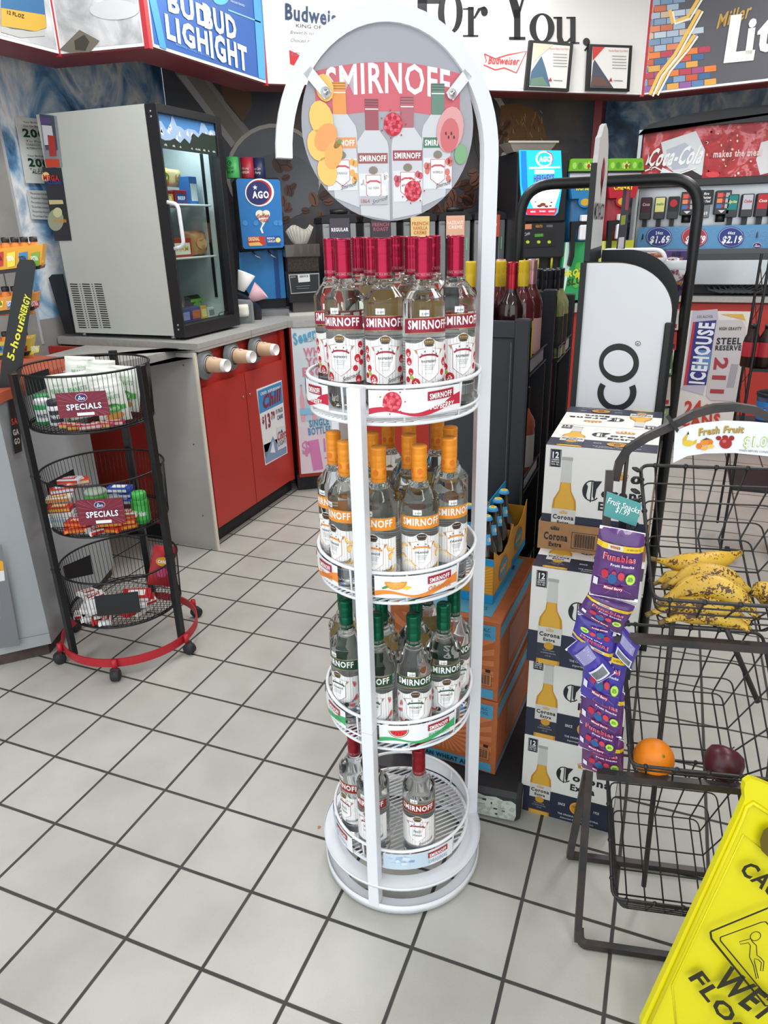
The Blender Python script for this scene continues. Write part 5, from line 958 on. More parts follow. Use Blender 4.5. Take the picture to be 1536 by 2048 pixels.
# slush machines
for k, (s0, c1, c2, t1, t2, nm) in enumerate(((1.700, '#1f5f8f', '#2a7ab0', 'BLUE', 'RASPBERRY', 'blue raspberry slush machine with green cap, left of the header sign'), (1.945, '#8f1c28', '#b02430', 'WILD', 'CHERRY', 'red wild cherry slush machine with green cap, beside the cola fountain'))):
    o = dthing('slush_machine', nm, 'drink machine', s0 + .115, .35, group='slush machines')
    MB().add(box(-.11, .11, -.16, .25, 0, .70, .01), '#25262b').obj('housing', o)
    MB().add(prism([(-.118, .745), (.118, .745), (.108, .805), (.10, .812), (-.10, .812), (-.108, .805)], -.26, .2), '#6fae2e').add(prism([(-.122, .738), (.122, .738), (.122, .747), (-.122, .747)], -.262, .2), '#1d1e20').add(([], []), '#1d1e20').obj('cap', o)
    mb = MB().add(prism([(-.085, .60), (.085, .60), (.118, .738), (-.118, .738)], -.25, .1), c2); a = Art(); a.rect(-.11, .715, .11, .736, '#c9ced2', 1); a.text(t1, .01, .676, .022, '#efe03a', 2, w=.07, bold=.05).text(t2, .0, .646, .022, '#efe03a', 2, w=.13, bold=.05); a.ell(0, .585, .045, .035, c2, 2, 20).ell(0, .58, .03, .02, '#c9a23a', 3, 12); 
    b = Art()
    for i in range(6): b.ell(-.09 + .036 * i, .775, .014, .018, ('#9bd05a', '#4f8f2a')[i % 2], 1, 10)
    b.star(0, .775, .026, '#e8d87a', 2).ell(0, .772, .010, .012, '#7a4a2a', 3, 10)
    a.put(mb, front(0, -.2502, 0)); b.put(mb, front(0, -.2602, 0)); mb.obj('flavour_sign', o)
    mb = MB().add(lathe([(.001, .36), (.095, .36), (.098, .40), (.098, .60), (.08, .64), (.001, .65)], 28), c1, True, tr(0, -.14, 0)); mb.obj('barrel', o)
    MB().add(box(-.022, .022, -.27, -.24, .475, .51, .003), '#e9eaec').add(box(-.028, .028, -.275, -.24, .37, .455, .006), '#e3e5e8').obj('nozzle', o)
    MB().add(prism([(-.085, .475), (.055, .480), (.058, .46), (-.04, .455), (-.052, .40), (-.05, .28), (-.066, .22), (-.084, .23), (-.075, .30), (-.082, .40)], -.262, -.24), '#1c1d20').obj('handle', o)
    mb = MB().add(prism([(-.115, .02), (.115, .02), (.115, .36), (-.115, .36)], -.235, -.16), ('#2f9a5a', '#b8bf3a')[k]); a = Art(); R_ = random.Random(k)
    a.poly([(-.1, .36), (-.04, .36), (-.09, .05), (-.115, .02)], '#cfeee2' if k == 0 else '#dfe27a', 1)
    for i in range(6): a.ell(R_.uniform(-.08, .08), R_.uniform(.05, .33), .025, .03, ('#1f7a3a', '#56b54a', '#d7d83a')[i % 3], 2 + i % 2, 14)
    a.text('FROZEN', 0, .17, .035, '#e2dc3a', 5, w=.2, bold=.08, shear=.2, rot=.15).text('SLUSH', .01, .12, .035, '#3a3f22', 4, w=.17, bold=.08, shear=.2, rot=.15); a.put(mb, front(0, -.2352, 0)); mb.obj('printed_base', o)
# ------------------------------------------------------------------ cola fountain
YC = 3.90; X0, X1 = 1.735, 2.95; cf_ = thing('soda_fountain', 'wide soda fountain with red lit picture panel and many valves', 'drink machine', (2.34, 4.15, 1.025))
q = Pl((0, YC, 0), (1, 0, 0)); zt0, zt1 = q.uv(1370, 362)[1], q.uv(1296, 262)[1]
sx = [(X0 - .02, 1.72), (X0 - .02, 2.02), (X0 + .03, 2.06), (X0 + .2, 2.10), (X0 + .5, 2.12), (X1, 2.12), (X1, 1.72)]
wpart('hood', MB().add(prism(sx, YC, YC + .45), '#3a3b3f').add(prism([(X0 - .03, 2.0), (X0 + .02, 2.045), (X0 + .2, 2.085), (X0 + .5, 2.105), (X1, 2.105), (X1, 2.03), (X0, 2.03)], YC - .04, YC), '#2f3034').add(box(X0, X1, YC - .03, YC, 1.69, 1.735, .004), '#2f3034').add(box(X0 - .026, X0 - .004, YC - .02, YC + .03, 1.3, 2.03), 'steel'), cf_)
mural_mat('cola print', [(.30, '#6d1218'), (.42, '#a31f26'), (.5, '#b82a2f'), (.56, '#d9828a'), (.62, '#b3262c'), (.74, '#efe6e6')], 5.5, 1.2)
mb = MB(); mb.add(box(X0 + .005, X1, YC - .012, YC - .002, zt0, 2.035), 'cola print')
q = Pl((0, YC - .013, 0), (1, 0, 0)); R_ = random.Random(4)
q.poly([(1322, 285), (1392, 262), (1410, 300), (1404, 350), (1360, 355), (1330, 330)], '#d5dade', 1).poly([(1332, 300), (1370, 285), (1388, 300), (1375, 335), (1345, 340)], '#b4bccb', 2).poly([(1318, 352), (1325, 335), (1372, 358)], '#e6e9ec', 2).poly([(1360, 345), (1380, 338), (1404, 352), (1402, 362), (1362, 362)], '#2b2226', 2).ell((1425, 350), 20, 12, '#b31f27', 3).ell((1425, 349), 14, 6, '#d9434a', 4).poly([(1522, 285), (1540, 280), (1540, 345), (1520, 350), (1512, 320)], '#dcdcde', 2)
for i in range(46): x, y = R_.uniform(1412, 1515), R_.uniform(258, 352); q.ell((x, y), R_.uniform(1, 3.2), R_.uniform(1, 3), R_.choice(('#e9b9b4', '#8f141c', '#d9525a', '#f2e0cf')), 3, 8)
q.line([(1292, 330), (1300, 308), (1296, 325), (1303, 340)], .008, '#f1f1f3', 5).text('Coca-Cola', (1292, 333), (1400, 326), (1290, 300), '#f1f1f3', 5, bold=.03, shear=.35).line([(1290, 342), (1310, 334), (1330, 345), (1360, 347), (1392, 336)], .008, '#f1f1f3', 5)
q.text('makes the meal', (1426, 315), (1522, 311), (1426, 302), '#ecc9c9', 6, bold=.03).put(mb, .0008); wpart('picture_panel', mb, cf_)
wpart('body', MB().add(box(X0, X1, YC + .10, YC + .45, 1.27, 1.70), 'steel').add(box(X0 - .01, X0 + .008, YC - .01, YC + .12, 1.27, 1.70), '#c9cccd').add(box(X0, X1, YC - .05, YC + .45, 1.285, 1.315), '#55585b'), cf_)
wpart('drip_tray', MB().add(box(X0 + .35, X1, YC - .12, YC + .30, 1.10, 1.255, .004), 'steel').add(box(X0 + .35, X1, YC - .12, YC + .3, 1.25, 1.285), '#3f4245').add(box(X0 + .36, X1 - .02, YC + .05, YC + .4, 1.03, 1.10), '#27282b'), cf_)
mb = MB()
for i in range(7): x = 2.22 + i * .035; mb.add(tube([(x, YC + .02, 1.10), (x + .03, YC - .01, 1.06), (x + .10, YC - .02, 1.045), (x + .2, YC + .02, 1.09)], .008, 6), '#6f7376', True)
wpart('hose', mb, cf_)
mb = MB(); s0, s1 = q.uv(1276, 470)[0], q.uv(1536, 470)[0] + .35; zb, zt = q.uv(1400, 501)[1], q.uv(1400, 452)[1]
mb.add(box(s0, s1, YC - .002, YC + .003, zb, zt), '#5c94c2'); q2 = Pl((0, YC - .003, 0), (1, 0, 0)); R_ = random.Random(8)
for i in range(40): x, y = R_.uniform(1276, 1536), R_.uniform(458, 500); u = q2.uv(x, y); r = R_.uniform(.006, .018); q2.a.ring(u[0], u[1], r, r, .0018, '#86b4d6', 1, 14)
for cx, cy_, c, t1, t2 in ((1318, 474, '#2b3a86', '24oz', '$1.69'), (1389, 474, '#a83a44', '32oz', '$1.79'), (1462, 474, '#2b3a86', '44oz', '$2.19')):
    q2.ell((cx, cy_), 26, 20.5, c, 3, 26).ell((cx, cy_), 24.5, 19, '#c9d3e8' if c[1] == '2' else '#d9b3b8', 4, 26).ell((cx, cy_), 23.5, 18.2, c, 5, 26).text(t1, (cx - 7, cy_ - 5), (cx + 8, cy_ - 5.5), (cx - 7, cy_ - 11), '#e6ecf4', 6, bold=.03).text(t2, (cx - 19, cy_ + 12), (cx + 20, cy_ + 11), (cx - 18, cy_ - 1), '#f4f6fa', 6, bold=.06, shear=.12)
u = q2.uv(1514, 491); ago(q2.a, u[0], u[1], .017, 3, 1.3); q2.put(mb, .0012); wpart('price_strip', mb, cf_)
VC = ((1293, '#4a1f2c', 'Coca', '#d9c9cc'), (1321, '#e0dc8a', 'mello', '#3a8a5a'), (1348, '#1c1c20', 'Coke', '#c42030'), (1466, '#0f7f80', 'Sprite', '#f0e878'), (1496, '#b9bcc8', 'Coke', '#c42030'), (1526, '#b8242f', 'Coca', '#f4f4f4'), (1553, '#b8242f', 'Coca', '#f4f4f4'))
q3 = Pl((0, YC - .02, 0), (1, 0, 0))
for px, c, t, tc in VC:
    x = q3.uv(px, 400)[0]; mb = MB().add(box(x - .034, x + .034, YC - .02, YC + .1, 1.50, 1.635, .004), '#3a3b3f').add(box(x - .014, x + .014, YC + .0, YC + .05, 1.455, 1.50), '#222326').add(tube([(x, YC + .02, 1.46), (x, YC - .01, 1.38)], .005, 6), '#222326'); a = Art()
    a.rect(x - .028, 1.545, x + .028, 1.630, c, 1); a.text(t, x, 1.585, .016, tc, 3, w=.045, bold=.03, shear=.2)
    if c == '#1c1c20': a.ell(x, 1.595, .022, .022, '#b8242f', 2, 20)
    a.put(mb, front(0, YC - .0202, 0)); wpart('valve', mb, cf_)
for px in (1377, 1446):
    x = q3.uv(px, 400)[0]; mb = MB().add(box(x - .045, x + .045, YC - .02, YC + .1, 1.52, 1.66, .004), '#3a3b3f').add(cyl(.028, 1.475, 1.52, 12), '#222326', True, tr(x, YC + .03, 0)); a = Art()
    for i in range(3): a.rect(x - .034, 1.62 - .032 * i, x - .004, 1.645 - .032 * i, ('#d9584a', '#e08a5a', '#3f6fb0')[i], 1).poly([(x - .004, 1.645 - .032 * i), (x + .012, 1.632 - .032 * i), (x - .004, 1.62 - .032 * i)], '#b8242f', 1).rect(x + .014, 1.62 - .032 * i, x + .036, 1.645 - .032 * i, '#a9acb2', 1)
    a.poly([(x - .02, 1.545), (x + .02, 1.545), (x, 1.528)], '#d9dadc', 1); a.put(mb, front(0, YC - .0202, 0)); wpart('valve', mb, cf_)
mb = MB(); x = q3.uv(1412, 400)[0]; mb.add(box(x - .045, x + .04, YC - .03, YC, 1.58, 1.665, .003), '#222326').add(box(x - .025, x + .03, YC - .03, YC - .01, 1.50, 1.575, .004), '#6f757c'); a = Art()
for i, t in enumerate(('More', 'Choices', 'for You!')): a.text(t, x - .002, 1.637 - .022 * i, .014, '#e8e8ea', 1, w=.03 + .012 * min(i, 1) * 2, bold=.05, shear=.15)
a.text('.69', x + .004, 1.52, .018, '#d9dde0', 1, w=.03, bold=.04); a.put(mb, front(0, YC - .0302, 0)); wpart('choice_plate', mb, cf_)
# soda cabinet and its poster
cc = thing('base_cabinet', 'red base cabinet below the soda fountain', 'cabinet', (3.0, 4.1, 0))
wpart('carcass', MB().add(box(1.92, 4.3, 3.86, 4.55, .09, .985), 'red laminate').add(box(1.92, 4.3, 3.92, 4.5, 0, .09), 'toe kick'), cc)
q = Pl((0, 3.845, 0), (1, 0, 0)); x0, x1 = q.uv(1340, 800)[0], q.uv(1506, 612)[0]; wpart('door', MB().add(box(x0 - .1, x1 + .0, 3.846, 3.86, .10, .975), 'red laminate').add(box(x1 + .006, x1 + .5, 3.846, 3.86, .10, .975), 'red laminate'), cc)
xr = q.uv(1499, 640)[0]; xl = q.uv(1372, 640)[0]; mb = MB().add(box(xl - .08, xr, 3.842, 3.845, .09, .930), '#dcd8d4'); q = Pl((0, 3.841, 0), (1, 0, 0))
q.poly([(1385, 622), (1435, 618), (1436, 636), (1406, 790), (1362, 778), (1366, 770)], '#b9b4c4', 2).poly([(1386, 644), (1433, 640), (1412, 770), (1368, 770)], '#33357c', 3).poly([(1386, 644), (1391, 644), (1373, 770), (1367, 770)], '#b8323c', 4).poly([(1396, 700), (1424, 700), (1418, 740), (1390, 740)], '#5f86b8', 4)
q.text('ICEHOUSE', (1407, 768), (1429, 646), (1379, 766), '#e2e6ee', 6, bold=.05).text('5.5% ALC/VOL', (1394, 636), (1426, 635), (1394, 631), '#55566a', 5)
q.poly([(1440, 628), (1486, 628), (1498, 660), (1490, 640)], '#d9a84a', 1).poly([(1437, 640), (1484, 640), (1492, 656), (1492, 700), (1474, 798), (1464, 802), (1420, 800), (1412, 790), (1430, 660)], '#c4bfc2', 5).text('HIGH GRAVITY', (1438, 660), (1483, 660), (1438, 654), '#3a3a40', 7, bold=.03).text('STEEL', (1432, 688), (1482, 688), (1433, 676), '#2c2c30', 7, bold=.05).text('RESERVE', (1430, 700), (1482, 700), (1431, 691), '#2c2c30', 7, bold=.04)
q.text('211', (1431, 714), (1421, 786), (1456, 716), '#a33a46', 7, bold=.07); 
for k in range(7): q.line([(1463 + k * 2.2, 728), (1453 + k * 2.2, 775)], .003, '#8d8898', 7)
q.text('24oz', (1369, 826), (1440, 824), (1371, 803), '#c8402f', 5, bold=.08).text('CANS', (1360, 852), (1440, 850), (1362, 831), '#c8402f', 5, bold=.08); q.put(mb, .0009); wsolo('price_poster', mb, 'beer can poster with red 24oz CANS lettering below the soda fountain', 'poster', ((xl + xr) / 2, 3.842, .09))
# ------------------------------------------------------------------ black three-basket snack rack
LC = Vector((.197, .422, 0)); lr = thing('snack_rack', 'round black wire rack of three baskets on a red wheeled ring', 'snack rack', LC)
M('base red', '#b32430', .42); M('rubber', '#26272a', .6)
MB().add(lathe([(.249, .045), (.254, .045), (.254, .078), (.249, .078), (.249, .045)], 80), 'base red').obj('base_ring', lr)
for a in (-125, -63, -1, 61, 123, 185):
    c = MB().add(cyl(.010, .048, .082, 12), 'base red', True, tr(.264, 0, 0)).add(cyl(.005, .03, .05, 8), 'rubber', True, tr(.266, 0, 0)).add(lathe([(.001, -.016), (.018, -.016), (.0225, -.012), (.0225, .012), (.018, .016), (.001, .016)], 22), 'rubber', True, tr(.272, 0, .0228, rx=PI / 2) @ tr(ry=0)).add(box(.262, .276, -.017, .017, .03, .048, .003), 'rubber').obj('caster', lr); c.rotation_euler = (0, 0, math.radians(a))
PA = (-108, 0, 108)
for a in PA:
    mb = MB().add(box(-.010, .010, -.013, .013, .06, 1.098, .001), 'black enamel')
    for z in (.405, .75): mb.add(box(-.0112, .0112, -.0142, .0142, z, z + .008), 'black enamel')
    t = math.radians(a); o = mb.obj('post', lr); o.location = (.239 * math.cos(t), .239 * math.sin(t), 0); o.rotation_euler = (0, 0, t)
TZ = ((1.089, .903), (.725, .536), (.362, .178))
for zt, zb in TZ:
    mb = MB().add(tube(ring(.2125, zt, 72), .0038, 8, True), 'black wire', True).add(tube(ring(.203, zb, 72), .0038, 8, True), 'black wire', True).add(tube(ring(.2035, zb + .008, 72), .0022, 6, True), 'black wire', True)
    for k in range(88):
        t = 2 * PI * k / 88; c, d = math.cos(t), math.sin(t); mb.add(tube([(.2125 * c, .2125 * d, zt), (.204 * c, .204 * d, zb)], .0013, 4), 'black wire', True)
    for k in range(-12, 13):
        y = k * .016; h = math.sqrt(max(0, .202 ** 2 - y * y))
        for t in (.35, .35 + PI / 2): c, d = math.cos(t), math.sin(t); mb.add(tube([(-h * c - y * d, -h * d + y * c, zb), (h * c - y * d, h * d + y * c, zb)], .0011, 4), 'black wire')
    mb.obj('basket', lr)
def card_plane(px, py, r=.2165):
    n = None; c = on(px, py, LC, (.75, -.66, 0)); 
    best = min((abs((on(px, py, LC + Vector((math.cos(a), math.sin(a), 0)) * r, (math.cos(a), math.sin(a), 0)) - LC).to_2d().length - r) + .2 * max(0, -math.cos(a + .72)), a) for a in [x * .01 for x in range(-300, 150)] if math.cos(a + .72) > .3)
    a = best[1]; n = Vector((math.cos(a), math.sin(a), 0)); return Pl(LC + n * r, (-n.y, n.x, 0))
def special(c, name='sale_card'):
    cx, cy_ = sum(p[0] for p in c) / 4, sum(p[1] for p in c) / 4; q = card_plane(cx, cy_); mb = MB(); mb.add(q.quad(c, 0, .002), '#7a1f34')
    (x3, y3), (x2, y2), (x1, y1), (x0, y0) = c       # tl tr br bl
    L = lambda u, v: ((x0 + (x1 - x0) * u) * (1 - v) + (x3 + (x2 - x3) * u) * v, (y0 + (y1 - y0) * u) * (1 - v) + (y3 + (y2 - y3) * u) * v)
    for k in range(22):
        t = 2 * PI * k / 22; e = (.5 + .62 * math.cos(t), .5 + .75 * math.sin(t)); e = (min(.97, max(.03, e[0])), min(.96, max(.04, e[1]))); q.poly([L(.5, .5), L(*e), L(min(.98, e[0] + .012), min(.97, e[1] + .02))], '#a85a6a', 1)
    u = q.uv(*L(.5, .78)); w_ = (Vector(q.uv(*L(1, .5))) - Vector(q.uv(*L(0, .5)))).length; ago(q.a, u[0], u[1], w_ * .085, 2, 1.25)
    q.text('SPECIALS', L(.17, .30), L(.87, .32), L(.16, .53), '#24408c', 4, bold=.04).text('SPECIALS', L(.175, .31), L(.865, .33), L(.165, .525), '#f2f3f6', 6, bold=.03)
    q.poly([L(.36, .06), L(.70, .06), L(.70, .18), L(.36, .18)], '#f2f2f2', 3); q.put(mb, .0006); wpart(name, mb, lr)
special([(110, 787), (211, 781), (221, 830), (119, 837)]); special([(150, 1001), (245, 995), (252, 1046), (160, 1052)])
q = card_plane(236, 1208); mb = MB(); mb.add(q.quad([(188, 1193), (276, 1183), (282, 1224), (195, 1233)], 0, .002), 'black plastic'); wpart('card_holder', mb, lr)
for pts in ([(48, 752), (97, 737), (104, 772), (56, 792)], [(92, 968), (147, 938), (154, 975), (100, 1010)], [(126, 1133), (180, 1110), (187, 1148), (132, 1160)]):
    n = Vector((.92, -.1, 0)).normalized(); q = Pl(LC - Vector((.93, .30, 0)).normalized() * .200, (-n.y, n.x, 0)); mb = MB(); mb.add(q.quad(pts, 0, .002), 'black plastic'); wpart('card_holder', mb, lr)
# --- snacks in the baskets (placed by where they sit on the basket floor)
def inb(px, py, z, rmax=.17):
    p = at(px, py, z) - LC; p.z = 0
    if p.length > rmax: p *= rmax / p.length
    return LC + p + Vector((0, 0, z))
def pouch_thing(name, label, cat, group, w_, h, d, col, deco, loc, rot, seed=0):
    r = thing(name, label, cat, loc, 0, group); r.rotation_euler = rot; MB().add(pouch_mesh(w_, h, d, 8, seed), col, True).obj('wrapper', r); a = Art(); deco(a, w_, h); mb = MB(); D = d / 2
    def fn(x, y, l): k = max(0, 1 - (2 * x / w_) ** 2) ** .5 * max(0, 1 - (2 * y / h - 1) ** 4) ** .6; return Vector((x, -(k * D * 1.13 + .002 + l * .0004), y))
    a.put(mb, fn); mb.obj('print', r); return r
def pea(a, w_, h):
    a.rect(-w_ * .42, h * .30, w_ * .42, h * .42, '#5fae5a', 1, 8); a.text('PEANUTS', 0, h * .60, h * .09, '#6fae7a', 2, w=w_ * .62, bold=.02); a.text('Salted', 0, h * .74, h * .06, '#8fbf98', 2, w=w_ * .3, shear=.3); a.ell(0, h * .36, w_ * .3, h * .12, '#3f9a4a', 2, 16); a.text("Kern's", 0, h * .33, h * .08, '#eef4ee', 3, w=w_ * .4, shear=.3)
    a.ell(0, h * .17, w_ * .3, h * .10, '#c78f4e', 2, 14); a.rect(-w_ * .45, h * .93, w_ * .45, h * .96, '#c9cfc6', 1, 6)
PZ = .905
spots = ((140, 800, -.25, 0, 'at the far left back'), (160, 770, .2, .05, 'at the back left'), (185, 760, -.1, .03, 'at the back centre'), (212, 768, .15, .02, 'at the back right'), (175, 800, .05, .01, 'behind the sale card'), (205, 800, -.15, .03, 'second row right'), (232, 800, .2, 0, 'right of the upper sale card'), (252, 790, -.2, .02, 'near the right post'), (262, 812, .1, 0, 'lying low at the right'))
for i, (px, py, rz, dz, wh) in enumerate(spots):
    loc = inb(px, py + 42, PZ, .15); loc.z = PZ + .006 + dz * .6 * (1 if i < 4 else 1)
    pouch_thing('nut_bag', f'white and green bag of peanuts {wh} in the top basket', 'snack bag', 'white and green peanut bags in the top basket', .10, .155 if i != 8 else .13, .045, '#e6e9e2', pea, loc, (-.12 - .03 * (i % 3), .12 * (1 if i % 2 else -1), .62 + rz), i)
def gumb(c1, c2, txt, tc='#ffffff'):
    def fn(r):
        MB().add(lathe([(.001, 0), (.026, 0), (.029, .004), (.029, .058), (.026, .066), (.001, .067)], 24), c1, True).obj('bottle_body', r); MB().add(lathe([(.001, .084), (.022, .084), (.0245, .081), (.0245, .066), (.001, .066)], 24), c2, True).obj('lid', r)
        a = Art(); a.rect(-.022, .012, .022, .052, c2, 1, 8); a.text(txt, 0, .025, .012, tc, 2, w=.036, bold=.04); mb = MB(); a.put(mb, wrap(.0293)); mb.obj('label', r)
    return fn
def placeb(name, label, cat, fn, loc, rot, group=None): r = thing(name, label, cat, loc, 0, group); fn(r); r.rotation_euler = rot; return r
for i, (px, py, c1, c2, t, tc, lb, rz) in enumerate(((66, 838, '#e9edf0', '#3f9a5a', 'WHITE', '#ffffff', 'white gum bottle with green label, leftmost in the top basket', .5), (92, 848, '#2f9a56', '#e9edf0', 'WHITE', '#2a2e36', 'green and white gum bottle in the top basket, second from left', .6), (118, 850, '#e3e6e8', '#33383c', 'WHITE', '#ffffff', 'white gum bottle with dark label left of the peanut bags', .7), (88, 812, '#3a62b4', '#e9edf0', 'MINT', '#2a4a9c', 'blue gum bottle behind the white ones in the top basket', .4), (112, 815, '#eceef0', '#c9d0d8', 'GUM', '#4a5a7a', 'plain white round gum bottle by the black card holder', .4))):
    loc = inb(px, py, PZ, .168); loc.z = PZ + (.003 if i < 3 else .045); placeb('gum_bottle', lb, 'gum', gumb(c1, c2, t, tc), loc, (0, 0, rz), 'gum bottles in the top basket')
def bar(c1, c2, t, sx=.09, sy=.03, sz=.016):
    def fn(r):
        MB().add(box(-sx / 2, sx / 2, -sy / 2, sy / 2, 0, sz, .002), c1).obj('carton', r); a = Art(); a.rect(-sx * .3, -sy * .3, sx * .3, sy * .3, c2, 1); a.text(t, 0, -sy * .12, sy * .3, '#ffffff' if c2 != '#ffffff' else '#b0202a', 2, w=sx * .5, bold=.03)
        mb = MB(); a.put(mb, flat((0, 0, sz), (1, 0, 0), (0, 1, 0), .0004)); b = Art(); b.rect(-sx * .45, sz * .2, sx * .45, sz * .8, c2, 1); b.put(mb, front(0, -sy / 2, 0, .0004)); mb.obj('print', r)
    return fn
for i, (px, py) in enumerate(((142, 858), (160, 861), (182, 860), (205, 856), (228, 852))):
    loc = inb(px, py, PZ, .175); loc.z += .003; placeb('candy_roll', ('pink and gold wrapped candy roll, leftmost below the upper sale card', 'red and gold wrapped candy roll under the upper sale card', 'dark pink candy roll near the middle of the top basket floor', 'pink candy roll right of centre on the top basket floor', 'pink candy roll farthest right on the top basket floor')[i], 'candy', bar(('#c23a5a', '#8f2438', '#b82f54', '#c24a62', '#a82a46')[i], ('#d9b46a', '#c9a04a', '#e6c9c0', '#d9b46a', '#e6c9c0')[i], 'CHEW', .075, .022, .016), loc, (0, 0, .3 * (i % 3) + .2), 'candy rolls on the top basket floor')
Z2 = .538
items = [(110, 1055, 0, .5, '#e9ece8', '#d9dde2', 'EXTRA'), (112, 1055, .018, .45, '#e6e9ec', '#b0c8de', 'EXTRA'), (112, 1055, .036, .55, '#ddE2e6', '#e9e6d9', 'GUM'), (112, 1053, .054, .5, '#c42f2c', '#e6b23a', 'FRUIT'), (118, 1040, .072, .6, '#e4e2d2', '#d9923a', 'JUICY'), (128, 1030, .090, .8, '#d9402f', '#cfe0ea', 'JUICY'), (150, 1020, .108, .4, '#cfd9e2', '#c4382f', 'BERRY'), (165, 1018, .10, .9, '#d2402c', '#e9d9b0', 'FRUIT'),
         (148, 1068, 0, .6, '#c42a2a', '#e9842c', 'BIG RED'), (160, 1060, .018, .3, '#b82a24', '#e6742a', 'HOT'), (200, 1066, 0, 1.1, '#dcdcda', '#c42a30', 'MINTS'), (222, 1064, 0, .2, '#cf3a22', '#d9892a', 'FIRE'), (225, 1060, .018, .5, '#d9421f', '#e6a03a', 'FIRE'), (250, 1058, 0, .9, '#d4441f', '#e69a3a', 'FIRE'), (250, 1056, .018, .6, '#c93a1f', '#e6a03a', 'FIRE'), (255, 1052, .036, .5, '#e9ded2', '#c84a2a', 'FIRE'), (250, 1035, .056, .35, '#2346a0', '#dfe6f4', 'ICE'), (250, 1032, .074, .45, '#1f3f96', '#e6ecf6', 'ICE'), (248, 1030, .092, .3, '#2a4fb0', '#f0f2f6', 'ICE'), (190, 1055, .02, .7, '#e2e4e2', '#9aa2ac', 'GUM')]
proto = {}
nth = ('lowest white', 'second white from the bottom', 'third white', 'red and yellow', 'cream', 'red and pale blue', 'pale blue and red', 'red and cream', 'red and orange', 'dark red and orange', 'white and red', 'flat orange red', 'orange red', 'orange red, low', 'second orange red', 'cream and orange red', 'lowest blue', 'middle blue', 'topmost blue', 'grey white')
for i, (px, py, dz, rz, c1, c2, t) in enumerate(items):
    loc = inb(px, py, Z2, .165); loc.z = Z2 + .003 + dz; side = 'left' if px < 140 else ('centre' if px < 205 else 'right')
    placeb('gum_pack', f'{nth[i]} gum carton at the {side} of the middle basket', 'gum', bar(c1.lower(), c2, t, .085, .05, .017), loc, (0, 0, rz), 'gum cartons in the middle basket')
for i, (px, py, dz, c1, c2, lb) in enumerate(((190, 1000, .115, '#4fae4a', '#a8b8a8', 'green tin with clear lid on top of the gum cartons'), (228, 1030, .055, '#3c4044', '#8f9498', 'lower grey round tin in the middle basket'), (228, 1028, .083, '#4a4e52', '#a4a8ac', 'upper grey round tin in the middle basket'))):
    loc = inb(px, py, Z2 + dz, .13); mb = MB().add(lathe([(.001, 0), (.034, 0), (.036, .003), (.036, .022), (.001, .022)], 28), c1, True); r = thing('round_tin', lb, 'tin', loc, 0, 'round tins in the middle basket'); mb.obj('tin_base', r); MB().add(lathe([(.001, .030), (.034, .030), (.037, .027), (.037, .019), (.001, .019)], 28), c2, True).obj('lid', r)
loc = inb(308, 1050, Z2, .165); loc.z += .003
r = placeb('gum_bottle', 'tall green gum bottle against the right side of the middle basket', 'gum', gumb('#3fae4a', '#4fc45a', 'Trident'), loc, (0, 0, .7)); r.scale = (1.05, 1.05, 1.35)
R_ = random.Random(21); Z3 = .180; lab3 = ('front left', 'far left', 'left of the card holder', 'behind the card holder', 'centre back', 'right of the card holder', 'near the right wall')
k = 0
for i in range(26):
    px, py = R_.uniform(150, 300), R_.uniform(1195, 1245); dz = .018 * (i // 9) ; loc = inb(px, py, Z3, .150); 
    if i < 4: loc = inb((155, 175, 190, 210)[i], (1240, 1246, 1248, 1247)[i], Z3, .165); dz = 0
    loc.z = Z3 + .004 + dz; c1, c2 = (('#e6e6e6', '#b3222c'), ('#eceaea', '#dcdcdc'), ('#b8232e', '#efefef'))[i % 3]
    dn = LC - loc; ang = math.atan2(dn.y, dn.x)
    placeb('mint_box', ('white mint box with red end', 'all white mint box', 'red mint box with white print')[i % 3] + f' in the bottom basket, {"bottom" if i < 9 else "middle" if i < 18 else "upper"} layer of the heap', 'mint box', bar(c1, c2, 'MINTS', .075, .045, .017), loc, (R_.uniform(-.15, .15) * (i > 8), R_.uniform(-.2, .2) * (i > 8), R_.uniform(0, 3)), 'mint boxes heaped in the bottom basket')
loc = inb(275, 1200, Z3 + .05, .13); loc.z = Z3 + .062
placeb('mint_box', 'larger flat mint tin with white lid on top of the heap, bottom basket', 'mint box', bar('#b8232e', '#efece6', 'ALTOIDS', .10, .065, .02), loc, (.1, .1, .6))
def skit(a, w_, h): a.ell(0, h * .62, w_ * .34, h * .12, '#e0a02c', 1, 14); a.ell(0, h * .35, w_ * .25, h * .12, '#c9477a', 2, 14); a.text('CANDY', 0, h * .58, h * .07, '#ffffff', 3, w=w_ * .5, bold=.04)
loc = inb(318, 1180, Z3, .150); loc.z = Z3 + .02; pouch_thing('candy_bag', 'shiny red candy bag leaning at the right of the bottom basket', 'bag of candy', None, .09, .16, .035, '#b51f2a', skit, loc, (-.25, .35, .8), 4)
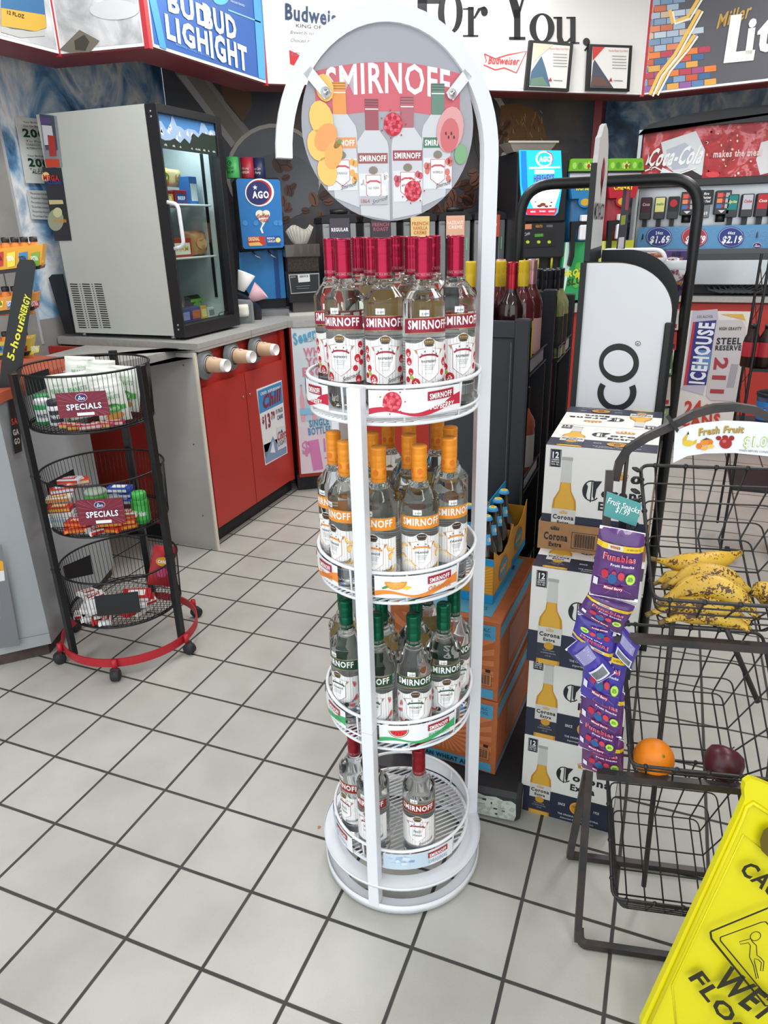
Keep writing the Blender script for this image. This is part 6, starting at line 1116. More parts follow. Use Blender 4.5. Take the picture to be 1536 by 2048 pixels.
# ------------------------------------------------------------------ wine rack behind the white rack
M('panel black', '#2b2d32', .42, noise=(5, '#26282d', .3, .7)); M('wine glass dark', '#2a1418', .08, coat=.6); M('rose wine', '#5c2626', .08, coat=.5); M('white wine', '#7f8452', .08, coat=.5); M('salmon wine', '#a4563f', .1, coat=.5)
wr = thing('wine_rack', 'black wine rack with end panels and wire shelves beyond the white rack', 'wine rack', (1.52, 1.2, 0))
def wp(name, mb): return wpart(name, mb, wr)
zp = [1.225] + [on(px, py, (0, y, 0), (0, 1, 0)).z for px, py, y in ((1113, 594, 1.08), (1149, 601, 1.46))]; xp = [1.672, on(1113, 600, (0, 1.08, 0), (0, 1, 0)).x, on(1149, 605, (0, 1.46, 0), (0, 1, 0)).x]
for y, x1, z in zip((.60, 1.08, 1.46), xp, zp):
    x0 = 1.375
    wp('end_panel', MB().add(box(x0, x1, y, y + .018, .04, z), 'panel black').add(box(x0, x1, y - .012, y, z - .03, z + .02, .004), 'panel black').add(box(x1 - .045, x1, y - .014, y + .02, .02, z + .025, .004), 'panel black').add(box(x0, x0 + .03, y - .012, y, .02, z - .02), 'panel black').add(box(x1 - .052, x1 - .050, y - .0145, y - .010, .2, z - .04), '#55575c'))
wp('back_board', MB().add(box(1.375, 1.385, .62, .975, .04, 1.2), 'panel black').add(box(1.375, 1.66, .97, .978, .04, 1.06), 'panel black').add(box(1.375, 1.385, 1.1, 1.46, .04, 1.2), 'panel black'))
ZB2 = on(1096, 540, (0, 1.15, 0), (0, 1, 0)).z - .302
for y0, y1, xe in ((.63, .96, 1.662), (1.10, 1.45, xp[1] + .012)):
    for z in (1.075 if y0 < 1 else ZB2 - .004, .70, .34):
        mb = MB().add(tube([(xe, y0, z + .05), (xe, y1, z + .05)], .003, 6), 'black wire').add(tube([(xe, y0, z), (xe, y1, z)], .003, 6), 'black wire')
        for k in range(16): y = y0 + (y1 - y0) * (k + .5) / 16; mb.add(tube([(1.39, y, z), (xe, y, z)], .0016, 4), 'black wire')
        mb.add(box(xe - .006, xe - .004, y0 + .06, y1 - .03, z + .004, z + .045), '#8d9296'); wp('wire_shelf', mb)
def wine(name, label, x, y, z, glass, cap, lab=None, h=.305, group='wine bottles on the top shelf of the black rack', rz=0.):
    r = thing(name, label, 'bottle', (x, y, z), rz, group); k = h / .305
    MB().add(lathe([(.001, 0), (.034, 0), (.037, .004), (.037, .175 * k), (.0355, .190 * k), (.030, .203 * k), (.021, .217 * k), (.0155, .232 * k), (.0148, .25 * k)], 28), glass, True).obj('glass_body', r)
    MB().add(lathe([(.0155, .235 * k), (.0160, .27 * k), (.0152, .273 * k), (.0162, .276 * k), (.0155, .283 * k), (.0162, .288 * k), (.0155, .294 * k), (.0162, .300 * k), (.0155, .305 * k), (.001, .305 * k)], 24), cap, True).obj('screw_cap', r)
    if lab:
        a = Art(); a.rect(-.034, .035, .034, .145, lab, 0, 12); a.lines(-.026, .026, .05, .13, 9, .002, '#9a7a7a' if lab != '#24281f' else '#6f9a3a', 1, 4); mb = MB(); a.put(mb, wrap(.0373, 0, .9)); mb.obj('paper_label', r)
    return r
M('cap yellow', '#d9b820', .4, noise=(8, '#cdac1a', .3, .7)); M('cap crimson', '#a01c2a', .25, .6); M('cap blush', '#b88a8c', .3, .6); M('cap black', '#1d1e22', .3, .3)
def wx(px, Y): return on(px, 510, (0, Y, 0), (0, 1, 0)).x
for px, Y, g, c, l, lb in ((942, .74, 'rose wine', 'cap yellow', '#e9d6a0', 'yellow capped wine bottle seen left of the right white post'), (972, .69, 'wine glass dark', 'cap crimson', None, 'dark red wine bottle just right of the white post'),
    (1026, .69, 'wine glass dark', 'cap crimson', None, 'dark wine bottle with shiny red cap, in front of the yellow caps'), (1003, .765, 'rose wine', 'cap yellow', '#e6c93a', 'yellow capped rose wine left of the red cap'), (1049, .775, 'rose wine', 'cap yellow', '#e6c93a', 'yellow capped rose wine right of the red cap'),
    (1002, .85, 'rose wine', 'cap blush', None, 'pink capped wine behind the left yellow cap'), (1066, .86, 'rose wine', 'cap blush', '#d9a8a4', 'pink capped rose wine with pale back label, right of the yellow caps')):
    wine('wine_bottle', lb, wx(px, Y), Y, 1.079, g, c, l, .318)
for px, Y, g, c, l, lb in ((1096, 1.15, 'wine glass dark', 'cap black', None, 'nearest black capped wine bottle, all black, beyond the second panel'), (1079, 1.22, 'white wine', 'cap black', None, 'black capped wine left of the nearest black one'), (1101, 1.235, 'white wine', 'cap black', '#24281f', 'black capped white wine behind the nearest black bottle'),
    (1114, 1.19, 'white wine', 'cap black', '#24281f', 'black capped white wine with dark green print, second from right'), (1123, 1.27, 'white wine', 'cap black', '#24281f', 'rightmost black capped white wine in the black rack')):
    wine('wine_bottle', lb, wx(px, Y), Y, ZB2, g, c, l, .302)
for (px, Y, z, g, l, lb) in ((1065, .85, .704, 'salmon wine', '#b9b3b0', 'salmon coloured bottle on the lower shelf of the black rack'), (1096, 1.25, .704, 'salmon wine', '#8f8a8a', 'dim salmon bottle on the lower shelf behind the second panel')):
    wine('wine_bottle', lb, wx(px, Y), Y, z, g, 'cap black', l, .30, 'bottles on the lower shelf of the black rack')
# ------------------------------------------------------------------ plinth, cardboard cases, six-packs
M('plinth black', '#2a2b2e', .55, noise=(6, '#3a3a3d', .3, .7)); M('worn white', '#c3c6c0', .6, noise=(60, '#a9b0a6', .45, .5)); 
pl_ = thing('display_plinth', 'low scuffed black plinth with a peeling white label under the cases', 'plinth', (1.60, .30, 0), math.radians(4))
MB().add(box(-.24, .195, -.30, .30, .0, .098, .012), 'plinth black').obj('block', pl_); a = Art(); R_ = random.Random(3)
a.poly([(-.22, .012), (.18, .012), (.185, .03), (.183, .070), (.17, .078), (.15, .074), (.13, .082), (.10, .078), (.08, .084), (.05, .080), (.02, .086), (-.05, .082), (-.22, .086)], 'worn white', 1)
for i in range(26): a.rect(*(lambda x, y: (x, y, x + R_.uniform(.002, .02), y + R_.uniform(.002, .008)))(R_.uniform(-.1, .15), R_.uniform(.02, .07)), R_.choice(('#5f6f64', '#8fa092', '#3a3d3c')), 2)
mb = MB(); a.put(mb, front(0, -.30, 0)); b = Art(); b.rect(-.28, .015, .28, .08, '#a9aeac', 1); b.put(mb, flat((.195, 0, 0), (0, 1, 0), (0, 0, 1))); mb.obj('peeling_label', pl_)
M('case orange', '#b96a3c', .75, noise=(40, '#ad6036', .3, .7))
def case(label, x, y, z, rz):
    W, D, H_ = .30, .40, .238; r = thing('beer_case', label, 'cardboard box', (x, y, z), rz, 'stacked orange beer cases'); MB().add(box(-W, 0, 0, D, 0, H_, .002), 'case orange').obj('carton', r); a = Art(); n = 26
    def clip(cx, cy_, t0, t1, x0, y0, x1, y1):
        def hit(t):
            c, s = math.cos(t), math.sin(t); k = min([q for q in ((x1 - cx) / c if c > 1e-6 else 9, (x0 - cx) / c if c < -1e-6 else 9, (y1 - cy_) / s if s > 1e-6 else 9, (y0 - cy_) / s if s < -1e-6 else 9)]); return (cx + c * k, cy_ + s * k)
        return [(cx, cy_), hit(t0), hit(t1)]
    for k in range(n): t = 2 * PI * k / n + .05; a.poly(clip(-.15, .10, t, t + .13, -W + .012, .045, -.014, H_ - .02), '#cf7c4c', 1)
    a.rect(-W, .006, -.012, .034, '#4f9cc0', 2); a.rect(-.11, H_ - .055, -.012, H_ - .012, '#4f9cc0', 2); a.text('4.8', -.098, H_ - .048, .026, '#22303a', 3, w=.04, bold=.04, al='l').text('% ALC.', -.053, H_ - .031, .010, '#22303a', 3, w=.028, al='l').text('BY VOL.', -.053, H_ - .045, .009, '#22303a', 3, w=.030, al='l')
    a.rect(-.075, .045, -.018, .082, '#c98a5c', 2).frame(-.075, .045, -.018, .082, .001, '#2a2420', 3)
    for k in range(19): a.rect(-.071 + k * .0026, .049, -.071 + k * .0026 + (.0016 if k % 3 else .0009), .078, '#2a2420', 3)
    a.text('6 PACK', -.06, .088, .006, '#2a2420', 3, w=.022).rect(-.035, .086, -.022, .095, '#2a2420', 3)
    a.ell(-.19, .125, .062, .062, '#4f9cc0', 2, 30).ell(-.19, .125, .052, .052, '#c4683a', 3, 30); 
    for k in range(5): t = k * 1.25; a.ring(-.19 + .024 * math.cos(t), .125 + .024 * math.sin(t), .017, .014, .006, '#4f9cc0', 4, 14, 0, 4.5)
    a.text('BOULEVARD ALE', -.19, .085, .016, '#2a2420', 5, w=.09, bold=.03).text('AMERICAN WHEAT ALE', -.17, .012, .014, '#22303a', 5, w=.20, bold=.03)
    mb = MB(); a.put(mb, front(0, 0, 0, .0004)); t = Art(); t.rect(-W + .02, .02, -.03, D - .02, '#5a9cba', 1); t.text('58', -.055, .30, .026, '#22303a', 2, w=.03, bold=.03, rot=.1).text('AMERICAN ALE', -.09, .16, .018, '#22303a', 2, w=.08, rot=1.4).text('ALES', -.07, .05, .016, '#22303a', 2, w=.04)
    t.put(mb, flat((0, 0, H_), (1, 0, 0), (0, 1, 0), .0004)); s = Art(); s.rect(0, .012, D, .028, '#4f9cc0', 1).rect(0, .19, D, .225, '#4f9cc0', 1).rect(.1, .06, .3, .17, '#a85a34', 1); s.put(mb, flat((0, 0, 0), (0, 1, 0), (0, 0, 1), .0004)); mb.obj('print', r); return r
case('orange and blue wheat beer case resting on the black plinth', 1.733, .068, .099, math.radians(-3)); case('upper orange and blue wheat beer case, six-packs on top', 1.731, .070, .3385, math.radians(-2))
ZC = .578; sixp = None
def bott(label, x, y, z):
    r = thing('beer_bottle', label, 'bottle', (x, y, z), 0, 'blue capped beer bottles in the open six-packs'); MB().add(lathe([(.001, 0), (.029, 0), (.0305, .003), (.0305, .12), (.027, .142), (.018, .168), (.0135, .19), (.0125, .218), (.0135, .219), (.0135, .224)], 22), 'amber glass', True).obj('glass_body', r)
    mb = MB(); v, f = lathe([(.001, .2305), (.011, .2305), (.0128, .228), (.0146, .2225), (.0142, .2215)], 42); v = [(x_ * (1 + (.05 if i % 2 and (z_ < .224) else 0)), y_ * (1 + (.05 if i % 2 and z_ < .224 else 0)), z_) for i, (x_, y_, z_) in enumerate(v)]; mb.add((v, f), '#3f97cf', True)
    a = Art(); a.ell(0, 0, .0095, .0095, '#e6c94a', 1, 18).text('W', 0, -.0035, .007, '#7a6420', 2, bold=.03); a.put(mb, flat((0, 0, .2305), (1, 0, 0), (0, 1, 0), .0003)); mb.obj('crown_cap', r)
    a = Art(); a.rect(-.013, .158, .016, .186, '#4aa6d6', 1, 6).ell(.012, .172, .004, .006, '#e9dcc0', 2); mb = MB(); a.put(mb, lambda x_, y_, l: Vector(((.0215 - (y_ - .158) * .18) * math.sin(x_ / .018), -(.0215 - (y_ - .158) * .18) * math.cos(x_ / .018), y_))); mb.obj('neck_label', r); return r
M('amber glass', '#1d1310', .06, coat=.6); M('carrier blue', '#2292c8', .5); M('carrier gold', '#d9982a', .5, noise=(30, '#cf8e24', .3, .7))
def carrier(label, x, y, z, rz):
    r = thing('bottle_carrier', label, 'bottle carrier', (x, y, z), rz, 'blue and gold six-pack carriers'); mb = MB(); W, D = .132, .196
    mb.add(box(-W, 0, 0, .0015, 0, .128), 'carrier gold').add(box(-W, 0, D - .0015, D, 0, .128), 'carrier gold').add(box(-W, 0, 0, D, 0, .002), 'carrier blue')
    for x_ in (-W, -.0015):
        v = [(x_, 0, 0), (x_, D, 0), (x_, D, .150), (x_, D * .75, .118), (x_, D * .5, .108), (x_, D * .25, .118), (x_, 0, .150)]; v = [(a_, b_, min(c_, .15)) for a_, b_, c_ in v]; v2 = [(a_ + .0015, b_, c_) for a_, b_, c_ in v]; n = len(v); mb.add((v + v2, [tuple(range(n - 1, -1, -1)), tuple(range(n, 2 * n))] + [(i, (i + 1) % n, (i + 1) % n + n, i + n) for i in range(n)]), 'carrier gold')
    mb.obj('carton', r); MB().add(box(-W / 2 - .001, -W / 2 + .001, .01, D - .01, 0, .205), 'carrier blue').add(box(-W, 0, D / 3 - .001, D / 3 + .001, 0, .07), 'carrier blue').add(box(-W, 0, D * 2 / 3 - .001, D * 2 / 3 + .001, 0, .07), 'carrier blue').obj('divider', r)
    a = Art(); a.rect(-W, 0, 0, .026, '#2292c8', 1).rect(-W, .108, 0, .128, '#2292c8', 1); 
    for k in range(9): a.poly([(-W, .03), (-.004, .03 + k * .009), (-.004, .034 + k * .009)], '#e3a83e', 1)
    a.rect(-W * .62, .096, -W * .25, .118, '#7fb0c8', 3).text('6', -W * .55, .099, .014, '#d9a23a', 4, bold=.04).text('BOTTLES', -W * .38, .103, .005, '#e9eef2', 4, w=.026); mb = MB(); a.put(mb, front(0, 0, 0, .0004))
    s = Art(); s.rect(0, 0, D, .024, '#2292c8', 1).ell(D / 2, .062, .05, .034, '#b9722c', 1, 24).ell(D / 2, .062, .044, .028, '#3a86a8', 2, 24).text('WHEAT', D / 2, .056, .015, '#e9b84a', 3, w=.07, bold=.04).text('ALE', D / 2, .040, .010, '#7fc08a', 3, w=.03, bold=.04); s.put(mb, flat((0, 0, 0), (0, 1, 0), (0, 0, 1), .0004)); mb.obj('print', r)
    return r
R1 = math.radians(-2)
for k, (y, n, who) in enumerate(((.155, 3, 'near'), (.356, 3, 'far'))):
    carrier(f'{who} blue and gold six-pack carrier on the upper beer case', 1.690, y, ZC, R1)
    for j in range(3):
        for i in range(2):
            x = 1.690 - .033 - i * .066
            if (k == 1 and (j or i)) or (i == 1 and j == 2): continue
            bott(('right' if i == 0 else 'left') + ' column, ' + ('front', 'middle', 'rear')[j] + f' blue capped beer bottle in the {who} six-pack', x + .002, y + .033 + j * .065, ZC + .0025)
# ------------------------------------------------------------------ white beer boxes
def crown(a, x, y, s, c, l):
    a.poly([(x - s, y), (x + s, y), (x + s * .95, y + s * .22), (x - s * .95, y + s * .22)], c, l)
    for k in (-.8, -.4, 0, .4, .8): a.poly([(x + s * k - s * .17, y + s * .25), (x + s * k + s * .17, y + s * .25), (x + s * k + s * .08, y + s * (.85 - .35 * abs(k))), (x + s * k - s * .08, y + s * (.85 - .35 * abs(k)))], c, l)
    a.star(x, y + s * .95, s * .15, c, l); a.line([(x - s * .95, y + s * .25), (x - s * 1.05, y + s * .6), (x - s * .5, y + s * .85), (x, y + s * .8), (x + s * .5, y + s * .85), (x + s * 1.05, y + s * .6), (x + s * .95, y + s * .25)], s * .08, c, l)
def goth(a, t, x, y, h, c, l, w_, rot=0.):
    a.text(t, x, y, h, c, l, w=w_, bold=.04, rot=rot)
def corona_face(W, H_, full=True):
    a = Art(); N = '#252b3f'; a.rect(0, 0, W, H_, '#e6e4e0', 0); a.rect(0, 0, W, H_ * .34, N, 1)
    bx, bw = W * .21, W * .115; P = [(bx - bw, 0), (bx + bw, 0), (bx + bw, H_ * .42), (bx + bw * .93, H_ * .49), (bx + bw * .5, H_ * .58), (bx + bw * .42, H_ * .66), (bx + bw * .36, H_ * .86), (bx - bw * .36, H_ * .86), (bx - bw * .42, H_ * .66), (bx - bw * .5, H_ * .58), (bx - bw * .93, H_ * .49), (bx - bw, H_ * .42)]
    a.poly(P, '#c08a2a', 2); a.poly([(x - (x - bx) * .18 + 0, y) for x, y in P], '#dba83a', 3); a.poly([(bx - bw * .44, H_ * .66), (bx + bw * .44, H_ * .66), (bx + bw * .36, H_ * .87), (bx - bw * .36, H_ * .87)], '#c9c9c6', 4); a.rect(bx - bw * .44, H_ * .87, bx + bw * .44, H_ * .90, '#a9aaa8', 4)
    a.rect(bx - bw, H_ * .22, bx + bw, H_ * .40, '#cfcdc8', 4); a.rect(bx - bw, H_ * .05, bx + bw, H_ * .22, '#2c3040', 4); a.ell(bx, H_ * .20, bw * .42, H_ * .04, '#c9962e', 5, 18); crown(a, bx, H_ * .355, bw * .32, '#d9a85a', 5); goth(a, 'Corona', bx, H_ * .30, H_ * .042, '#22242c', 5, bw * 1.75); goth(a, 'Extra', bx, H_ * .25, H_ * .032, '#22242c', 5, bw * 1.0)
    for k in range(3): a.text(('Cerveza', 'LA CERVEZA MAS FINA', '12 FL. OZ.')[k], bx, H_ * (.145 - .03 * k), H_ * .014, '#b9bcc6', 5, w=bw * (1.0, 1.3, .5)[k])
    a.rect(W * .045, H_ * .80, W * .15, H_ * .965, '#15171f', 2); a.text('12', W * .0975, H_ * .885, H_ * .055, '#f2f2f2', 3, w=W * .06, bold=.03)
    for k, t in enumerate(('LONGNECK', 'BOTTLES', '12 FL. OZ.')): a.text(t, W * .0975, H_ * (.862 - .022 * k), H_ * .014, '#f2f2f2', 3, w=W * .07, bold=.03)
    a.line([(W * .052, H_ * .805), (W * .052, H_ * .96)], W * .003, '#c9c9cc', 3); a.line([(W * .143, H_ * .805), (W * .143, H_ * .96)], W * .003, '#c9c9cc', 3)
    crown(a, W * .68, H_ * .73, W * .09, '#cf9030', 2); goth(a, 'orona', W * .745, H_ * .555, H_ * .085, '#1d2029', 2, W * .40); goth(a, 'Extra', W * .66, H_ * .43, H_ * .075, '#1d2029', 2, W * .26)
    # big blackletter C
    cx, cy_ = W * .455, H_ * .605; a.ring(cx, cy_, W * .085, H_ * .10, W * .012, '#1d2029', 2, 22, .9, 2 * PI - .7); a.poly([(cx - W * .085, cy_), (cx - W * .06, cy_ + H_ * .075), (cx - W * .035, cy_ + H_ * .04), (cx - W * .045, cy_ - H_ * .05), (cx - W * .03, cy_ - H_ * .085), (cx - W * .07, cy_ - H_ * .05)], '#1d2029', 3)
    a.rect(cx - W * .006, cy_ - H_ * .11, cx + W * .004, cy_ + H_ * .09, '#1d2029', 3); a.poly([(cx + W * .01, cy_ + H_ * .095), (cx + W * .09, cy_ + H_ * .10), (cx + W * .045, cy_ + H_ * .02), (cx + W * .035, cy_ - H_ * .09), (cx + W * .015, cy_ - H_ * .05)], '#1d2029', 3)
    a.ell(W * .64, H_ * .205, W * .105, H_ * .095, '#1d2233', 3, 28).ell(W * .64, H_ * .205, W * .098, H_ * .088, '#cf8f22', 4, 28).ring(W * .64, H_ * .205, W * .09, H_ * .08, W * .003, '#f0d8a0', 5, 28)
    for k, t in enumerate(('LA', 'CERVEZA', 'MAS', 'FINA')): a.text(t, W * .64, H_ * (.245 - .032 * k), H_ * .022, '#4a2f10', 6, w=W * (.03, .13, .06, .06)[k], bold=.02)
    a.text('SINCE', W * .455, H_ * .20, H_ * .030, '#d6d8de', 3, w=W * .075, bold=.02).text('1925', W * .83, H_ * .20, H_ * .028, '#d6d8de', 3, w=W * .06, bold=.02); a.text('THE ORIGINAL CERVEZA MAS FINA', W * .64, H_ * .075, H_ * .022, '#d6d8de', 3, w=W * .44, bold=.01).text('Imported Beer from Mexico', W * .63, H_ * .03, H_ * .022, '#d6d8de', 3, w=W * .36, shear=.4); return a
CW, CD, CH = .2400, .190, .2555
FACE = corona_face(CW, CH); TOPF = corona_face(CW, CD)
def cbox(label, x, y, z, rz, flip=False):
    r = thing('beer_box', label, 'beer box', (x, y, z), rz, 'white and navy twelve-bottle beer boxes'); MB().add(box(0, CW, 0, CD, 0, CH, .0015), 'white card').obj('carton', r)
    mb = MB(); FACE.put(mb, front(0, 0, 0, .00035)); TOPF.put(mb, (flat((CW, CD, CH), (-1, 0, 0), (0, -1, 0), .00035) if flip else flat((0, 0, CH), (1, 0, 0), (0, 1, 0), .00035)))
    s = Art(); s.rect(0, 0, CD, CH * .34, '#252b3f', 1).ring(CD / 2, CH * .6, .05, .05, .006, '#cfcac0', 1); s.put(mb, flat((CW, 0, 0), (0, 1, 0), (0, 0, 1), .00035)); s.put(mb, flat((0, CD, 0), (0, -1, 0), (0, 0, 1), .00035)); mb.obj('print', r); return r
RC_ = math.radians(-.8)
cbox('white and navy beer box standing on the floor, bottom of its stack', 1.806, .074, .0, RC_); cbox('white and navy beer box second from the bottom of the stack', 1.806, .074, .2562, math.radians(-.3)); cbox('white and navy beer box third from the bottom, pushed a little forward', 1.806, .030, .5124, math.radians(-1.0))
tz = .7685; t = thing('beer_tray', 'brown cardboard tray with black crown print under the top beer boxes', 'cardboard tray', (1.803, .135, tz), math.radians(-.3))
MB().add(box(-.004, CW + .004, -.004, .0, 0, .070), 'cardboard').add(box(-.004, 0, 0, .40, 0, .070), 'cardboard').add(box(CW, CW + .004, 0, .40, 0, .070), 'cardboard').add(box(-.004, CW + .004, .40, .404, 0, .070), 'cardboard').add(box(-.004, CW + .004, 0, .40, 0, .002), 'cardboard').obj('carton', t)
a = Art(); crown(a, .035, .052, .010, '#2a2420', 1); goth(a, 'Corona', .038, .026, .018, '#2a2420', 1, .056); goth(a, 'Extra', .038, .009, .011, '#2a2420', 1, .030); a.frame(.075, .010, .135, .052, .0012, '#2a2420', 1)
for k in range(24): a.rect(.081 + k * .002, .014, .081 + k * .002 + (.0013 if k % 3 else .0006), .048, '#2a2420', 1)
mb = MB(); a.put(mb, front(0, -.004, 0, .0004)); mb.obj('print', t)
cbox('white and navy beer box in the brown tray, top of the stack at front', 1.804, .137, tz + .003, math.radians(-.3)); cbox('white and navy beer box in the brown tray behind the front one, turned around', 1.805, .137 + .1925, tz + .003, math.radians(-.3), True)
# ------------------------------------------------------------------ white cocktail display (side panel with rotated lettering)
md = thing('drink_display', 'black drink display with white side panel, big rotated lettering and a tall header', 'display stand', (1.92, .78, 0))
def prof(x0, x1, zt, inset=0.):
    p = [(x0 + inset, .0), (x1 - inset, .0), (x1 - inset, 1.262)]
    for i in range(1, 15): t = PI / 2 * i / 14; p.append((x0 + .075 + (x1 - inset - x0 - .075) * math.cos(t), 1.262 + (zt - 1.262 - inset) * math.sin(t)))
    return p + [(x0 + inset, zt - inset)]
MX0, MX1 = 1.797, 2.040
wpart('side_panel', MB().add(prism(prof(MX0, MX1, 1.398), .632, .650), 'black plastic').add(prism(prof(MX0 + .010, MX1 - .002, 1.396), .626, .632), '#dcdee2').add(box(MX1 - .016, MX1 + .002, .618, .66, 0, 1.245, .003), 'black plastic').add(box(MX0 - .004, MX0 + .012, .620, .65, 0, 1.397), 'black plastic'), md)
q = Pl((0, .6255, 0), (1, 0, 0)); mb = MB(); K = '#202124'
q.ell((1238, 726), 40, 39, K, 1, 40).ell((1237, 726), 30, 26, '#dcdee2', 2, 40); a = q.a
u = q.uv(1232, 800); w_ = q.uv(1271, 800)[0] - q.uv(1193, 800)[0]; ru = w_ / 2
a.ring(u[0], q.uv(1232, 785)[1], ru, ru * 1.0, ru * .32, K, 1, 30, PI * .84, PI * 2.16)
for k, ch in enumerate('ANOM'): a.text(ch, u[0] + ru * .95, q.uv(1232, 870)[1] - .155 * k - .09, ru * 1.9, K, 1, rot=PI / 2, w=.12)
q.ell((1276, 687), 5.4, 5, K, 1, 20).ell((1276, 687), 4.4, 4, '#dcdee2', 2, 20).text('R', (1278.5, 689), (1278.5, 684.5), (1273, 689), K, 3); q.put(mb, .0006); wpart('side_lettering', mb, md)
wpart('side_panel', MB().add(prism(prof(MX0 + .02, MX1 + .012, 1.418), .93, .95), 'black plastic'), md)
mb = MB()
for z in (.12, .45, .78, 1.05): mb.add(box(MX0 + .01, MX1 - .01, .65, .93, z, z + .012), 'black plastic')
wpart('shelf', mb, md)
wpart('back_board', MB().add(box(MX0, MX0 + .012, .65, .93, 0, 1.40), 'black plastic'), md)
hd = [(.64, 1.40), (.945, 1.435), (.945, 1.56), (.935, 1.64), (.90, 1.70), (.85, 1.735), (.79, 1.745), (.74, 1.735), (.70, 1.71), (.665, 1.70), (.655, 1.66), (.64, 1.63)]
v = [(MX0 + .004, y, z) for y, z in hd] + [(MX0 + .016, y, z) for y, z in hd]; n = len(hd)
mb = MB().add((v, [tuple(range(n - 1, -1, -1)), tuple(range(n, 2 * n))] + [(i, (i + 1) % n, (i + 1) % n + n, i + n) for i in range(n)]), '#bfc0be').add(box(MX0 + .002, MX0 + .017, .634, .642, 1.40, 1.64), 'black plastic').add(box(MX0 + .003, MX0 + .0175, .64, .945, 1.395, 1.43), 'black plastic')
q = Pl((MX0 + .0165, 0, 0), (0, 1, 0)); a = q.a
a.text('MONACO', .79, 1.505, .042, K, 1, w=.25, bold=.01); a.poly([(.80, 1.555), (.815, 1.60), (.83, 1.65), (.79, 1.665), (.775, 1.63), (.765, 1.60), (.785, 1.585)], '#8f1f2e', 1)
for i in range(9): yy = .755 + i * .011; a.line([(.795, 1.585), (yy, 1.655 - .02 * abs(i - 4) / 4)], .006, '#9c2433', 2)
a.line([(.80, 1.56), (.79, 1.53)], .003, '#8f1f2e', 1); q.put(mb, .0006); wpart('header_board', mb, md)
# ------------------------------------------------------------------ tall black tube rack of snacks behind it
YS = 1.02; sr = thing('snack_stand', 'tall black tube framed snack stand with white wire hooks behind the drink display', 'snack rack', (1.82, YS + .1, 0))
xl, xr = on(1038, 500, (0, YS, 0), (0, 1, 0)).x, on(1390, 470, (0, YS, 0), (0, 1, 0)).x
path = fillet([(xl, YS, .02), (xl, YS, 1.612), (xr, YS, 1.612), (xr, YS, .02)], .10, 9)
wpart('frame', MB().add(tube(path, .0165, 14), 'black enamel', True), sr)
wpart('base', MB().add(box(1.70, xr + .02, YS - .02, YS + .35, .0, .03), 'black enamel').add(box(xl - .02, 1.70, YS - .02, YS + .02, .0, .03), 'black enamel'), sr)
wpart('back_board', MB().add(box(1.82, xr - .02, YS + .30, YS + .31, .03, 1.30), 'black plastic'), sr)
mb = MB(); q = Pl((0, YS + .02, 0), (1, 0, 0))
for off in (0, .07):
    P = [q.p + q.ux * q.uv(*c)[0] + q.uy * q.uv(*c)[1] + Vector((0, off, 0)) for c in ((1196, 515), (1206, 502), (1328, 500), (1332, 545), (1330, 590))]; mb.add(tube(fillet(P, .03), .0055, 8), 'white wire', True)
wpart('wire_hook', mb, sr)
def sbox(name, label, c, Y, d, col, deco, group=None):
    q = Pl((0, Y, 0), (1, 0, 0)); mb = MB(); mb.add(q.quad(c, 0, d), col); b = q.p + q.ux * q.uv(*c[0])[0] + q.uy * q.uv(*c[0])[1]; r = thing(name, label, 'snack box', b, 0, group); wpart('carton', mb, r); mb = MB(); deco(q); q.put(mb, .0008); wpart('print', mb, r); return r
sbox('snack_box', 'orange and white snack cake box hanging in front of the purple one', [(1262, 560), (1328, 560), (1326, 505), (1262, 507)], YS + .05, .05, '#dcd6cc', lambda q: (q.poly([(1263, 558), (1327, 558), (1325, 507), (1290, 507)], '#c8662e', 1), q.text('BIG', (1283, 520), (1300, 518), (1282, 510), '#3a2018', 3, bold=.04), q.text('TOP', (1290, 530), (1304, 528), (1290, 522), '#f0d8b0', 3, bold=.03), q.text('Little Debbie', (1309, 511), (1325, 509), (1309, 506), '#f4e8e0', 3, bold=.02), q.ell((1310, 540), 14, 9, '#7a2f38', 2)))
for nm, y0, y1 in (('upper', 502, 540), ('lower', 549, 590)):
    sbox('snack_box', f'{nm} purple box of iced honey buns beside the black tube', [(1330, y1), (1376, y1), (1382, y0), (1333, y0)], YS + .12, .10, '#4f3d7c', lambda q, y0=y0: (q.text('BIG ICED', (1344, y0 + 11), (1362, y0 + 10), (1344, y0 + 3), '#2a1a30', 2, bold=.03), q.text('Honey', (1340, y0 + 22), (1366, y0 + 19), (1340, y0 + 12), '#d99a4a', 2, bold=.03, shear=.2), q.text('BUNS', (1340, y0 + 34), (1372, y0 + 31), (1340, y0 + 23), '#2a1a30', 2, bold=.04)), 'purple snack boxes')
M('cellophane', '#cfc9cb', .12, coat=.6, noise=(60, '#6f3040', .42, .55))
def cello(label, px, py, s, col='cellophane', z=1.6):
    p = on(px, py, (0, YS + .0, 0), (0, 1, 0)); r = thing('snack_roll', label, 'snack pack', p, .3, 'wrapped snacks on the tall black stand'); MB().add(lathe([(.001, -.045), (.03, -.04), (.038, -.02), (.038, .02), (.03, .04), (.001, .045)], 18), col, True, tr(rx=PI / 2, s=s)).obj('wrapper', r); MB().add(pouch_mesh(.06 * s, .03, .01, 6, 2), '#c9cdd0', True, tr(0, -.04 * s, .0)).obj('crimped_end', r); return r
cello('dark red cellophane snack roll under the orange box', 1310, 535, .7); cello('clear and red cellophane snack roll by the white hook', 1343, 540, 1.0)
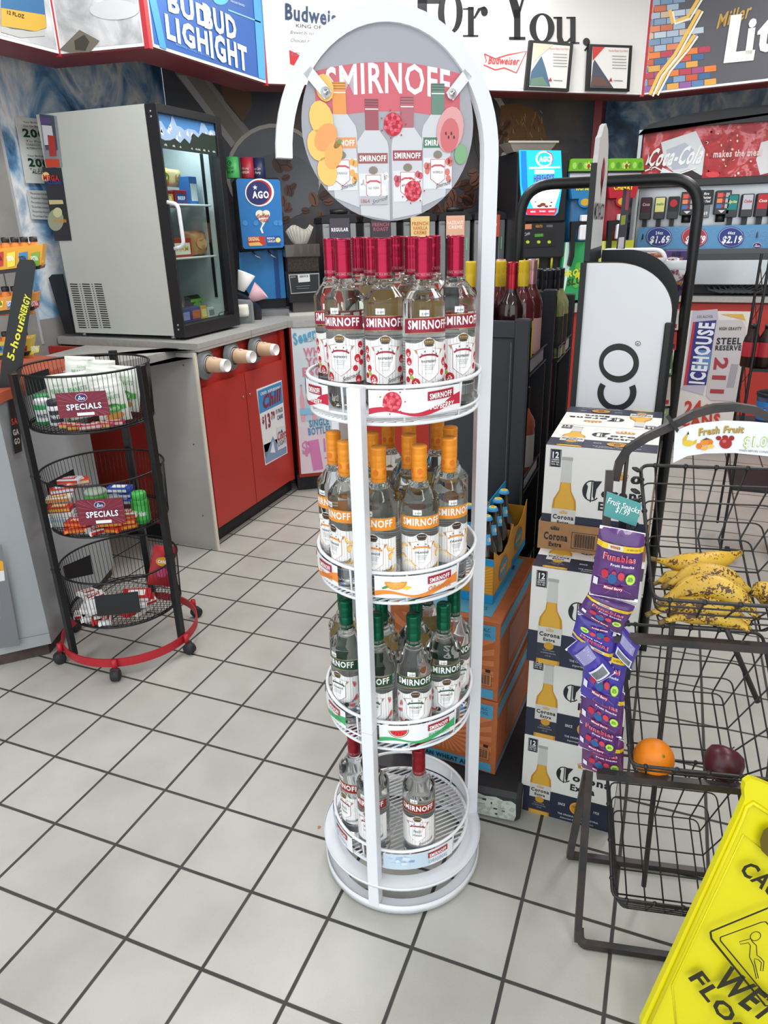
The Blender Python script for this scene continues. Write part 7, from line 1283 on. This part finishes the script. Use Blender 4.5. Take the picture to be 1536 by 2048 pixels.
cols = [(1300, 1336, 556, 585, '#9fa3a0', 'silver'), (1318, 1342, 588, 606, '#c98a2e', 'amber'), (1330, 1350, 590, 618, '#5a3230', 'dark brown'), (1334, 1356, 622, 660, '#d9cfc4', 'cream and red'), (1330, 1352, 664, 700, '#b8322c', 'red'), (1322, 1344, 705, 750, '#5d7a48', 'green and silver'), (1316, 1340, 755, 812, '#c8b8a8', 'cream'), (1308, 1336, 818, 860, '#8f9a8a', 'grey green')]
for x0, x1, y0, y1, c, nm in cols:
    q = Pl((0, YS - .03, 0), (1, 0, 0)); mb = MB(); mb.add(q.quad([(x0, y1), (x1, y1), (x1 + 2, y0), (x0 + 2, y0)], 0, .05), c); b = q.p + q.ux * q.uv(x0, y1)[0] + q.uy * q.uv(x0, y1)[1]; r = thing('snack_pack', f'{nm} snack pack edge between the white panel and the black tube', 'snack pack', b, 0, 'snack packs on the right side of the tall stand'); wpart('wrapper', mb, r)
    mb = MB(); q.poly([(x0 + 3, y1 - 4), (x1 - 3, y1 - 4), (x1 - 2, y1 - 12), (x0 + 3, y1 - 12)], ('#e9e4dc', '#b8242f', '#6fae3a', '#2a2a30')[len(nm) % 4], 1).poly([(x0 + 5, y0 + 4), (x1 - 5, y0 + 3), (x1 - 5, y0 + 9), (x0 + 5, y0 + 10)], ('#3f8a3a', '#e6c23a', '#c9342c')[len(nm) % 3], 1); q.put(mb, .0008); wpart('print', mb, r)
q = Pl((0, YS + .05, 0), (1, 0, 0)); mb = MB(); mb.add(q.quad([(1232, 500), (1249, 498), (1261, 380), (1247, 376)], 0, .015), '#3a3440'); q.poly([(1250, 420), (1256, 420), (1260, 380), (1253, 379)], '#a03a4a', 1).poly([(1241, 450), (1250, 449), (1252, 430), (1243, 431)], '#8f9a2e', 1).poly([(1235, 498), (1247, 496), (1249, 474), (1238, 475)], '#c9c0cc', 1).put(mb, .0008)
b = q.p + q.ux * q.uv(1232, 500)[0] + q.uy * q.uv(1232, 500)[1]; wsolo('narrow_sign', mb, 'narrow dark printed sign standing behind the white wire hooks', 'sign', b)
# ------------------------------------------------------------------ fruit rack
FA = math.radians(11); F0 = Vector((2.017, -.282, 0)); ft = thing('fruit_rack', 'black wire fruit rack with tilted baskets and a curved frame', 'fruit rack', F0, FA)
fm = Matrix.Translation(F0) @ Matrix.Rotation(FA, 4, 'Z')
M('rack tube', '#27272a', .38, noise=(18, '#3a3230', .45, .62)); M('rack wire', '#1f1e1e', .36)
RW = .345
def vz(z): return .24 * min(1, z / 1.05)
sqt = sq(.0075, .0075)
MB().add(tube(fillet([(-.005, .03, .02), (-.006, -.0, .012), (RW, -.0, .012), (RW, .03, .02)], .028), 0, sec=sqt, up=(0, 0, 1)), 'rack tube').obj('front_foot', ft)
MB().add(tube([(-.020, .24, .012), (RW + .02, .24, .012)], 0, sec=sqt, up=(0, 0, 1)), 'rack tube').obj('rear_foot', ft)
for x in (-.012, RW):
    MB().add(tube(fillet([(x, .004, .014), (x, .02, .06), (x, vz(.5) + .0, .5), (x, .24, 1.04)], .05), 0, sec=sqt, up=(0, 1, 0)), 'rack tube').obj('side_leg', ft)
    MB().add(tube([(x - .004, .238, .012), (x - .004, .10, .40)], 0, sec=sqt, up=(0, 1, 0)), 'rack tube').obj('side_leg', ft)
P = [(.0, .24, 1.02), (.004, .24, 1.055), (.018, .24, 1.085), (.05, .24, 1.110), (.09, .24, 1.133), (.13, .24, 1.158), (.165, .24, 1.170), (.20, .24, 1.173), (.235, .24, 1.168), (.27, .24, 1.150), (.30, .24, 1.125), (.325, .24, 1.10), (.338, .24, 1.075), (RW - .004, .24, 1.04)]
MB().add(tube(P, 0, sec=sqt, up=(0, 1, 0)), 'rack tube').obj('arched_top', ft); MB().add(tube([(.018, .24, 1.08), (.018, .235, .96)], .004, 6), 'rack tube').obj('hook_bar', ft)
for zr in (.806, .493): MB().add(tube([(-.012, .0 + vz(zr) * .0 - .004, zr - .0), (RW, -.004, zr)], 0, sec=sqt, up=(0, 0, 1)), 'rack tube').obj('cross_bar', ft)
for A, B in (((.150, .265, .80), (.150, .16, .03)), ((.205, .27, .80), (.33, .20, .55))): MB().add(tube([A, B], .006, 8), 'rack tube', True).obj('brace', ft)
def fruit_basket(zl, zb):
    mb = MB(); u0, u1 = .070, .262; U0, U1 = .046, .330; f, bk, F_, BK = .030, .218, -.012, .250
    zrise = .158; zbb = zb + .092                       # rim rises to the back, so does the floor
    rim = fillet([(U0, F_, zl), (U1, F_, zl), (U1, BK, zl + zrise), (U0, BK, zl + zrise)], .018, 5)
    rim = rim[1:] if False else rim; rp = []; C4 = [(U0, F_, zl), (U1, F_, zl), (U1, BK, zl + zrise), (U0, BK, zl + zrise)]
    for i in range(4):
        a, b, c = Vector(C4[i - 1]), Vector(C4[i]), Vector(C4[(i + 1) % 4]); p, q_ = b + (a - b).normalized() * .02, b + (c - b).normalized() * .02
        for j in range(6): t = j / 5; rp.append(p * (1 - t) ** 2 + b * 2 * t * (1 - t) + q_ * t * t)
    mb.add(tube(rp, .0035, 7, True), 'rack wire', True)
    def lvl(k):                                          # closed loop at height fraction k between floor (0) and rim (1)
        L = lambda a, b: a + (b - a) * k; C = [(L(u0, U0), L(f, F_), L(zb, zl)), (L(u1, U1), L(f, F_), L(zb, zl)), (L(u1, U1), L(bk, BK), L(zbb, zl + zrise)), (L(u0, U0), L(bk, BK), L(zbb, zl + zrise))]; out = []
        for i in range(4):
            a, b, c = Vector(C[i - 1]), Vector(C[i]), Vector(C[(i + 1) % 4]); p, q_ = b + (a - b).normalized() * .018, b + (c - b).normalized() * .018
            for j in range(5): t = j / 4; out.append(p * (1 - t) ** 2 + b * 2 * t * (1 - t) + q_ * t * t)
        return out
    for k in (.0, .25, .5, .75): mb.add(tube(lvl(k), .0018, 5, True), 'rack wire', True)
    for i in range(5):                                   # wires that run front rim - floor - back rim
        k = (i + .5) / 5; u = u0 + (u1 - u0) * k; Ut = U0 + (U1 - U0) * k
        mb.add(tube([(Ut, F_, zl), (u, f, zb), (u, bk, zbb), (Ut, BK, zl + zrise)], .0019, 5), 'rack wire', True)
    for i in range(4):
        k = (i + .5) / 4; v_ = f + (bk - f) * k; z_ = zb + (zbb - zb) * k; Vt = F_ + (BK - F_) * k; zt = zl + zrise * k
        mb.add(tube([(U0, Vt, zt), (u0, v_, z_), (u1, v_, z_), (U1, Vt, zt)], .0019, 5), 'rack wire', True)
        for Ux in (U0, U1): mb.add(sph(.0055, n=8, m=5), 'rack wire', True, tr(Ux, Vt, zt))
    for i in range(5): k = (i + .5) / 5; Ut = U0 + (U1 - U0) * k; mb.add(sph(.0055, n=8, m=5), 'rack wire', True, tr(Ut, F_, zl)); mb.add(sph(.0055, n=8, m=5), 'rack wire', True, tr(Ut, BK, zl + zrise))
    return mb.obj('wire_basket', ft)
fruit_basket(.892, .820); fruit_basket(.530, .458); fruit_basket(.176, .104)
mb = MB()
for j in range(2):
    for k in range(9): mb.add(tube(ring(.0065, 0, 10, cx=0), .0022, 5, True), 'rack wire', True, tr(.036 - .003 * k + .004 * j, .235 - .024 * k, 1.045 - .014 * k, rx=PI / 2 * (k % 2), ry=.5))
mb.obj('side_chain', ft)
# sign clipped to the arch
q = Pl(fm @ Vector((0, .222, 0)), (math.cos(FA), math.sin(FA), 0)); fs = thing('fruit_sign', 'white curled paper sign for fresh fruit clipped to the arch', 'sign', fm @ Vector((.2, .222, 1.08)), FA)
pts = [(1346, 926), (1375, 912), (1410, 907), (1470, 906), (1560, 915), (1600, 922), (1600, 856), (1560, 848), (1500, 843), (1450, 841), (1410, 845), (1380, 850), (1350, 862)]
mb = MB().add(q.quad(pts, 0, .001), '#e9ebee'); wpart('paper', mb, fs); mb = MB(); q.p = q.p + q.n * .0006
for dx, c, l in ((.8, '#6a5a1a', 1), (0, '#b7972a', 2)): q.text('Fresh', (1397 + dx, 871 + dx), (1438 + dx, 866 + dx), (1397 + dx, 857 + dx), c, l, bold=.02, shear=.1).text('Fruit', (1446 + dx, 865 + dx), (1486 + dx, 865 + dx), (1445 + dx, 852 + dx), c, l, bold=.02, shear=.1)
q.poly([(1365, 878), (1373, 868), (1376, 865), (1375, 872), (1372, 880), (1380, 887), (1394, 878), (1392, 886), (1380, 892), (1368, 890)], '#d9b52e', 1).ell((1376, 886), 11, 6, '#e0c23a', 2).poly([(1373, 869), (1376, 862), (1378, 868)], '#2a2a20', 3).ell((1398, 892), 6, 6, '#dc7a22', 1).ell((1409, 884), 8, 6.5, '#e08a2c', 2).ell((1420, 884), 6, 6, '#d9781f', 1).ell((1408, 896), 7, 4, '#e9b04a', 3).ell((1421, 892), 7, 4, '#ecc05a', 3).poly([(1404, 880), (1412, 875), (1420, 878)], '#2f3a24', 3)
q.ell((1437, 876), 5.5, 4.5, '#8f1f1c', 1).ell((1450, 874), 6, 3.6, '#8f1f1c', 1).ell((1463, 876), 5.5, 5, '#8f1f1c', 1).ell((1451, 886), 12.5, 11, '#a32420', 2).ell((1448, 882), 4, 3, '#c9655a', 3)
q.text('$1.09', (1486, 893), (1545, 893), (1486, 874), '#a9d04a', 1, bold=.05).text('$1.09', (1487, 892), (1544, 892), (1487, 875), '#eef5e2', 2, bold=.01).text('WASH BEFORE CONSUMPTION', (1477, 902), (1560, 908), (1477, 898), '#6f7278', 1); q.put(mb, .0005); wpart('print', mb, fs)
mb = MB(); q2 = Pl(fm @ Vector((0, .214, 0)), (math.cos(FA), math.sin(FA), 0)); mb.add(q2.quad([(1337, 842), (1343, 836), (1358, 860), (1354, 866)], 0, .03), 'black plastic'); wpart('clip', mb, fs)
# fruit
def fruit_mat(name, c1, c2, c3, sc=26, lo=.56, hi=.64):
    m = bpy.data.materials.new(name); m.use_nodes = True; nt = m.node_tree; N = nt.nodes; L = nt.links; b = N['Principled BSDF']; b.inputs['Roughness'].default_value = .42; tc = N.new('ShaderNodeTexCoord')
    n1 = N.new('ShaderNodeTexNoise'); n1.inputs['Scale'].default_value = 9; L.new(tc.outputs['Object'], n1.inputs['Vector']); n2 = N.new('ShaderNodeTexNoise'); n2.inputs['Scale'].default_value = sc * 6; n2.inputs['Detail'].default_value = 3; L.new(tc.outputs['Object'], n2.inputs['Vector'])
    n3 = N.new('ShaderNodeTexNoise'); n3.inputs['Scale'].default_value = sc; L.new(tc.outputs['Object'], n3.inputs['Vector'])
    r1 = N.new('ShaderNodeValToRGB'); r1.color_ramp.elements[0].color = lin(c1); r1.color_ramp.elements[1].color = lin(c2); r1.color_ramp.elements[0].position = .35; r1.color_ramp.elements[1].position = .65; L.new(n1.outputs['Fac'], r1.inputs[0])
    ad = N.new('ShaderNodeMath'); ad.operation = 'MULTIPLY_ADD'; ad.inputs[1].default_value = .55; L.new(n2.outputs['Fac'], ad.inputs[0]); m3 = N.new('ShaderNodeMath'); m3.operation = 'MULTIPLY'; m3.inputs[1].default_value = .5; L.new(n3.outputs['Fac'], m3.inputs[0]); L.new(m3.outputs[0], ad.inputs[2])
    mr = N.new('ShaderNodeMapRange'); mr.inputs[1].default_value = lo; mr.inputs[2].default_value = hi; L.new(ad.outputs[0], mr.inputs[0]); mx = N.new('ShaderNodeMixRGB'); L.new(mr.outputs[0], mx.inputs[0]); L.new(r1.outputs[0], mx.inputs[1]); mx.inputs[2].default_value = lin(c3); L.new(mx.outputs[0], b.inputs['Base Color']); MATS[name] = m
fruit_mat('banana skin', '#c39a2a', '#d6b245', '#4f2f1e', 46, .545, .585); fruit_mat('banana fresh', '#c99c24', '#dcb23a', '#5a3a1e', 46, .59, .63)
def banana(label, pts, r, m, z0=None):
    base = Vector(pts[0]); P = []
    for i in range(15):
        t = i / 14; a, b, c = map(Vector, pts); P.append(a * (1 - t) ** 2 + b * 2 * t * (1 - t) + c * t * t - base)
    rad = [r * k for k in (.22, .30, .42, .72, .9, .98, 1, 1, .99, .96, .9, .78, .55, .34, .22)]; secs = []; u = None
    for i in range(15):
        t = (P[min(14, i + 1)] - P[max(0, i - 1)]).normalized(); h = Vector((0, 0, 1)); u = (h - t * h.dot(t)).normalized(); w_ = t.cross(u)
        secs.append([P[i] + (u * math.sin(2 * PI * j / 15) + w_ * math.cos(2 * PI * j / 15)) * rad[i] * (1.06 if j % 3 == 0 else .97) for j in range(15)])
    R = thing('banana', label, 'banana', base, 0, 'spotted bananas in the upper basket'); MB().add(loft(secs), m, True).obj('fruit_body', R)
    MB().add(loft([secs[0], [p + (P[0] - P[1]).normalized() * .012 for p in secs[0]]]), '#6f5a2a', True).obj('stem', R); MB().add(loft([secs[-1], [p * .6 + P[-1] * .4 + (P[-1] - P[-2]).normalized() * .005 for p in secs[-1]]]), '#2f2018', True).obj('tip', R); return R
BN = fm.to_3x3() @ Vector((0, -.092, .188)).normalized()
def fb(px, py, h): return on(px, py, fm @ Vector((0, .03, .820)) + BN * h, BN)  # h above the tilted basket floor
zf = .852
for lb, pts, r, m in (
    ('yellowest banana, farthest back in the basket', [(1314, 1120, .028), (1400, 1142, .034), (1482, 1105, .028)], .0215, 'banana fresh'),
    ('banana with a large brown bruise, second from the back', [(1336, 1170, .040), (1415, 1122, .055), (1500, 1182, .040)], .0225, 'banana skin'),
    ('banana mostly hidden, its end peeking out at the left', [(1316, 1165, .024), (1345, 1152, .024), (1400, 1170, .022)], .018, 'banana skin'),
    ('widest speckled banana in the middle of the bunch', [(1322, 1205, .042), (1430, 1128, .062), (1515, 1235, .042)], .0240, 'banana skin'),
    ('banana behind the front wires, second from the front', [(1304, 1226, .026), (1400, 1185, .034), (1500, 1246, .026)], .0215, 'banana skin'),
    ('frontmost banana with long brown streaks', [(1330, 1242, .020), (1430, 1205, .024), (1502, 1262, .020)], .0195, 'banana skin')): banana(lb, [fb(*p) for p in pts], r, m)
o = banana('dark spotted banana cut off by the right edge', [fb(1500, 1190, .03), fb(1530, 1172, .035), fb(1575, 1210, .03)], .021, 'banana skin')
M('orange peel', '#e8860c', .45, noise=(6, '#df7a08', .3, .7), bump=(260, .35, .001)); M('red apple', '#3f161f', .34, noise=(7, '#57202b', .3, .7))
BM = fm @ Vector((0, .03, .458)) + BN * .0415; p = on(1307, 1517, BM, BN); og = thing('orange', 'bright orange at the left front of the middle basket', 'orange', (p.x, p.y, p.z)); MB().add(sph(.0395, n=28, m=16), 'orange peel', True).obj('fruit_body', og); MB().add(cyl(.003, .0385, .0402, 8), '#6f7a2a', True).obj('stem_scar', og); og.rotation_euler = (.6, .5, 0)
p = on(1446, 1530, BM, BN); ap = thing('apple', 'dark red apple right of the orange in the middle basket', 'apple', (p.x, p.y, p.z))
MB().add(lathe([(.001, -.027), (.010, -.032), (.020, -.031), (.031, -.018), (.0365, .0), (.0365, .014), (.031, .027), (.020, .033), (.009, .030), (.001, .022)], 28), 'red apple', True).obj('fruit_body', ap); MB().add(tube([(0, 0, .022), (.003, 0, .034), (.008, 0, .042)], .0013, 6), '#3a2a1c', True).obj('stem', ap); ap.rotation_euler = (-.75, .35, 0)
# ------------------------------------------------------------------ fruit snack strip
n_ = Vector((.12, -1, 0)).normalized(); sp0 = fm @ Vector((-.030, .03, 0)); 
def ssp(off): return Pl(sp0 + n_ * off, (-n_.y, n_.x, 0))
clip_ = thing('snack_strip_clip', 'black hanging strip holding the fruit snack bags', 'clip strip', sp0 + Vector((0, 0, .98)))
q = ssp(-.004); wpart('strip', MB().add(q.quad([(1205, 1560), (1222, 1562), (1252, 1040), (1238, 1036)], 0, .003), 'black plastic'), clip_); q = ssp(.022); wpart('tab', MB().add(q.quad([(1236, 1072), (1250, 1075), (1254, 1040), (1240, 1038)], 0, .003), 'black plastic'), clip_)
q = ssp(.03); tg = thing('price_tag', 'teal price tag reading Fruit Snacks $1.99', 'price tag', sp0 + Vector((0, 0, 1.0))); wpart('card', MB().add(q.quad([(1207, 1031), (1272, 1053), (1284, 1008), (1214, 983)], 0, .001), '#4f9492'), tg); mb = MB(); q.text('Fruit Snacks', (1214, 1005), (1277, 1027), (1217, 994), '#eef4f4', 1, bold=.01).text('$1.99', (1230, 1023), (1256, 1032), (1232, 1012), '#eef4f4', 1, bold=.01).put(mb, .0006); wpart('print', mb, tg)
M('bag purple', '#5d3274', .28, coat=.4, noise=(14, '#4a2a66', .35, .65)); M('bag violet', '#4638a0', .28, coat=.4, noise=(14, '#3a2f86', .35, .65)); M('bag plum', '#6a3468', .28, coat=.4, noise=(14, '#582a5a', .35, .65))
def snackbag(label, c, off, m, face=True):          # c: photo corners bl br tr tl of the hanging bag
    q = ssp(off); U = [Vector(q.uv(*p)) for p in c]; n = 12; v = []; f = []; R_ = random.Random(int(off * 1e4) + len(label))
    base = q.p + q.ux * (U[0].x + U[2].x) / 2 + q.uy * (U[0].y + U[2].y) / 2; r = thing('fruit_snack_bag', label, 'snack bag', base, 0, 'purple fruit snack bags on the hanging strip')
    def pt(s, t): a = U[0] * (1 - s) * (1 - t) + U[1] * s * (1 - t) + U[2] * s * t + U[3] * (1 - s) * t; return a
    def bulge(s, t): return .0155 * max(0, 1 - (2 * s - 1) ** 2) ** .5 * (max(0, 1 - (2 * t - 1) ** 6)) ** .5 * (1 if .07 < t < .93 else .08)
    for sg in (1, -1):
        for j in range(n + 1):
            for i in range(n + 1):
                s, t = i / n, j / n; a = pt(s, t); d = bulge(s, t) * (1 + R_.uniform(-.16, .16)); v.append(q.p + q.ux * a.x + q.uy * a.y + q.n * (sg * d * (1 if sg > 0 else .35) + sg * .0004))
        o = 0 if sg == 1 else (n + 1) ** 2
        for j in range(n):
            for i in range(n): a = o + j * (n + 1) + i; k = (a, a + 1, a + n + 2, a + n + 1); f.append(k if sg == 1 else k[::-1])
    wpart('wrapper', MB().add((v, f), m, True), r); a = Art()
    for y in (0, .955): a.rect(0, y, 1, y + .045, '#e9e9ee', 1, 10)
    if face:
        a.rect(0, .74, 1, .82, '#e2bd2e', 1, 10); a.rect(.22, .745, .55, .815, '#c9d0b8', 2, 6); a.text('WINNER', .38, .765, .035, '#b82f2a', 3, w=.22, bold=.04); a.text('AS SEEN ON TV', .78, .77, .022, '#6a5a1a', 3, w=.3)
        a.text('Funables', .5, .60, .085, '#e9e4ea', 2, w=.68, bold=.04).text('Funables', .5, .60, .083, '#c4283e', 3, w=.66, bold=.03).text('Fruit Snacks', .58, .525, .035, '#e6dcea', 3, w=.5, bold=.03)
        for x, y, rr, c_ in ((.24, .40, .075, '#b8283c'), (.42, .42, .05, '#c43848'), (.58, .40, .07, '#c9404c'), (.40, .35, .095, '#2a5a8f'), (.78, .37, .10, '#a9d83a')): a.ell(x, y, rr, rr * .78, c_, 4 + (c_ == '#2a5a8f') + 2 * (c_ == '#a9d83a'), 18)
        a.ell(.78, .37, .085, .066, '#c4e66a', 7, 18).text('REAL', .78, .375, .03, '#4f8f1f', 8, w=.10, bold=.03).text('FRUIT', .78, .34, .03, '#4f8f1f', 8, w=.12, bold=.03); a.rect(.24, .185, .66, .245, '#8f2248', 4, 5).text('Mixed Berry', .45, .198, .035, '#f2eaf0', 5, w=.38, bold=.03); a.rect(.03, .21, .12, .31, '#dcd8e0', 4)
        for k in range(9): t = k * .7; a.line([(.5 + .1 * math.cos(t), .28 + .08 * math.sin(t)), (.5 + .42 * math.cos(t), .28 + .2 * math.sin(t))], .008, '#8a5a9a', 2)
    else:
        a.rect(.15, .12, .85, .38, '#d9dde6', 2, 6); a.rect(.2, .55, .8, .85, '#8f8ab4', 2, 6); a.lines(.24, .76, .58, .82, 7, .012, '#c9cbd6', 3)
        for k in range(18): a.rect(.2 + k * .034, .16, .2 + k * .034 + .018, .34, '#24262e', 3)
    mb = MB()
    def fn(s, t, l): s = min(1, max(0, s)); t = min(1, max(0, t)); b = pt(s, t); return q.p + q.ux * b.x + q.uy * b.y + q.n * (bulge(s, t) * 1.10 + .0012 + l * .0004)
    a.put(mb, fn); wpart('print', mb, r); return r
snackbag('lowest plum fruit snack bag on the strip', [(1163, 1535), (1246, 1560), (1248, 1480), (1166, 1455)], -.006, 'bag plum')
snackbag('second lowest fruit snack bag, purple', [(1157, 1492), (1232, 1520), (1242, 1440), (1160, 1400)], .004, 'bag purple')
snackbag('third lowest fruit snack bag with white top edge', [(1160, 1444), (1243, 1477), (1250, 1385), (1166, 1330)], .010, 'bag purple')
snackbag('violet fruit snack bag below the tangled middle ones', [(1160, 1388), (1236, 1430), (1262, 1290), (1180, 1260)], .018, 'bag violet')
snackbag('violet fruit snack bag turned sideways at the right of the tangle', [(1222, 1300), (1262, 1340), (1281, 1290), (1238, 1240)], .026, 'bag violet', False)
snackbag('violet fruit snack bag showing its barcode side, tilted left', [(1196, 1366), (1232, 1345), (1175, 1262), (1130, 1298)], .040, 'bag violet', False)
snackbag('upside down fruit snack bag with yellow band', [(1240, 1240), (1156, 1226), (1143, 1272), (1222, 1328)], .034, 'bag violet')
snackbag('fruit snack bag second from the top, tilted', [(1155, 1222), (1240, 1270), (1272, 1210), (1180, 1180)], .044, 'bag purple')
snackbag('topmost purple fruit snack bag right under the teal tag', [(1178, 1188), (1275, 1204), (1291, 1066), (1200, 1049)], .036 + .016, 'bag purple')
# ------------------------------------------------------------------ yellow wet floor sign
M('sign yellow', '#e6dc12', .45, noise=(5, '#ded210', .3, .7)); E0 = at(1290, 2040, .16)
def solve_plane():
    # the board leans: its left edge runs from near the floor up to the handle at about .62 m
    A = at(1283, 2046, .10); B = on(1492, 1580, A + Vector((.0, .10, 0)), (0, 1, 0)); return A, B
A_, B_ = solve_plane(); U_ = (Vector((.93, .37, 0))); ed = (B_ - A_).normalized(); nn = U_.cross(ed).normalized(); up = nn.cross(U_).normalized()
q = Pl(A_, U_, up)
wf = thing('wet_floor_sign', 'bright yellow plastic wet floor sign leaning in at the lower right corner', 'wet floor sign', (A_.x, A_.y, 0))
out = [(1283, 2046), (1283, 2150), (1560, 2150), (1750, 1800), (1620, 1620), (1560, 1580), (1520, 1563), (1503, 1558), (1491, 1566), (1488, 1580), (1490, 1598), (1480, 1622)]
hole = [(1536, 1660), (1524, 1668), (1520, 1690), (1530, 1705), (1560, 1725)]
wpart('board', MB().add(q.quad(out, 0, .012), 'sign yellow').add(tube([q.p + q.ux * a_ + q.uy * b_ + q.n * .003 for a_, b_ in [q.uv(*p) for p in ((1296, 2046), (1484, 1634), (1492, 1612), (1503, 1603), (1560, 1640))]], .0035, 8), 'sign yellow', True).add(tube([q.p + q.ux * a_ + q.uy * b_ + q.n * .001 for a_, b_ in [q.uv(*p) for p in ((1352, 2050), (1344, 1970), (1486, 1668), (1600, 1760))]], .0018, 8), 'sign yellow', True), wf)
q.p = q.p + q.n * .0125; mb = MB(); Kk = '#23220f'
q.poly([(1540, 1650), (1526, 1660), (1519, 1680), (1522, 1700), (1545, 1722), (1580, 1735), (1600, 1700)], '#5d5208', 1)
q.text('CAUTION', (1476, 1740), (1630, 1862), (1494, 1716), Kk, 2, bold=.03).text('WET', (1420, 1962), (1528, 2044), (1434, 1912), Kk, 2, bold=.03).text('FLOOR', (1376, 1954), (1512, 2122), (1396, 1932), Kk, 2, bold=.03)
for P_, t in (([(1420, 1862), (1422, 1876), (1530, 2010), (1640, 2010), (1610, 1880), (1540, 1812), (1532, 1816), (1420, 1862)], .004), ([(1440, 1873), (1440, 1880), (1540, 2000), (1600, 1990), (1580, 1890), (1530, 1842), (1522, 1843), (1440, 1873)], .0025)): q.line(P_, t, Kk, 2)
q.a.ring(*q.uv(1510, 1871), .010, .011, .0018, Kk, 2, 22)
q.line([(1504, 1882), (1500, 1876), (1478, 1882), (1480, 1887), (1496, 1884), (1500, 1890), (1498, 1912), (1506, 1930), (1512, 1956), (1516, 1955), (1508, 1922), (1508, 1916), (1516, 1918), (1522, 1924), (1520, 1940), (1525, 1941), (1527, 1922), (1520, 1914), (1513, 1909), (1512, 1890), (1504, 1882)], .0018, Kk, 2)
q.put(mb, .0005); wpart('print', mb, wf)
rr2 = q.p; wpart('rear_board', MB().add(([tuple(p) for p in ()], []), 'sign yellow').add(box(A_.x + .10, A_.x + .50, A_.y + .36, A_.y + .372, .0, .02), 'sign yellow'), wf)
# ------------------------------------------------------------------ black rack at the far right with drinks
XR = thing('drink_rack', 'black wire drink rack at the right edge with dark shelves', 'drink rack', (2.80, 2.3, 0))
YR = 1.9; q = Pl((0, YR, 0), (1, 0, 0)); x0, x1 = q.uv(1478, 880)[0], q.uv(1536, 880)[0] + .35
zs = [q.uv(1510, y)[1] for y in (738, 870)]
mb = MB()
for x in (x0, x1): mb.add(tube([(x, YR, .06), (x, YR, 1.35)], .006, 6), 'black wire').add(tube([(x, YR + .35, .06), (x, YR + .35, 1.35)], .006, 6), 'black wire')
wpart('upright', mb, XR)
for z in (zs[0], zs[1], zs[1] - .25): wpart('shelf', MB().add(box(x0, x1, YR, YR + .35, z - .012, z), 'black plastic'), XR)
mb = MB()
for k in range(7): z = .35 + k * .14; mb.add(tube([(x0, YR, z + .12), (x0, YR + .35, z)], .0022, 5), 'black wire'); mb.add(tube([(x0, YR + .35, z + .12), (x0, YR, z)], .0022, 5), 'black wire')
wpart('side_lattice', mb, XR)
for x in (x0 + .03, x1 - .03): wpart('caster', MB().add(cyl(.028, -.012, .012, 16), 'rubber', True, tr(x, YR + .02, .028, rx=PI / 2)).add(box(x - .01, x + .01, YR + .005, YR + .035, .04, .07), 'rubber'), XR)
for i, px in enumerate((1497, 1526)):
    u = q.uv(px, 738)[0]; r = thing('soda_bottle', ('left', 'right')[i] + ' soda bottle with red label on the far right rack', 'bottle', (u, YR + .05, zs[0] + .001), 0, 'red labelled soda bottles'); MB().add(lathe([(.001, 0), (.030, 0), (.033, .005), (.033, .10), (.030, .12), (.014, .155), (.013, .165)], 22), '#2a1512', True).obj('bottle_body', r); MB().add(lathe([(.0331, .045), (.0335, .05), (.0335, .10), (.0331, .105)], 22), '#b03038', True).obj('label', r); MB().add(cyl(.0145, .16, .178, 14), '#1c1c1e', True).obj('cap', r)
u = q.uv(1530, 872)[0]; r = thing('drink_cup', 'large blue fountain cup with oval logo on the far right rack', 'cup', (u, YR + .06, zs[1] + .001)); MB().add(lathe([(.001, 0), (.036, 0), (.038, .01), (.052, .165), (.001, .165)], 30), '#232a4a', True).obj('cup_body', r)
MB().add(lathe([(.0435, .06), (.0508, .14)], 30), '#2f7fc4', True).obj('sleeve', r); MB().add(lathe([(.053, .163), (.055, .166), (.055, .175), (.045, .18), (.001, .181)], 30), '#2a2c30', True).obj('lid', r); a = Art(); ago(a, -.010, .098, .022, 2, 1.2); mb = MB(); a.put(mb, lambda x_, y_, l: Vector(((.0385 + .083 * y_ + l * .0003) * math.sin(x_ / .047), -(.0385 + .083 * y_ + l * .0003) * math.cos(x_ / .047), y_))); mb.obj('logo', r)
# a dried splash on the floor by the rack
a = Art(); s = at(638, 1655, 0); a.poly([(.004 * math.cos(t) * (1 + .5 * math.sin(3 * t)), .006 * math.sin(t)) for t in [k * .5 for k in range(12)]], '#a8744a', 1); mb = MB(); a.put(mb, lambda x, y, l: Vector((x, y, .0006))); solo('floor_stain', mb, 'tiny brown splash on the floor tile left of the white rack', 'stain', (s.x, s.y, 0))
